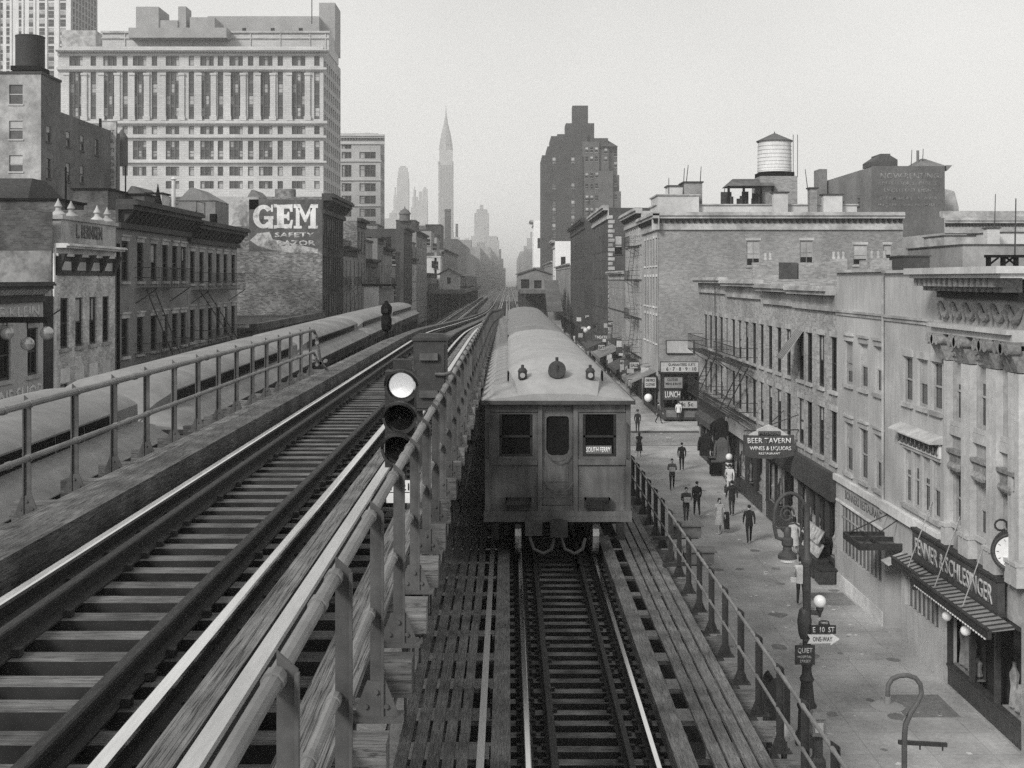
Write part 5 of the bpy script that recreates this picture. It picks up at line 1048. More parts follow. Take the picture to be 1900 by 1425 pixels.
for i, (u0,u1,v0,v1,Y) in enumerate(((215,300,385,345,98),(330,400,372,348,100),(455,490,372,352,131))):
    m = MB(); a, b = pX(u0,Y), pX(u1,Y); m.hexa([(a,Y,pZ(v0,Y)),(b,Y,pZ(v0,Y)),(b,Y+5,pZ(v0,Y)),(a,Y+5,pZ(v0,Y))], [((a*2+b)/3,Y,pZ(v1,Y)),((a*2+b)/3+.2,Y,pZ(v1,Y)),((a*2+b)/3+.2,Y+5,pZ(v1,Y)),((a*2+b)/3,Y+5,pZ(v1,Y))]); m.box(a+.05, b-.05, Y+.1, Y+4.9, 0, pZ(v0,Y)-.002)
    tag(m.build('shed_roof', brown if i else sootroof, loc=(a,Y,0)), ('dark gabled rear roof left of the skyscraper base','low pitched rear roof in front of the big stone building','small pitched roof above the painted brick wall')[i], 'roof')
m = MB(); Y = 96; m.cyl((pX(322,Y),Y,14),(pX(322,Y),Y,pZ(335,Y)),.16,n=10); m.lathe([(.16,0),(.26,.1),(.05,.3)], (pX(322,Y),Y,pZ(335,Y)), 10); tag(m.build('stove_pipe', penth, loc=(pX(322,Y),Y,14)), 'white stove pipe on the roofs before the big stone building', 'pipe')
m = MB(); Y = 80; m.lathe([(.3,0),(.28,.6),(.1,1.4),(.02,1.9)], (pX(293,Y),Y,pZ(386,Y)-.3), 10); tag(m.build('roof_cowl', black, loc=(pX(293,Y),Y,pZ(386,Y))), 'black pointed roof cowl above the brownstone cornice', 'cowl')
m = MB(); Y = 82; m.cyl((pX(396,Y),Y,pZ(410,Y)-.4),(pX(396,Y),Y,pZ(397,Y)),.26,n=12); tag(m.build('roof_vent', black, loc=(pX(396,Y),Y,pZ(410,Y))), 'round black vent drum on the lower brownstone roof', 'vent')
q = MB(); Y = 79
for a, b in (((365,400),(365,373)),((380,403),(380,376)),((365,374),(380,377)),((358,404),(365,390))): q.bar((pX(a[0],Y),Y,pZ(a[1],Y)),(pX(b[0],Y),Y,pZ(b[1],Y)),.05,.05)
tag(q.build('roof_ladder', iron_d, loc=(pX(370,Y),Y,14)), 'thin iron roof ladder frame on the lower brownstone house', 'ladder')
m = MB(); Y = 60; m.cyl((pX(122,Y),Y,13),(pX(122,Y),Y,pZ(310,Y)),.05,n=6); tag(m.build('roof_pole', black, loc=(pX(122,Y),Y,13)), 'black pole standing before the tank building side wall', 'pole')
# brick building with roof tank
Y = 103.8; xa = pX(76,Y); z1 = pZ(137,Y); tb_ = M('sooty_brown_lit_front', .28, .9, .35, 1.2, .1, stain=.3, sscale=.25); tb_d = M('sooty_brown_shaded_side', .13, .9, .3, 1.4, .1, stain=.3, sscale=.25); q = thing('tank_building', 'sooty brick warehouse carrying a round dark water tank on its roof', 'building', (xa, Y, 0))  # side repeats the front material darker, its shade put into the colour
fo = [(pX(u0,Y)-(xa-20), pX(u1,Y)-(xa-20), pZ(v1,Y), pZ(v0,Y)) for u0,u1,v0,v1 in ((17,42,157,193),(17,42,224,258),(17,42,288,318))]
so = [(d, d+1.0, pZ(v1,yy), pZ(v0,yy)) for d, v0, v1, yy in ((1.2,232,262,105),(5.9,241,270,109),(9.5,249,278,113),(13.6,257,286,117),(1.2,293,330,105),(5.9,300,335,109),(9.5,306,338,113))]
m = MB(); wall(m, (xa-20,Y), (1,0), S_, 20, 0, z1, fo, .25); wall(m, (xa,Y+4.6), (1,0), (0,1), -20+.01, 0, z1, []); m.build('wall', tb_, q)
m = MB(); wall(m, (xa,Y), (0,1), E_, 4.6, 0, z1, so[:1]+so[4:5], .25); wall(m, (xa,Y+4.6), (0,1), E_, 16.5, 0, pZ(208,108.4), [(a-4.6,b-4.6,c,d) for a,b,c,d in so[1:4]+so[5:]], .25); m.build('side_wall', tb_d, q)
windows(q, (xa-20,Y), (1,0), S_, fo, (frame_l, glass_l, stone_m), style='far'); windows(q, (xa,Y), (0,1), E_, so, (frame_d, glass, stone_m), style='far')
m = MB(); m.box(xa-20, xa-.05, Y+.05, Y+4.5, z1-.5, z1-.01).box(xa-20, xa-.05, Y+4.7, Y+21, pZ(208,108.4)-.5, pZ(208,108.4)-.01); m.build('roof', sootroof, q); m = MB(); m.box(xa-20, xa+.1, Y-.1, Y+.2, z1+.001, z1+.2).box(xa-.3, xa+.1, Y+.201, Y+4.6, z1+.001, z1+.2).box(xa-3.2, xa-.6, Y+1.5, Y+3.9, z1+.001, z1+.5); m.build('coping', stone_d, q)
Yt = 106; cx = pX(56,Yt); q = thing('water_tank', 'round dark wooden water tank at the upper left', 'water tank', (cx, Yt, z1+.5)); R0 = 26/F*Yt; zb = pZ(126,Yt); m = MB(); m.lathe([(R0,0),(R0,pZ(70,Yt)-zb),(R0*1.02,pZ(70,Yt)-zb),(R0*1.02,pZ(68,Yt)-zb)], (cx,Yt,zb), 24); m.build('tank', M('dark_tank_staves', .03, .75, .3, 3, st=(8,8,.6)), q, smooth=True); m = MB(); m.box(cx-R0, cx+R0, Yt-R0, Yt+R0, z1+.5, zb-.002); m.build('support_beam', black, q)
bd = board('tall faded roof billboard with slanting painted lines beside the tank building', 187, 216, 226, 350, 122, M('faded_billboard', .38, .85, .3, 2, stain=.3), [], 'billboard', cat='billboard')
for i, v in enumerate((245,262,278,293,305,317,329,340)): letters(('BEST','FUR','COATS','MADE','TO','ORDER','LOW','PRICES')[i], 1.1, .42, lettg, bd, (pX(202,122), 121.99, pZ(v,122)), 0, 'lettering', .02, .01)
m = MB(); m.box(pX(184,122), pX(188,122), 121.9, 122.1, 12, pZ(220,122)); m.build('post', black, bd)
q = thing('water_tank', 'small dark water tank on legs half hidden behind the tall billboard', 'water tank', (pX(226,126), 126, 15)); m = MB(); R0 = 11/F*126; m.lathe([(R0,0),(R0,pZ(255,126)-pZ(308,126)),(.05,pZ(240,126)-pZ(308,126))], (pX(226,126),126,pZ(308,126)), 18); m.build('tank', M('tank2', .1, .8, .3, 3, st=(8,8,.6)), q); m = MB()
for dx in (-.4, .4): m.box(pX(226,126)+dx-.06, pX(226,126)+dx+.06, 125.9, 126.02, 12, pZ(308,126)-.002)
m.build('leg', black, q)
# GEM wall building
YG = 114.8; xg = XL; zt = pZ(365,YG); q = thing('painted_wall_building', 'brick building whose blank side wall carries a worn razor advertisement', 'building', (XL, YG, 0)); xw = pX(300,YG)
fo_ = [(.6+i*1.55, 1.5+i*1.55, a, b) for i in range(9) for a, b in ((15.2,18.0),(11.4,14.2),(7.6,10.4),(4.2,6.6))]
m = MB(); wall(m, (xw,YG), (1,0), S_, xg-xw, 0, zt, []); m.build('wall', gembrick, q); m = MB(); wall(m, (xw,YG+14.6), (1,0), (0,1), xg-xw, 0, zt, []); m.build('rear_wall', gembrick, q); m = MB(); m.box(pX(510,YG), pX(545,YG), YG+.01, YG+1.2, zt+.001, zt+.75); m.build('chimney', gembrick, q)
m = MB(); wall(m, (xg,YG), (0,1), E_, 14.6, 0, zt, fo_, .3); m.build('avenue_front', M('sooty_dark_front', .055, .85, .2, 4), q); m = MB(); m.box(xw+.05, xg-.1, YG+.1, YG+14.5, zt-.6, zt-.3); m.build('roof', sootroof, q)
windows(q, (xg,YG), (0,1), E_, fo_, (frame_d, glass, stone_d), style='far'); cornice(q, (xg,YG-.4), (0,1), E_, 15, zt+.3, 1.9, 1.2, stone_d, 12, stone_d, bw=.3, bh=.7); fire_escape(q, XL, YG+3, YG+12, (4.0,7.4,11.2,15.0), E_, 1.2)
m = MB(); m.box(pX(350,YG), pX(462,YG), YG-.02, YG-.004, pZ(420,YG), zt).box(pX(462,YG)+.003, pX(480,YG), YG-.02, YG-.004, zt-1.2, zt); m.build('worn_plaster', faded('grey_worn_plaster', .5, .15, .42, .35), q)
dk = M('dark_ad_ground', .095, .9, .25, 2, stain=.25, sscale=.5); m = MB(); m.box(pX(462,YG), pX(597,YG), YG-.02, YG-.004, pZ(466,YG), pZ(370,YG)); m.build('painted_ground', dk, q)
gp = faded('white_ad_paint', .62, .12, .36, 1.6); U = lambda u: pX(u,YG); Zg = lambda v: pZ(v,YG)
m = MB(); y_a, y_b = YG-.035, YG-.021
def poly(pts): m.prism([(U(a),Zg(b)) for a,b in pts], 'xz', y_a, y_b)
for r in ((511,420,521,424),): pass
m.box(U(514),U(527),y_a,y_b,Zg(423),Zg(380)); m.box(U(508),U(514)-.001,y_a,y_b,Zg(424),Zg(418)); m.box(U(508),U(514)-.001,y_a,y_b,Zg(385),Zg(379)); poly([(527.02,380),(543,379),(543,393),(539,393),(537,387),(527.02,387)]); poly([(527.02,398),(532,398),(534,393),(537,393),(537,409),(534,409),(532,405),(527.02,405)]); poly([(527.02,416),(537,416),(540,408),(544,408),(541,424),(527.02,424)])
for a, b in ((545,560),(572,590)):
    m.box(U(a),U(b),y_a,y_b,Zg(424),Zg(419)); 
m.box(U(549),U(556),y_a,y_b,Zg(418.98),Zg(386)); m.box(U(576),U(586),y_a,y_b,Zg(418.98),Zg(386)); poly([(545,385.98),(545,379),(557,379),(567,400),(577,379),(590,379),(590,385.98),(580,385.98),(568,412),(565,412),(553,385.98)])
ring = [];
for k in range(21):
    a = math.radians(38+ (322-38)*k/20); ring.append((489+19.5*math.cos(a), 402-22*math.sin(a), 489+8.5*math.cos(a), 402-14.5*math.sin(a)))
for p, p2 in zip(ring, ring[1:]): m.prism([(U(p[0]),Zg(p[1])),(U(p2[0]),Zg(p2[1])),(U(p2[2]),Zg(p2[3])),(U(p[2]),Zg(p[3]))], 'xz', y_a, y_b)
m.box(U(498),U(506.5),y_a-.002,y_b,Zg(424),Zg(401)); m.box(U(490),U(507.5),y_a-.003,y_b,Zg(407),Zg(401)); m.box(U(503),U(506.5),y_a-.002,y_b,Zg(393),Zg(380)); m.build('painted_lettering', gp, q)
letters('SAFETY', U(584)-U(510), 9/F*YG, faded('faint_ad_paint', .55, .12, .4, 2.2), q, (U(547), YG-.021, Zg(436)), 0, 'painted_lettering', .03, .012); letters('RAZOR', U(586)-U(514), 10/F*YG, faded('faint_ad_paint', .55, .12, .4, 2.2), q, (U(550), YG-.021, Zg(451)), 0, 'painted_lettering', .03, .012)
m = MB(); m.prism([(U(a),Zg(b)) for a,b in ((464,446),(478,433),(500,430),(506,444),(590,462),(590,470),(545,470),(500,463),(478,456))], 'xz', YG-.0206, YG-.0203); m.build('painted_swoosh', faded('swoosh_paint', .5, .11, .46, .9), q)
for i, (u, w_) in enumerate(((520,18),(556,30))): pass
# low building and fence between the row and the painted wall
q = thing('low_store', 'long low store with a tarred flat roof filling the gap before the painted wall', 'building', (XL-5, 95, 0)); m = MB(); m.box(XL-16, XL, 84, 114.7, 0, 8.4); m.build('wall', dbrick, q); m = MB(); m.box(XL-16, XL+.3, 83.8, 114.7, 8.402, 8.6); m.box(XL-.3, XL+.2, 83.8, 114.7, 8.602, 8.9); m.box(XL-16, XL-.301, 88, 88.2, 8.602, 9.2); m.build('roof', sootroof, q)
# big stone department store building far behind
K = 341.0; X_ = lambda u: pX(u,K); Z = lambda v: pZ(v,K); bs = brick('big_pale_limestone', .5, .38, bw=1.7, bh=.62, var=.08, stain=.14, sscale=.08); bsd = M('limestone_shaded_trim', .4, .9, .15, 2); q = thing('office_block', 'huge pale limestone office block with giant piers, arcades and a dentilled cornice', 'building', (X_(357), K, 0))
wide = [141,204,259,320,384,438,493,554]; nar = [173,232,286.5,355,409,465,520,588]; ops = []; kinds = []
for v0, v1 in ((104,122),(133,221),(234,249),(261,296),(309,326),(336,350)):
    for c, hw in [(c, 12.5) for c in wide] + [(c, 5) for c in nar]:
        if v0 > 330 and c < 300: continue
        ops.append((X_(c-hw)-X_(108), X_(c+hw)-X_(108), Z(v1), Z(v0)))
m = MB(); wall(m, (X_(108),K), (1,0), S_, X_(600)-X_(108), 0, Z(88), ops, .9); m.build('wall', bs, q)
windows(q, (X_(108),K), (1,0), S_, ops, (M('big_window_frame', .09, .7, .2, 3), M('big_window_glass', .035, .25, .5, .3, spec=.5), stone_m), style='bay')
m = MB(); e_ops = [(2+i*4.2, 4.6+i*4.2, Z(v+16), Z(v)) for i in range(8) for v in range(110,360,25)]; wall(m, (X_(600),K), (0,1), E_, 35, 0, Z(88), e_ops, .4); m.build('side_wall', M('shaded_limestone_side', .36, .9, .1, 2, stain=.12), q)  # east side in darker limestone, shade painted into its colour
w_ = MB()
for a, b, c, d in e_ops: w_.box(X_(600)-.42, X_(600)-.38, K+a, K+b, c, d)
tag(w_.build('window', glass, q), kind='stuff')
m = MB()
for v, h_, o_ in ((126,4,1.0),(225,5,1.2),(252,4,1.0),(299,3.5,1.0),(299+.1,0,0)):
    if h_: m.box(X_(107), X_(600)+o_, K-o_, K-.01, Z(v+h_), Z(v))
for v in (129.6, 230.5): m.box(X_(107.5), X_(600)+.5, K-.55, K-.011, Z(v+2.5), Z(v))
m.build('string_course', bs, q); cornice(q, (X_(107),K), (1,0), S_, X_(600)-X_(107)+1.6, Z(94), 1.4, 2.2, bs, 0); m = MB()
for i in range(92): x = X_(109)+i*.81; m.box(x, x+.4, K-1.6, K-.3, Z(98.6), Z(96.4))
m.build('dentil_band', bsd, q); m = MB(); m.box(X_(130), X_(600), K+.2, K+1.2, Z(94), Z(86)); m.build('attic_band', bs, q)
for c in [(a+b)/2 for a, b in zip(sorted(wide+nar), sorted(wide+nar)[1:])] + [124]:
    m = MB(); m.box(X_(c-5), X_(c+5), K-.5, K-.011, Z(221), Z(136)); m.box(X_(c-6), X_(c+6), K-.7, K-.012, Z(139.5), Z(136.1)-.01) if 0 else m.box(X_(c-6), X_(c+6), K-.75, K-.501, Z(140), Z(136)); m.box(X_(c-6.5), X_(c+6.5), K-.8, K-.501, Z(224), Z(216)); m.build('pier', bs, q)
m = MB(); m.box(pX(190,352), X_(600)-.05, 352, 372, pZ(99,352), pZ(60,352)); m.build('upper_storey', bs, q); m = MB(); m.box(pX(188,352), X_(600)+.3, 351.4, 351.99, pZ(61.5,352), pZ(58,352)).box(pX(188,352), X_(600), 351.6, 351.99, pZ(72,352), pZ(70,352)); m.build('upper_cornice', bsd, q); m = MB()
for u in (232,272,315,357,410,465,520,575,604): m.box(pX(u-1,352), pX(u+1,352), 351.7, 351.99, pZ(94,352), pZ(61.6,352))
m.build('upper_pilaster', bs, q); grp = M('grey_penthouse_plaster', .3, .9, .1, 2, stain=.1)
m = MB(); m.box(X_(226),X_(411),K+6,K+26,Z(62),Z(43)); m.box(pX(385,360),pX(592,360),360,368,pZ(62,360),pZ(30,360)); m.box(X_(238),X_(281),K+7,K+18,Z(44),Z(2)); m.box(X_(281)+.01,X_(316),K+7.5,K+16,Z(44),Z(27)); m.box(X_(316)+.01,X_(331),K+8,K+14,Z(44),Z(0)); m.box(X_(340),X_(387),K+7,K+18,Z(44),Z(22)); m.build('penthouse', grp, q); m = MB(); m.box(pX(592,364), X_(600)-.02, 364, 375.9, pZ(95,364), pZ(5,364)); m.build('corner_tower', grp, q)
m = MB()
for u in (403,453,506,558): m.box(pX(u-3.5,360), pX(u+3.5,360), 359.9, 359.99, pZ(58,360), pZ(52,360))
m.build('penthouse_window', glass, q); m = MB(); m.cyl((X_(569),K+9,Z(32)),(X_(569),K+9,Z(-40)),.14,n=6); m.build('flagpole', stone_d, q)
# second pale office block behind it
K = 430.0; X_ = lambda u: pX(u,K); Z = lambda v: pZ(v,K); q = thing('office_block', 'narrower pale office block just right of the huge one, with grouped windows', 'building', (X_(670), K, 0)); ops = []
for v0, v1 in ((266,276),(282,294),(306,328),(340,355),(363,378),(387,402),(410,426)):
    for a, b in ((634,652),(667,697)):
        if v0 < 270 and a > 660: continue
        ops.append((X_(a)-X_(600), X_(b)-X_(600), Z(v1), Z(v0)))
m = MB(); wall(m, (X_(600),K), (1,0), S_, X_(706)-X_(600), 0, Z(262), ops, .5); m.build('wall', M('second_block_stone', .4, .9, .1, 2, stain=.1), q); m = MB(); wall(m, (X_(706),K), (0,1), E_, 14, 0, Z(250), [(2+i*4,4.4+i*4,Z(v+13),Z(v)) for i in range(3) for v in range(285,440,24)], .4); m.box(X_(600), X_(706)-.4, K+.6, K+14, 1, Z(262)); m.build('side_wall', grp, q)
windows(q, (X_(600),K), (1,0), S_, ops, (M('big_window_frame', .2), M('big_window_glass', .07), stone_m), style='bay', var=0); cornice(q, (X_(600),K), (1,0), S_, X_(706)-X_(600)+1.5, Z(250), 3.4, 1.8, bs, 22, bsd, bw=.4, bh=.8)
m = MB()
for v in (298, 333, 381): m.box(X_(600), X_(706)+.4, K-.5, K-.01, Z(v+2), Z(v))
m.box(X_(620), X_(700), K+2, K+10, Z(250), Z(246)).box(X_(676), X_(684), K+3, K+6, Z(246), Z(244)); m.build('string_course', bs, q)
# skyscraper at the upper left
K = 420.0; X_ = lambda u: pX(u,K); Z = lambda v: pZ(v,K); q = thing('skyscraper', 'white striped skyscraper cut off by the top left corner', 'building', (X_(60), K, 0)); xs = [pX(u,K) for u in (-24,0,17,40,59,78,95,117)]; ops = [(x-1.0-X_(-45), x+1.0-X_(-45), Z(v+13), Z(v)) for x in xs for v in (-28,-12,5,20,36,52,68,85,100,115,131)]
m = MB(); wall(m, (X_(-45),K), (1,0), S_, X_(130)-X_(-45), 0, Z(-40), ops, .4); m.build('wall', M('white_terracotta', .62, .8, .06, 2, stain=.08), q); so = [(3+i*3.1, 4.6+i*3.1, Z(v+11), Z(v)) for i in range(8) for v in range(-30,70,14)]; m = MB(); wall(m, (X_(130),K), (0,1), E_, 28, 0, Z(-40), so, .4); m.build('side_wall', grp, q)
windows(q, (X_(-45),K), (1,0), S_, ops, (frame_l, M('big_window_glass', .07), stone_l), style='far'); w_ = MB()
for a, b, c, d in so: w_.box(X_(130)-.42, X_(130)-.36, K+a, K+b, c, d)
tag(w_.build('window', glass, q), kind='stuff'); m = MB()
for i in range(9): u = -45+175*(i)/8; m.box(X_(u)-.35, X_(u)+.35, K-.35, K-.01, 0, Z(-40))
m.build('pier', M('white_terracotta', .62), q); m = MB(); m.box(X_(130)+.02, X_(192), K-8, K+4, 60, Z(65)); m.build('setback', stone_m, q)
# avenue row beyond, seen edge on
lef = [(129.6,141,15.2,brown2,'brown avenue building just past the painted wall, left side',3),(141.1,150,18.8,gembrick,'taller brick avenue building with a bare side wall, left side',3),(150.1,163,14.2,dbrick,'dark brick avenue building in the middle of the left row',4),(163.1,171,17.5,brown,'brown avenue building with a rooftop hood, left side',2),(171.1,184,16.2,rb,'grey brick avenue building before the left side street',4),
 (204,222,20.5,dbr2,'dark tall avenue building past the left side street',5),(222.1,232,15.5,penth,'whitish low avenue house on the left near the station',3),(232.1,262,21,brown2,'brown avenue building behind the left station house',7),(262.1,299,13,rb,'grey avenue building far up the left side',6),(320,330,19,rb,'narrow grey avenue building behind the small white house',2),(330.1,420,20,brown,'brown block far up the left side',14),(421,560,26,rb,'hazy grey block on the left beyond the station',0),(560.1,760,24,brown2,'hazier block on the left near the vanishing point',0),(761,1200,32,rb,'faint block on the left near the vanishing point',0),(1201,1900,44,rb,'faintest block closing the left side of the avenue',0)]
for i, (y0, y1, z, mt, lb, n) in enumerate(lef):
    if n: avenue(lb, 'avenue_building', y0, y1, z, mt, [r for r in ((4.2,6.6),(8,10.4),(11.6,14),(15.2,17.6),(18.4,20)) if r[1] < z-.8], n, (1.0,.6,stone_d,0), side=-1, d=16, front=[(13.0,13.9,z-3.2,z-1.4),(9.8,10.7,z-3.2,z-1.4)] if i in (1,3,5,6) else None, fe=(y0+2, y0+7, (3.9,7.7,11.3)) if i in (0,2,4) else None)
    else:
        t = thing('avenue_block', lb, 'building', (XL, y0, 0)); shell(t, XL-18, XL, y0, y1, 0, z, mt, {}); m = MB(); m.box(XL-14, XL-6, y0+8, y0+24, z, z+5); m.build('bulkhead', mt, t)
bk = [(640,695,448,150,8,rb,'grey rear building with a flat top right of the painted wall'),(655,700,418,230,12,gembrick,'brick rear block below the second office block'),(700,745,432,250,12,brown2,'brown rear block left of the round tank'),(735,770,410,300,14,dbr2,'dark rear block under the far skyscrapers'),(768,800,428,330,14,rb,'grey rear block under the far towers'),(790,818,418,380,14,dbr,'dark rear block left of the tall slim chimney'),(806,850,440,300,12,rb,'hazy low rear block below the spired tower'),(700,742,470,190,8,dbrick,'dark rear wall behind the left avenue row'),(745,775,452,225,6,brown,'brown rear block near the white house')]
for u0,u1,v,Y,d,mt,lb in bk: roofbox('rear_building', lb, 'building', u0, min(u1, U0-17.7*F/Y), v, 0, Y, d, mt, stone_d, .3, wins=(3,3))
roofbox('factory_chimney', 'slim dark square chimney in front of the spired tower', 'chimney', 825, 836, 392, 0, 560, 3, br5, br5, 1.0)
q = MB(); Y = 300; q.lathe([(1.3,0),(1.3,1.6),(1.6,1.7),(1.0,2.6),(.2,3.1),(.1,3.6)], (pX(751,Y),Y,pZ(410,Y)), 14); tag(q.build('roof_cupola', br5, loc=(pX(751,Y),Y,pZ(410,Y))), 'round roof cupola with a cap under the far towers', 'cupola')
for u0, u1, v, Y, lb in ((1,1,1,1,''),): pass
board('bare white roof billboard on the left avenue row', 759, 777, 458, 490, 240, penth, [], 'billboard', cat='billboard')
t = roofbox('white_house', 'small white house end with one arched window on the left', 'building', 781, 817, 478, 0, 300, 8, penth, stone_m, .4)
m = MB(); m.box(pX(801,300), pX(808,300), 299.9, 299.99, pZ(497,300), pZ(484,300)); m.build('window', glass, t)
# far skyline
hz1 = M('far_tower_stone', .33, .9, .12, .6, stain=.1, sscale=.05); hz2 = M('far_tower_metal', .22, .6, .1, .5)
def far(label, name, u, Y, parts, cat='building', mt=None):
    q = thing(name, label, cat, (pX(u,Y), Y, 0)); m = MB()
    for i, (u0, u1, v) in enumerate(parts): d = (u1-u0)/F*Y; m.box(pX(u0,Y), pX(u1,Y), Y+i*.5-d*.0, Y+d*.9-i*.5, 0, pZ(v,Y))
    m.build('shaft', mt or hz1, q); return q
Y = 2000.0; q = far('tallest far skyscraper with a tapering metal crown and needle spire', 'spired_skyscraper', 826, Y, ((808,846,452),(812.5,841.5,430),(813,840.5,302),(815,839,278))); m = MB(); cx = pX(826.8,Y); s = Y/F
prof = [(11.5,278),(10.5,268),(9,256),(7.5,246),(5.5,237),(3.6,228),(2.2,219),(1.2,210),(.5,200),(.12,190)]
m.lathe([(r*s*1.15, pZ(v,Y)-pZ(278,Y)) for r, v in prof], (cx, Y+12, pZ(278,Y)), 8); m.build('spire', hz2, q); m = MB()
for i in range(9): x = pX(815+i*2.9,Y); m.box(x, x+.9, Y-.4, Y-.02, 40, pZ(305,Y))
tag(m.build('window', hz2, q), kind='stuff')
m = MB(); m.box(pX(812.6,Y),pX(815,Y),Y-1,Y+10,pZ(304,Y),pZ(299,Y)).box(pX(838.6,Y),pX(841,Y),Y-1,Y+10,pZ(304,Y),pZ(299,Y)); m.build('corner_ornament', hz2, q)
q = far('second tallest far tower with a rounded top, left of the spire', 'far_tower', 747, 1900, ((736.5,758,330),(738,757,318),(739.5,755.5,311),(742,753,308))); far('slim pointed far tower between the rounded one and the twin towers', 'far_tower', 769, 2050, ((762,778,385),(765,775,365),(767,771.5,352),(768.5,770,346)))
far('pair of joined far towers with pale tops', 'far_tower', 785, 2000, ((775,793,372),(784,793,350),(777,783,355),(786,791,347))); far('low stepped far tower left of the rounded one', 'far_tower', 733, 2100, ((727,740,390),(730,736,362),(732,735,347)))
far('broad stepped far tower over the end of the avenue', 'far_tower', 895, 1350, ((876,926,446),(874,922,438),(880,907,395),(884,904,388),(890,897,380)) ); far('stepped flank blocks tumbling down beside the broad far tower', 'far_block', 915, 1360, ((905,924,440),(910,930,462),(915,934,480),(918,938,497)))
far('low far block right of the spired tower base', 'far_block', 856, 1500, ((841,853,440),(848,862,456),(858,876,450),(845,850,415),(862,870,442)))
far('hazy low blocks below the far towers at the left', 'far_block', 740, 1500, ((712,740,405),(722,735,395),(700,720,410)))
far('pale far slab right of the vanishing point beside the white house', 'far_block', 985, 1000, ((978,1006,442),(984,1000,430),(990,1004,422)))
# ================= street things and people (right hand pavement) =================
# crook lamp post with signs
YL = 31.3; xl = pX(1497, YL); q = thing('lamp_post', 'dark cast iron lamp post with a scrolled crook, hanging lamp and a round side globe', 'street lamp', (xl, YL, 0))
cast = M('cast_iron_paint', .055, .55, .3, 6, .1)
m = MB(); m.lathe([(.3,0),(.3,.25),(.24,.35),(.22,.9),(.26,1.0),(.2,1.1),(.15,1.6),(.19,1.68),(.13,1.8),(.12,2.0),(.15,2.05),(.11,2.12),(.1,4.6),(.15,4.68),(.15,4.8),(.09,4.9),(.075,6.0)], (xl,YL,0), 14); m.build('post', cast, q, smooth=True)
R = .55; cx = xl-.42; m = MB(); zc = pZ(915,YL)-.6; pts = [(xl,YL,5.6),(xl,YL,zc)] + [(cx+.42*math.cos(a), YL, zc+.6*math.sin(a)) for a in [i*PI/10 for i in range(1,11)]] + [(cx-.42,YL,zc-.25),(cx-.36,YL,zc-.55),(cx-.2,YL,zc-.6)]
m.tube(pts, .05, 8); m.tube([(cx-.1+.2*math.cos(a)*(1-a/14), YL, zc+.05+.24*math.sin(a)*(1-a/14)) for a in [i*.45 for i in range(24)]], .025, 6); m.tube([(xl-.02,YL,5.5),(xl-.3,YL,5.7),(cx-.05,YL,zc-.2)], .025, 6); m.build('crook', cast, q, smooth=True)
m = MB(); lx = pX(1461,YL); zt = pZ(978,YL); m.cyl((cx-.38,YL,zc-.3),(lx,YL,zt-.02),.03,n=6); m.lathe([(.06,0),(.1,-.08),(.09,-.25),(.15,-.3),(.15,-.45),(.11,-.5),(.12,-.6),(.24,-.72),(.25,-.8)], (lx,YL,zt), 14); l = m.build('lamp_hood', cast, q, smooth=True); m = MB(); m.lathe([(.23,-.8),(.2,-.88),(.1,-.93),(.01,-.95)], (lx,YL,zt), 14); m.build('lamp_glass', globe, l, smooth=True)
zg = pZ(1116,YL); xg = pX(1521,YL); m = MB(); m.bar((xl,YL,zg-.27),(xg,YL,zg-.3),.05,.12); m.lathe([(.03,-.4),(.05,-.3),(.1,-.2),(.1,-.16)], (xg,YL,zg), 10); b = m.build('globe_bracket', cast, q); m = MB(); m.ball((xg,YL,zg), .165, 16); m.build('globe', globe, b, smooth=True)
m = MB(); m.lathe([(.11,0),(.16,.15),(.19,.45),(.15,.7),(.1,.78)], (xl-.06,YL,pZ(1185,YL)), 12); m.build('signal_drum', cast, q, smooth=True)
def hang(name, label, cat, u, v0, v1, u0, u1, mat, txts, poly=None, top=None):
    Y = YL-.16; s = thing(name, label, cat, (pX((u0+u1)/2,Y), Y, pZ(v1,Y))); m = MB()
    pp = poly or [(u0,v1),(u1,v1),(u1,v0),(u0,v0)]; m.prism([(pX(a,Y), pZ(b,Y)) for a, b in pp], 'xz', Y-.015, Y+.015); m.build('plate', mat, s)
    if top: m = MB(); m.prism([(pX(a,Y), pZ(b,Y)) for a, b in top], 'xz', Y-.012, Y+.012); m.build('crest', mat, s)
    for s_, a, b, c, d, lm in txts: letters(s_, pX(b,Y)-pX(a,Y), (d-c)/F*Y, lm, s, (pX((a+b)/2,Y), Y-.0155, pZ((c+d)/2,Y)), 0, 'lettering', .012, .004)
    m = MB(); m.box(xl-.11, pX(max(u0,1503),Y)+.03, Y+.016, Y+.05, pZ(v1-3,Y), pZ(v1-8,Y)); m.build('clamp', cast, s); return s
hang('street_sign', 'dark street name sign reading E 10 ST on the lamp post', 'street sign', 0, 1160, 1176, 1504, 1551, M('blue_sign_enamel', .035, .4, .15, 5), [('E  10  ST', 1508, 1548, 1163, 1173, white), ('THIRD', 1522, 1536, 1153.5, 1157.5, lettw)], None, [(1518,1159.8),(1540,1159.8),(1538,1152.5),(1534,1151),(1524,1151),(1520,1152.5)])
hang('one_way_sign', 'white one way arrow sign pointing right on the lamp post', 'traffic sign', 0, 1177, 1194, 1498, 1558, white, [('ONE-WAY', 1508, 1544, 1181, 1190, ink)], [(1498,1194),(1503,1185.5),(1498,1177),(1541,1178),(1541,1174),(1558,1185.5),(1541,1197),(1541,1193)])
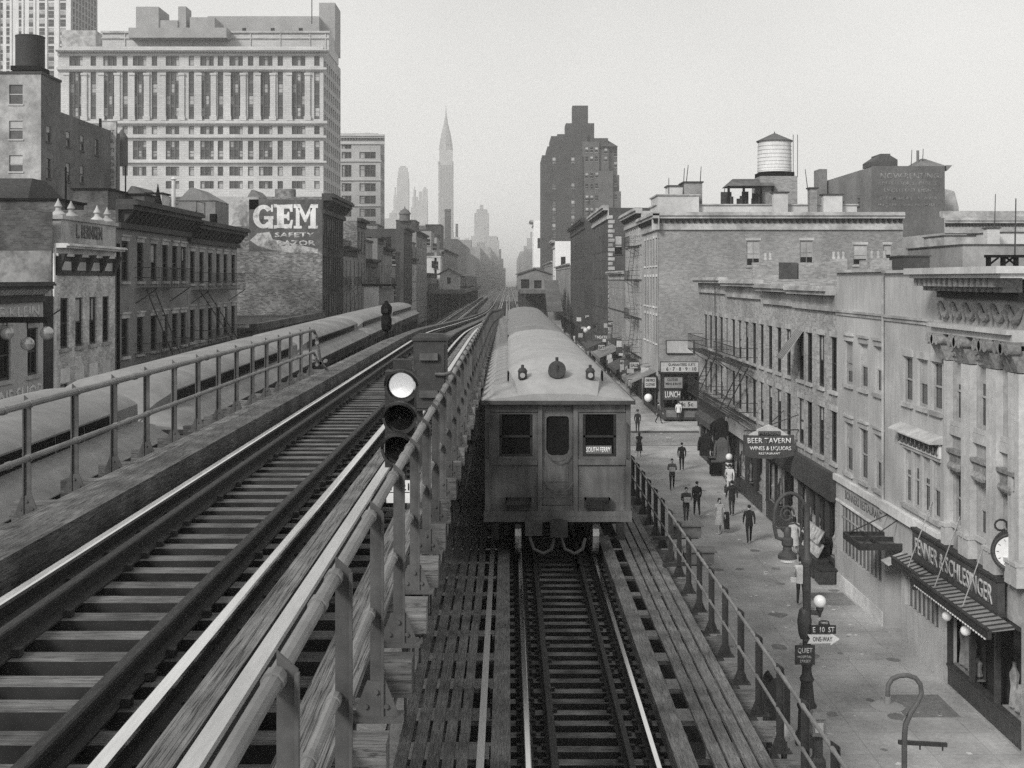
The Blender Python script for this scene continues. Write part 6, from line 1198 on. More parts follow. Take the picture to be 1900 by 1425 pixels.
hang('notice_sign', 'small dark QUIET notice sign low on the lamp post', 'notice sign', 0, 1197, 1233, 1475, 1512, M('notice_enamel', .05, .5, .2, 5), [('QUIET', 1480, 1507, 1202, 1213, white), ('HOSPITAL', 1480, 1506, 1216, 1221, lettw), ('STREET', 1484, 1504, 1224, 1229, lettw)])
# mailbox and fire alarm box seen through the railing
YM = 24.5; x = pX(1441,YM); q = thing('letter_box', 'black round topped letter box at the kerb seen through the railing', 'letter box', (x, YM, 0)); z1 = pZ(1249,YM); r = 20/F*YM; m = MB(); m.prism([(x-r,z1-1.05),(x+r,z1-1.05)]+[(x+r*math.cos(a), z1-r+r*math.sin(a)) for a in [i*PI/12 for i in range(13)]], 'xz', YM-.25, YM+.3); m.build('box', M('glossy_black_enamel', .02, .25, .2, 4, spec=.6), q); m = MB()
for dx in (-.15,.15): m.box(x+dx-.04, x+dx+.04, YM-.1, YM+.1, -.125, z1-1.051)
m.build('leg', iron_d, q)
YA = 29.5; x = pX(1517,YA); q = thing('alarm_post', 'grey iron alarm box on a pedestal beside the lamp post', 'alarm box', (x, YA, 0)); m = MB(); za, zb = pZ(1363,YA), pZ(1322,YA); m.lathe([(.22,0),(.2,.3),(.13,.4),(.13,za-.1),(.2,za)], (x,YA,0), 10); m.build('pedestal', iron, q); m = MB(); m.box(x-.16, x+.16, YA-.15, YA+.15, za+.001, zb-.1); m.hexa([(x-.22,YA-.2,zb-.1),(x+.22,YA-.2,zb-.1),(x+.22,YA+.2,zb-.1),(x-.22,YA+.2,zb-.1)], [(x-.12,YA-.1,zb+.05),(x+.12,YA-.1,zb+.05),(x+.12,YA+.1,zb+.05),(x-.12,YA+.1,zb+.05)]); m.build('box', M('alarm_box_grey', .3, .6, .2, 5), q); m = MB(); m.box(x-.1, x+.1, YA-.165, YA-.151, za+.1, zb-.2); m.build('door', white, q)
# gooseneck platform lamp at the lower right
YP = 11.0; P = lambda u, v: (pX(u,YP), YP, pZ(v,YP)); q = thing('gooseneck_lamp', 'gooseneck platform lamp with a thin white reflector dish at the lower right', 'lamp', (pX(1678,YP), YP, 5.2))
m = MB(); pts = [P(1678,1640),P(1678,1372),P(1680,1345),P(1690,1322),P(1703,1303),P(1710,1286),P(1708,1270),P(1699,1258),P(1684,1253),P(1668,1254),P(1655,1260),P(1648,1271),P(1647,1292)]; m.tube(pts, [.026]*2+[.025]*2+[.022]*9, 10); m.build('neck', iron, q, smooth=True)
c = P(1647,1304); m = MB(); m.lathe([(.03,.06),(.035,.0),(.1,-.012),(.15,-.03),(.15,-.036),(.09,-.02),(.002,-.012)], c, 24); m.build('reflector', M('reflector_enamel', .2, .5, .1, 4), q, smooth=True); m = MB(); m.lathe([(.02,0),(.032,-.03),(.028,-.06),(.005,-.075)], (c[0],c[1],c[2]-.012), 10); m.build('bulb', globe, q, smooth=True)
m = MB(); m.bar(P(1667,1377),P(1757,1382),.03,.035); m.cyl(P(1707,1381),P(1707,1391),.008,n=6).cyl(P(1749,1383),P(1749,1393),.008,n=6); m.build('ladder_rest', iron_d, q)
# barrel-shaped litter on a tie end, trunk stand, box shelf outside the railing
q = MB(); x, y = 3.27, 14.4; q.lathe([(.02,0),(.11,.02),(.12,.08),(.07,.16),(.03,.2)], (x+.02,y,CZ-5.47), 10); tag(q.build('insulator_knob', M('porcelain_knob', .3, .4, .2, 5), loc=(x,y,CZ-5.47)), 'pale porcelain knob on a tie end outside the right railing', 'insulator')
for u, v, lb in ((1268,978,'small open box fixed outside the railing, farther one'),(1290,1027,'small open box with side handles fixed outside the railing, nearer one')):
    Y = 3.45*F/(u-U0); x = 3.45; z = pZ(v+16,Y); q = thing('utility_box', lb, 'utility box', (x, Y, z-.1)); m = MB(); m.box(x-.2, x+.32, Y-.2, Y+.2, z, z+.22); m.build('box', iron, q); m = MB(); m.box(x-.24, x+.36, Y-.24, Y+.24, z+.222, z+.25); m.build('lid', iron, q); m = MB(); m.bar((x-.6,Y,z-.05),(x+.3,Y,z-.02),.08,.06); m.build('bracket', iron_d, q)
# tavern sign
YT = 54.0; x0, x1 = pX(1381,YT), pX(1474,YT); q = thing('tavern_sign', 'dark hanging beer tavern sign with a peaked top and pale raised lettering', 'sign', ((x0+x1)/2, YT, pZ(850,YT))); V = lambda v: pZ(v,YT); U = lambda u: pX(u,YT)
m = MB(); m.prism([(x0,V(845)),(U(1392),V(849)),(U(1428),V(852)),(U(1464),V(848)),(x1,V(845)),(x1,V(808)),(x0,V(808))], 'xz', YT, YT+.25); m.build('board', sign_d, q); m = MB(); m.prism([(U(1390),V(807.8)),(U(1464),V(807.8)),(U(1448),V(797)),(U(1428),V(788)),(U(1408),V(797))], 'xz', YT+.02, YT+.23); m.build('crest', sign_l, q); m = MB(); m.box(U(1407), U(1448), YT-.02, YT+.019, V(807.5), V(800)); m.build('name_panel', sign_d, q)
for s_, a, b, c, d, yy in (('MEYERSON', 1409, 1446, 801.5, 806.5, YT-.021),('BEER TAVERN', 1387, 1467, 812.5, 822.5, YT-.001),('WINES & LIQUORS', 1391, 1468, 828, 837, YT-.001),('RESTAURANT', 1408, 1448, 839.5, 843.5, YT-.001)): letters(s_, U(b)-U(a), (d-c)/F*YT, lettw if d > 812 else lettg, q, ((U(a)+U(b))/2, yy, (V(c)+V(d))/2), 0, 'lettering', .015, .04)
m = MB(); m.bar((x0,YT+.12,V(800)),(XR,YT+.12,V(798)),.05,.05); m.cyl((U(1428),YT+.12,V(790)),(XR,YT+.12,V(770)),.02,n=6).cyl((U(1410),YT+.12,V(806)),(XR,YT+3,V(775)),.02,n=6); m.build('bracket', iron_d, q)
m = MB(); xb = pX(1353,68.2); q = thing('barber_pole', 'striped barber pole with a white globe on top by the shops', 'barber pole', (xb, 68.2, 0)); 
dk_s, wh_s = black, white
for i in range(10): m.cur = i % 2; z = .55+i*.115; m.hexa([(xb+.2*math.cos(a), 68.2+.2*math.sin(a), z+.05*math.cos(a*2)) for a in [k*PI/6 for k in range(12)]], [(xb+.2*math.cos(a), 68.2+.2*math.sin(a), z+.112+.05*math.cos(a*2)) for a in [k*PI/6 for k in range(12)]])
m.build('pole', [ink, lettw], q); m = MB(); m.ball((xb,68.2,2.0), .2, 14); m.build('globe', globe, q, smooth=True); m = MB(); m.lathe([(.28,0),(.28,.35),(.2,.45)], (xb,68.2,0), 12).lathe([(.22,1.72),(.2,1.82),(.1,1.85)], (xb,68.2,0), 12); m.build('base', iron_d, q)
Yk = gY(884); xk = pX(1332,Yk); q = thing('street_crate', 'black standing show box on the pavement before the clothing stall', 'crate', (xk, Yk, 0)); m = MB(); m.box(xk-.45, xk+.45, Yk, Yk+.4, .1, 1.12); m.build('box', black, q); m = MB(); m.box(xk-.5, xk+.5, Yk-.05, Yk+.45, 1.121, 1.2).box(xk-.42,xk+.42,Yk-.012,Yk-.001,.85,1.0); m.build('lid', iron, q)
cloth_d = M('dark_hanging_coat', .02, .95, .2, 4); cloth_m = M('grey_hanging_coat', .13, .95, .2, 4)
for u, v, Y, mt, lb in ((1328,845,76,cloth_d,'dark coat on display hanging outside the corner clothing shop'),(1357,855,70,cloth_m,'big grey overcoat hanging high outside the clothing shop'),(1372,818,70.5,cloth_d,'black coat hanging behind the grey overcoat'),(1436,800+48,58,cloth_d,'dark coat hanging under the tavern sign')):
    x = min(pX(u,Y), XR-.6); z = pZ(v,Y); q = thing('hanging_coat', lb, 'coat', (x, Y, z), 'coats hung outside the clothing shops'); m = MB(); m.hexa([(x-.34,Y-.15,z),(x+.34,Y-.15,z),(x+.34,Y+.15,z),(x-.34,Y+.15,z)], [(x-.3,Y-.12,z+1.1),(x+.3,Y-.12,z+1.1),(x+.3,Y+.12,z+1.1),(x-.3,Y+.12,z+1.1)]); m.hexa([(x-.3,Y-.12,z+1.1),(x+.3,Y-.12,z+1.1),(x+.3,Y+.12,z+1.1),(x-.3,Y+.12,z+1.1)], [(x-.12,Y-.06,z+1.35),(x+.12,Y-.06,z+1.35),(x+.12,Y+.06,z+1.35),(x-.12,Y+.06,z+1.35)]); m.build('coat', mt, q)
    m = MB()
    for s in (-1,1): m.tube([(x+s*.28,Y,z+1.15),(x+s*.4,Y,z+.75),(x+s*.43,Y,z+.3)], [.1,.09,.07], 8)
    m.build('sleeve', mt, q, smooth=True); m = MB(); m.bar((x,Y,z+1.36),(XR,Y,z+1.5),.03,.03); m.build('hook', iron_d, q)
for y0, y1, lb in ((44,0,0),): pass
def cloth_awning(y0, y1, z0, z1, out, mat, lb, x=XR):
    q = thing('shop_awning', lb, 'awning', (x, (y0+y1)/2, z0), 'cloth awnings over the shops'); m = MB(); m.hexa([(x-out,y0,z0),(x-.003,y0,z1),(x-.003,y1,z1),(x-out,y1,z0)], [(x-out,y0,z0+.03),(x-.003,y0,z1+.03),(x-.003,y1,z1+.03),(x-out,y1,z0+.03)]); m.build('cloth', mat, q); m = MB(); m.box(x-out, x-out+.03, y0, y1, z0-.35, z0-.001); m.build('valance', mat, q); m = MB(); m.cyl((x-out+.05,y0+.1,z0),(x,y0+.1,z0-.1),.02,n=6).cyl((x-out+.05,y1-.1,z0),(x,y1-.1,z0-.1),.02,n=6); m.build('arm', iron_d, q)
aw1 = M('tan_awning_cloth', .2, .9, .2, 3); aw2 = M('dark_awning_cloth', .07, .9, .2, 3)
cloth_awning(75, 81, 3.0, 3.4, .5, aw2, 'dark awning over the corner clothing shop'); cloth_awning(106, 115, 2.9, 3.9, 2.2, aw1, 'tan awning past the side street corner'); cloth_awning(121, 131, 2.9, 3.8, 2.2, aw2, 'dark awning farther up under the buff building'); cloth_awning(140, 152, 2.9, 3.9, 2.4, aw1, 'pale awning by the low brick building'); cloth_awning(160, 172, 2.9, 3.9, 2.4, aw2, 'farthest dark awning under the quoined building')
for (u, v, Y, r_, lb) in ((1180,693,118,.33,'white globe lamp hung over the pavement beyond the corner'),(1203,738,104.5,.36,'white globe lamp at the mouth of the side street'),(1087,613,165,.35,'farther white globe lamp near the train roofs'),(1093,609,172,.3,'farthest white globe lamp near the train roofs')):
    x, z = pX(u,Y), pZ(v,Y); q = thing('globe_lamp', lb, 'lamp', (x, Y, z-r_), 'globe lamps beyond the corner'); m = MB(); m.ball((x,Y,z), r_, 14); m.build('globe', globe, q, smooth=True); m = MB(); m.cyl((x,Y,z+r_-.02),(x,Y,z+r_+.4),.03,n=6).bar((x,Y,z+r_+.4),(XR,Y,z+r_+.5),.05,.05); m.build('bracket', iron_d, q)
for a in ((1168,1186,672,684,112,sign_l,'pale oblong shop sign hung beyond the corner',[('SALE',1170,1184,675,681,ink)]),(1163,1190,685,694,113,sign_d,'dark shop sign under the pale oblong one',[('M & W',1167,1186,687,692,lettw)]),(1148,1156,655,660,126,penth,'tiny white sign farther up the avenue',[]),(1086,1093,585,590,180,penth,'tiny white sign by the far awnings',[]),(1098,1135,620,632,150,sign_d,'dark arched theatre sign far up the avenue',[('THEATRE',1104,1130,623,629,lettw)]),(1078,1088,606,610,170,penth,'tiny pale sign beside the far globe lamps',[])):
    board(a[6], *a[:6], a[7])
# far station: platforms, houses, canopies, stairs
stw = M('station_boards', .4, .85, .15, 2); plat = M('platform_boards', .14, .9, .3, 2)
for side, x0, x1, y0, y1, lb in ((-1,-17.2,-9.4,262,420,'long wooden station platform on the far left'),(1,2.6,9.4,262,420,'long wooden station platform on the far right')):
    q = thing('station_platform', lb, 'platform', ((x0+x1)/2, y0, CZ-3.2)); m = MB(); m.box(x0, x1, y0, y1, CZ-3.1, CZ-2.25); m.build('deck', plat, q); m = MB()
    for i in range(20): m.box(x0 if side < 0 else x1-.15, (x0 if side < 0 else x1-.15)+.15, y0+i*8, y0+i*8+.15, CZ-2.249, CZ-1.2)
    m.box(x0 if side < 0 else x1-.1, (x0 if side < 0 else x1-.1)+.1, y0, y1, CZ-1.199, CZ-1.1); m.build('railing', iron_d, q); m = MB()
    for i in range(10):
        for xx in (x0+1, x1-1): m.box(xx-.2, xx+.2, y0+i*16, y0+i*16+.4, -.125, CZ-3.101)
    m.build('column', iron_d, q); m = MB(); m.box(x0+.1, x1-.1, 336, 336.4, -.125, CZ-3.102); m.build('dark_screen', iron_d, q)  # solid dark sheet added to block the bright pavement seen below the deck
    cx = (-13.0 if side < 0 else 5.7); w = 2.0 if side < 0 else 3.6; zf = CZ-2.24
    stw = M('station_boards', .4) if side < 0 else M('dim_station_boards', .22, .85, .15, 2)
    h = thing('station_house', ('small gabled station house on the left platform' if side < 0 else 'wide gabled station house on the right platform'), 'station house', (cx, 266, zf), 'station houses'); m = MB(); o = [(w-.4, w+.4, zf+1.2, zf+2.6)] if side < 0 else [(w*.2, w*.7, zf+.2, zf+2.2), (w*1.0, w*1.45, zf+.2, zf+2.0)]
    wall(m, (cx-w,266), (1,0), S_, 2*w, zf, zf+3.3, o, .2); wall(m, (cx-w,266), (0,1), W_, 12, zf, zf+3.3, []); wall(m, (cx+w,266), (0,1), E_, 12, zf, zf+3.3, []); m.face([(cx-w,266,zf+3.3),(cx+w,266,zf+3.3),(cx,266,zf+4.5)]); m.build('wall', stw, h); m = MB(); m.box(cx-w+.1, cx+w-.1, 266.3, 266.4, zf+.05, zf+3.2); m.build('window', shopdark, h); m = MB()
    for s in (-1,1): m.hexa([(cx,265.5,zf+4.55),(cx+s*(w+.5),265.5,zf+3.2),(cx+s*(w+.5),278,zf+3.2),(cx,278,zf+4.55)], [(cx,265.5,zf+4.75),(cx+s*(w+.5),265.5,zf+3.38),(cx+s*(w+.5),278,zf+3.38),(cx,278,zf+4.75)])
    m.build('roof', M('station_roof', .1, .8, .2, 2), h)
    c = thing('platform_canopy', ('long low canopy roof over the left platform' if side < 0 else 'long low canopy roof over the right platform'), 'canopy', (cx, 282, zf), 'platform canopies'); m = MB(); xc = (x0+x1)/2+(1.2 if side < 0 else -.6)
    for s in (-1,1): m.hexa([(xc,280,zf+3.3),(xc+s*2.6,280,zf+2.8),(xc+s*2.6,400,zf+2.8),(xc,400,zf+3.3)], [(xc,280,zf+3.45),(xc+s*2.6,280,zf+2.95),(xc+s*2.6,400,zf+2.95),(xc,400,zf+3.45)])
    m.build('roof', M('station_roof', .1), c); m = MB()
    for i in range(12):
        for s in (-1.8,1.8): m.box(xc+s-.08, xc+s+.08, 281+i*10, 281.2+i*10, zf, zf+2.88)
    m.build('post', iron_d, c)
q = thing('station_stairs', 'covered station stairs slanting down to the right hand pavement', 'stairs', (9.6, 250, 0)); m = MB(); m.hexa([(8.0,261,8.6),(10.4,261,8.6),(10.4,228,.2),(8.0,228,.2)], [(8.0,261,9.2),(10.4,261,9.2),(10.4,228,.8),(8.0,228,.8)]); m.build('flight', stw, q); m = MB(); m.hexa([(7.7,261,11.6),(10.7,261,11.6),(10.7,238,5.6),(7.7,238,5.6)], [(7.7,261,11.8),(10.7,261,11.8),(10.7,238,5.8),(7.7,238,5.8)]); m.build('roof', M('station_roof', .1), q)
q = thing('stair_shelter', 'small white stair shelter beside the left train', 'shelter', (-14.2, 128, 5)); m = MB(); a, b = pX(675,128), pX(703,128); m.box(a, b, 128, 131, 3, pZ(531,128)); m.build('wall', penth, q); m = MB(); m.box(a-.2, b+1.6, 127.8, 131.2, pZ(531,128)+.002, pZ(527,128)); m.build('roof', black, q); m = MB(); m.box(b+.01, b+1.3, 128.4, 131, 3, pZ(534,128)); m.build('side_wall', stw, q)
# ---------- people
skin = M('skin', .36, .6, .1, 6); hairm = M('dark_hair', .015, .7, .2, 8)
def cloth(v): return M('cloth_%02d' % int(v*100), v, .95, .2, 7, .1)
PC = {}
def person(label, u, vf, face, top, bottom, stride=.22, arm=.25, dress=False, hat=False, hold=None, apron=None, h=1.74, phase=1, Y=None):
    """face: heading in degrees, 0 = walking away from the camera, 180 = towards it"""
    y = gY(vf) if Y is None else Y; x = pX(u, y); t = thing('person', label, 'person', (x, y, .0), 'people on the pavement', math.radians(-face)); k = h/1.74
    V = []; E = []; R = []
    def v(p, r, par=None):
        V.append(p); R.append(r); 
        if par is not None: E.append((par, len(V)-1))
        return len(V)-1
    pel = v((0,0,.95),(.15,.11)); wa = v((0,.01,1.12),(.135,.1),pel); ch = v((0,0,1.32),(.175,.115),wa); nb = v((0,.0,1.46),(.09,.075),ch); nk = v((0,.01,1.53),(.055,.055),nb); hd = v((0,.025,1.63),(.078,.095),nk); ht = v((0,.02,1.72),(.05,.06),hd); v((0,.12,1.615),(.02,.022),hd)
    hands = []
    for s in (-1, 1):
        f = stride*s*phase
        hp = v((.09*s,0,.86),(.095,.1),pel); kn = v((.095*s,f*.55+.04,.49),(.06,.062),hp); an = v((.095*s,f-(.06 if f < 0 else 0),.1+(.06 if f < 0 else 0)),(.042,.045),kn); v((.1*s,f+.14-(.06 if f < 0 else 0),.04+(.03 if f < 0 else 0)),(.042,.032),an)
        sh = v((.19*s,0,1.41),(.07,.07),ch); a = -arm*s*phase
        if hold == 'both': el, hn = (.24*s,.08,1.14), (.08*s,.26,1.16)
        else: el, hn = (.235*s,-.02+a*.45,1.14), (.215*s,.08+a,.88)
        e = v(el,(.048,.048),sh); w = v(hn,(.032,.032),e); d = (Vector(hn)-Vector(el)).normalized(); pm = Vector(hn)+d*.07; v(tuple(pm),(.036,.024),w); hands.append((Vector(hn), pm, d, s))
    me = bpy.data.meshes.new('body'); me.from_pydata([(a*k,b*k,c*k) for a,b,c in V], E, []); o = bpy.data.objects.new('body', me); COL.objects.link(o)
    o.modifiers.new('skin', 'SKIN'); sv = me.skin_vertices[0].data
    for i, r in enumerate(R): sv[i].radius = (r[0]*k, r[1]*k); sv[i].use_root = (i == 0)
    sb = o.modifiers.new('sub', 'SUBSURF'); sb.levels = 1; sb.render_levels = 1
    dg = bpy.context.evaluated_depsgraph_get(); nm = bpy.data.meshes.new_from_object(o.evaluated_get(dg)); bpy.data.objects.remove(o); bpy.data.meshes.remove(me)
    bm = bmesh.new(); bm.from_mesh(nm)
    for hn, pm, d, s in hands:                        # four fingers and a thumb on each hand
        sdv = Vector((0,1,0)) - d*d.y; sdv.normalize()
        for q, ln in ((-.03,.055),(-.01,.07),(.01,.075),(.03,.06),(.05,.045)):
            b0 = (pm + sdv*q + (d*.015 if q < .045 else -d*.04))*k; b1 = b0 + (d*.9 + Vector((-s*.35,.1,0)) + (sdv*.8 if q > .045 else Vector()))*ln*k; ax = (b1-b0)
            r = bmesh.ops.create_cone(bm, cap_ends=True, segments=6, radius1=.010*k, radius2=.007*k, depth=ax.length); rot = ax.to_track_quat('Z','Y').to_matrix().to_4x4()
            bmesh.ops.transform(bm, matrix=Matrix.Translation((b0+b1)/2) @ rot, verts=r['verts'])
    mats = [skin, cloth(top), cloth(bottom), cloth(.6 if hold == 'white shoes' else .02)]
    def seg(p, a, b): ab = b-a; tt = max(0, min(1, (p-a).dot(ab)/ab.length_squared)); return (p-a-ab*tt).length
    for f in bm.faces:
        c = f.calc_center_median()/k; near = min(seg(c, hn, pm+d*.09) for hn, pm, d, s in hands); f.smooth = True
        if c.z > 1.5 or near < .045: f.material_index = 0
        elif c.z < .075: f.material_index = 3
        elif c.z < (.86 if not dress else .5): f.material_index = 2 if not dress else 0
        else: f.material_index = 1
        if dress and .9 < c.z < 1.3 and abs(c.x) > .2: f.material_index = 0
    nm.materials.clear()
    for mm in mats: nm.materials.append(mm)
    bm.to_mesh(nm); bm.free()
    b = bpy.data.objects.new('body', nm); COL.objects.link(b); b.parent = t; nm.name = 'body'
    m = MB(); m.ball((0,.0,1.675*k), .098*k, 12, .82)
    if dress: m.lathe([(.06*k,1.5*k),(.1*k,1.55*k),(.095*k,1.65*k)], (0,-.04*k,0), 10)
    m.v = [(p[0]*.86, p[1]-.015, p[2]+.01) for p in m.v]; m.build('hair', hairm, t, local=True, smooth=True)
    if hat: m = MB(); m.lathe([(.16,1.7),(.16,1.715),(.1,1.72),(.095,1.83),(.06,1.84)], (0,.015,0), 14); m.v = [(p[0]*k,p[1]*k,p[2]*k) for p in m.v]; m.build('hat', cloth(hat), t, local=True, smooth=True)
    if dress:
        m = MB(); m.lathe([(.14,1.12),(.17,1.0),(.2,.8),(.25,.46),(.23,.46)], (0,0,0), 14); m.v = [(p[0]*k, p[1]*.85*k, p[2]*k) for p in m.v]; m.build('skirt', cloth(top), t, local=True, smooth=True)
    else:
        m = MB(); m.lathe([(.155,1.05),(.165,.95),(.18,.8),(.17,.8)], (0,0,0), 12); m.v = [(p[0]*k, p[1]*.78*k, p[2]*k) for p in m.v]; m.build('jacket_hem', cloth(top), t, local=True, smooth=True)
    return t
def carry(p, kind, val, name, label):
    """a thing held by a person, placed in world space beside the hand"""
    base = W[p.name]; rz = p.rotation_euler.z; R_ = Matrix.Rotation(rz, 3, 'Z'); c = base + R_ @ Vector(val); m = MB()
    if kind == 'coat': m.hexa([(c.x-.1,c.y-.06,c.z-.75),(c.x+.14,c.y-.06,c.z-.75),(c.x+.14,c.y+.06,c.z-.75),(c.x-.1,c.y+.06,c.z-.75)], [(c.x-.12,c.y-.09,c.z+.05),(c.x+.12,c.y-.09,c.z+.05),(c.x+.12,c.y+.09,c.z+.05),(c.x-.12,c.y+.09,c.z+.05)]); mt = cloth(.02)
    elif kind == 'paper': m.box(c.x-.14, c.x+.1, c.y-.03, c.y+.03, c.z-.12, c.z+.06); mt = white
    else: m.box(c.x-.16, c.x+.16, c.y-.1, c.y+.1, c.z-.08, c.z+.14); mt = cloth(.35)
    tag(m.build(name, mt, loc=tuple(c)), label, name.replace('_',' '))
person('man in a dark suit walking away, nearest the shops in mid pavement', 1390, 1008, 3, .025, .02)
p = person('woman in a pale print dress walking towards the train with a coat on her arm', 1335, 990, 172, .42, .4, .16, .15, True, hold='white shoes', h=1.66); carry(p, 'coat', (-.3,.12,.98), 'coat', 'black coat draped over the arm of the woman in the pale dress')
person('man in a dark suit walking away beside the open jacketed man', 1293, 957, 0, .022, .03, phase=-1)
p = person('man in an open dark jacket and white shirt coming towards us', 1273, 970, 178, .05, .07, .18, .2, hold='both'); carry(p, 'bundle', (0,.32,1.16), 'parcel', 'pale parcel held by the man in the open jacket')
p = person('man in a grey jacket striding towards us holding a bundle in both hands', 1247, 908, 185, .09, .03, .26, .2, hold='both'); carry(p, 'bundle', (0,.32,1.16), 'bundle', 'small bundle carried by the striding grey jacketed man')
person('man in a black suit walking away alone in the middle distance', 1265, 873, 5, .018, .018, .2)
person('woman in a black dress standing close to the train', 1186, 848, 5, .018, .018, .1, .1, True, h=1.66)
person('man in dark clothes stepping off the far kerb', 1183, 803, 185, .03, .03, .12, .1, hat=.05)
person('man in a white shirt and white trousers half hidden behind a dark suited man', 1354, 919, 10, .62, .55, .2)
person('stout man in a dark grey suit walking just behind the white clothed man', 1358, 957, 355, .035, .05, .1, h=1.78)
person('woman in a pale dress standing by the shop window under the lamp crook', 1474, 1030, 10, .5, .5, .06, .08, True, h=1.66)
p = person('man in a white shirt with rolled sleeves walking behind the lamp post', 1486, 1122, 20, .55, .035, .14, .3); carry(p, 'paper', (-.27,.3,.86), 'newspaper', 'folded white newspaper in the hand of the man by the lamp post')
person('woman in black standing at the stall beside the show box', 1318, 873, 90, .02, .02, .05, .05, True, h=1.66)
person('counter man in a white shirt leaning at the corner lunch counter', 1259, 783, 10, .65, .03, .05, .1)
for u, v, fc, tp, bt, lb in ((1214,765,0,.03,.03,'dark figure in the mouth of the side street'),(1131,700,180,.6,.05,'far man in a white shirt beyond the train roof, left one'),(1144,698,0,.6,.04,'far man in a white shirt beyond the train roof, right one'),(1133,716,5,.02,.02,'far dark figure walking close behind the white shirted man'),(1206,742,180,.05,.05,'far dark figure by the side street globe lamp'),(1160,690,180,.1,.1,'far grey figure under the shop signs'),(1097,622,0,.3,.1,'tiny far pedestrian near the far awnings, left one'),(1112,640,180,.05,.05,'tiny far pedestrian near the far awnings, right one')):
    person(lb, u, v, fc, tp, bt)
# dark boxes of flowers and magazines by the shop near the lamp crook
q = thing('news_rack', 'magazine rack full of papers leaning on the shop front under the lamp crook', 'news rack', (12.6, 50, 0)); m = MB(); m.box(12.35, 12.9, 48.8, 51.6, 0, .7); m.build('box', woodfront, q); m = MB()
for i in range(14): y = 48.9+(i%7)*.38; z = .75+(i//7)*.55; m.hexa([(12.45,y,z),(12.5,y,z),(12.5,y+.32,z),(12.45,y+.32,z)], [(12.7,y,z+.5),(12.75,y,z+.5),(12.75,y+.32,z+.5),(12.7,y+.32,z+.5)])
m.build('magazine', M('magazine_covers', .36, .7, .6, 3.1), q)
for i, (y, lb) in enumerate(((46.2,'dark wooden box at the foot of the stucco corner'),(47.2,'second dark wooden box beside the stucco corner, nearer the news rack'))): q = thing('wooden_box', lb, 'box', (12.5, y+1.7, 0)); m = MB(); m.box(12.2, 12.85, y+1.4, y+2.1, 0, .55); m.build('box', woodfront, q); m = MB(); m.box(12.15, 12.9, y+1.35, y+2.15, .551, .62); m.build('lid', iron_d, q)
# cluttered far pavement: projecting signs, more walkers and parked cars beyond the side street
for a in ((1128,1140,596,606,150,sign_d,'small dark sign over the far shops, above the theatre sign',[('HATS',1129,1139,598,604,lettw)]),(1150,1158,668,690,118,sign_l,'tall narrow pale sign beyond the corner',[('MEN',1151,1157,671,676,ink)]),(1110,1122,640,650,140,sign_l,'small pale sign low under the far theatre sign',[('EAT',1111,1121,642,648,ink)]),(1166,1176,705,716,108,penth,'little white card sign under the far shop signs',[('$',1169,1173,707,714,ink)]),(1143,1152,630,640,135,sign_d,'dark square sign beside the tiny white one',[('BAR',1144,1151,632,638,lettw)])):
    board(a[6], *a[:6], a[7])
carp = M('black_car_paint', .03, .3, .2, 4, spec=.5)
for i, (x, y, lb) in enumerate(((5.6,118,'dark parked car at the far kerb, nearest of three'),(5.6,126,'dark parked car at the far kerb, middle of three'),(5.6,136,'dark parked car at the far kerb, farthest of three'))):
    c = thing('parked_car', lb, 'car', (x, y, -.13), 'cars at the far kerb'); m = MB(); m.prism([(y-2.2,.25),(y+2.2,.25),(y+2.2,.8),(y+1.6,1.0),(y+.9,1.05),(y+.6,1.6),(y-1.2,1.65),(y-1.8,1.1),(y-2.2,.85)], 'yz', x-.75, x+.75); m.build('body', carp, c); m = MB()
    for dy in (-1.4, 1.35):
        for s in (-1,1): m.cyl((x+s*.7,y+dy,.22),(x+s*.86,y+dy,.22),.34,n=14)
    m.build('wheel', black, c); m = MB(); m.box(x-.55, x+.55, y-1.62, y-1.58, 1.15, 1.5); m.build('rear_window', glass, c)
for u, v, fc, tp, bt, lb in ((1118,655,0,.1,.04,'small far walker in grey beyond the train roof'),(1137,668,180,.5,.05,'small far walker in a pale shirt by the far signs'),(1153,712,0,.03,.03,'far dark walker below the narrow pale sign'),(1171,735,180,.3,.04,'far walker in a light jacket near the corner'),(1196,728,0,.04,.04,'far dark walker at the counter side of the side street'),(1222,786,90,.06,.03,'dark walker crossing towards the lunch counter'),(1104,634,0,.5,.5,'tiny far walker in pale clothes'),(1126,690,0,.04,.04,'far dark walker close to the train roof edge')):
    person(lb, u, v, fc, tp, bt)
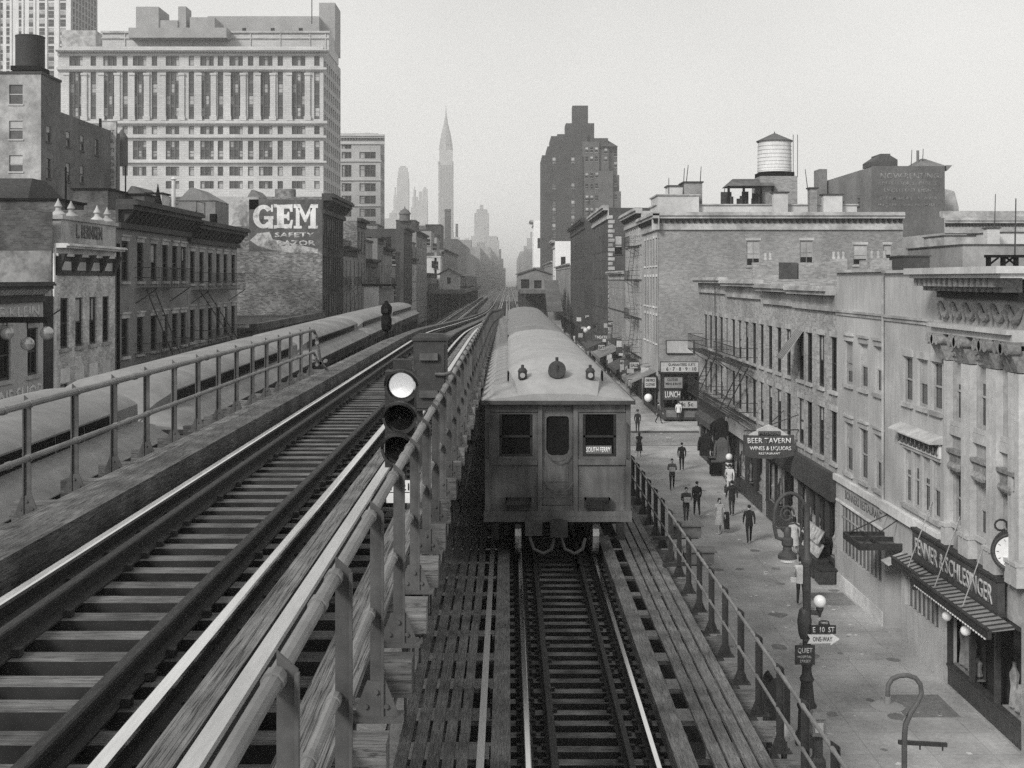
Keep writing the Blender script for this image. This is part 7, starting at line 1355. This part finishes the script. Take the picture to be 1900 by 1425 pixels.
# litter and spots on the pavement
lm = MB()
for i in range(130):
    y = random.uniform(26, 95); x = random.uniform(6.9, 12.4); s = random.uniform(.03, .11); a = random.random()*3; c_, s_ = math.cos(a)*s, math.sin(a)*s; z = .003
    lm.hexa([(x-c_,y-s_,z),(x+s_,y-c_,z),(x+c_,y+s_,z),(x-s_,y+c_,z)], [(x-c_,y-s_,z+.004),(x+s_,y-c_,z+.012),(x+c_,y+s_,z+.004),(x-s_,y+c_,z+.02)])
tag(lm.build('litter', M('paper_litter', .6, .9, .3, 9), loc=(9,60,0)), 'scraps of pale paper scattered over the right hand pavement', 'litter', kind='stuff')
sm = MB()
for i in range(60):
    y = random.uniform(26, 95); x = random.uniform(6.9, 12.6); r = random.uniform(.06, .32)
    sm.face([(x+r*random.uniform(.7,1.2)*math.cos(k*PI/5), y+r*random.uniform(.7,1.3)*math.sin(k*PI/5), .0022+i*.00001) for k in range(10)])
tag(sm.build('pavement_stains', M('pavement_stain', .2, .8, .25, 5), loc=(9,60,0)), 'dark spots and stains trodden into the right hand pavement', 'stain', kind='stuff')
# the far pavement crowd and the jumble of little shop cards
cr = MB()
for i in range(90):
    y = random.uniform(135, 300); x = random.uniform(7.2, 12.3); h = random.uniform(1.55, 1.8); cr.cur = random.choice((0,0,0,1,2)); w = .2
    cr.lathe([(.09,0),(.13,.4),(.17,h*.5),(.21,h*.72),(.2,h*.8),(.07,h*.85)], (x,y,0), 8); cr.cur = 0; cr.ball((x,y,h-.12), .11, 8)
tag(cr.build('far_crowd', [cloth(.03), cloth(.12), cloth(.5)], loc=(10,200,0)), 'distant crowd of small dark figures on the pavement towards the station', 'crowd', kind='stuff')
for i in range(22):
    Y = random.uniform(108, 200); x = XR - random.uniform(.4, 2.2); z = random.uniform(2.6, 6.2); w = random.uniform(.25, .8); h = random.uniform(.3, .8)
    s = thing('card_sign', 'small plain sign hanging out over the far pavement among many others', 'sign', (x, Y, z), 'small signs over the far pavement')
    m = MB(); m.box(x-w/2, x+w/2, Y, Y+.08, z, z+h); m.build('board', random.choice((sign_l, penth, sign_d, lettg, sign_d)), s); m = MB(); m.bar((x,Y+.04,z+h),(XR,Y+.04,z+h+.15),.04,.04); m.build('bracket', iron_d, s)
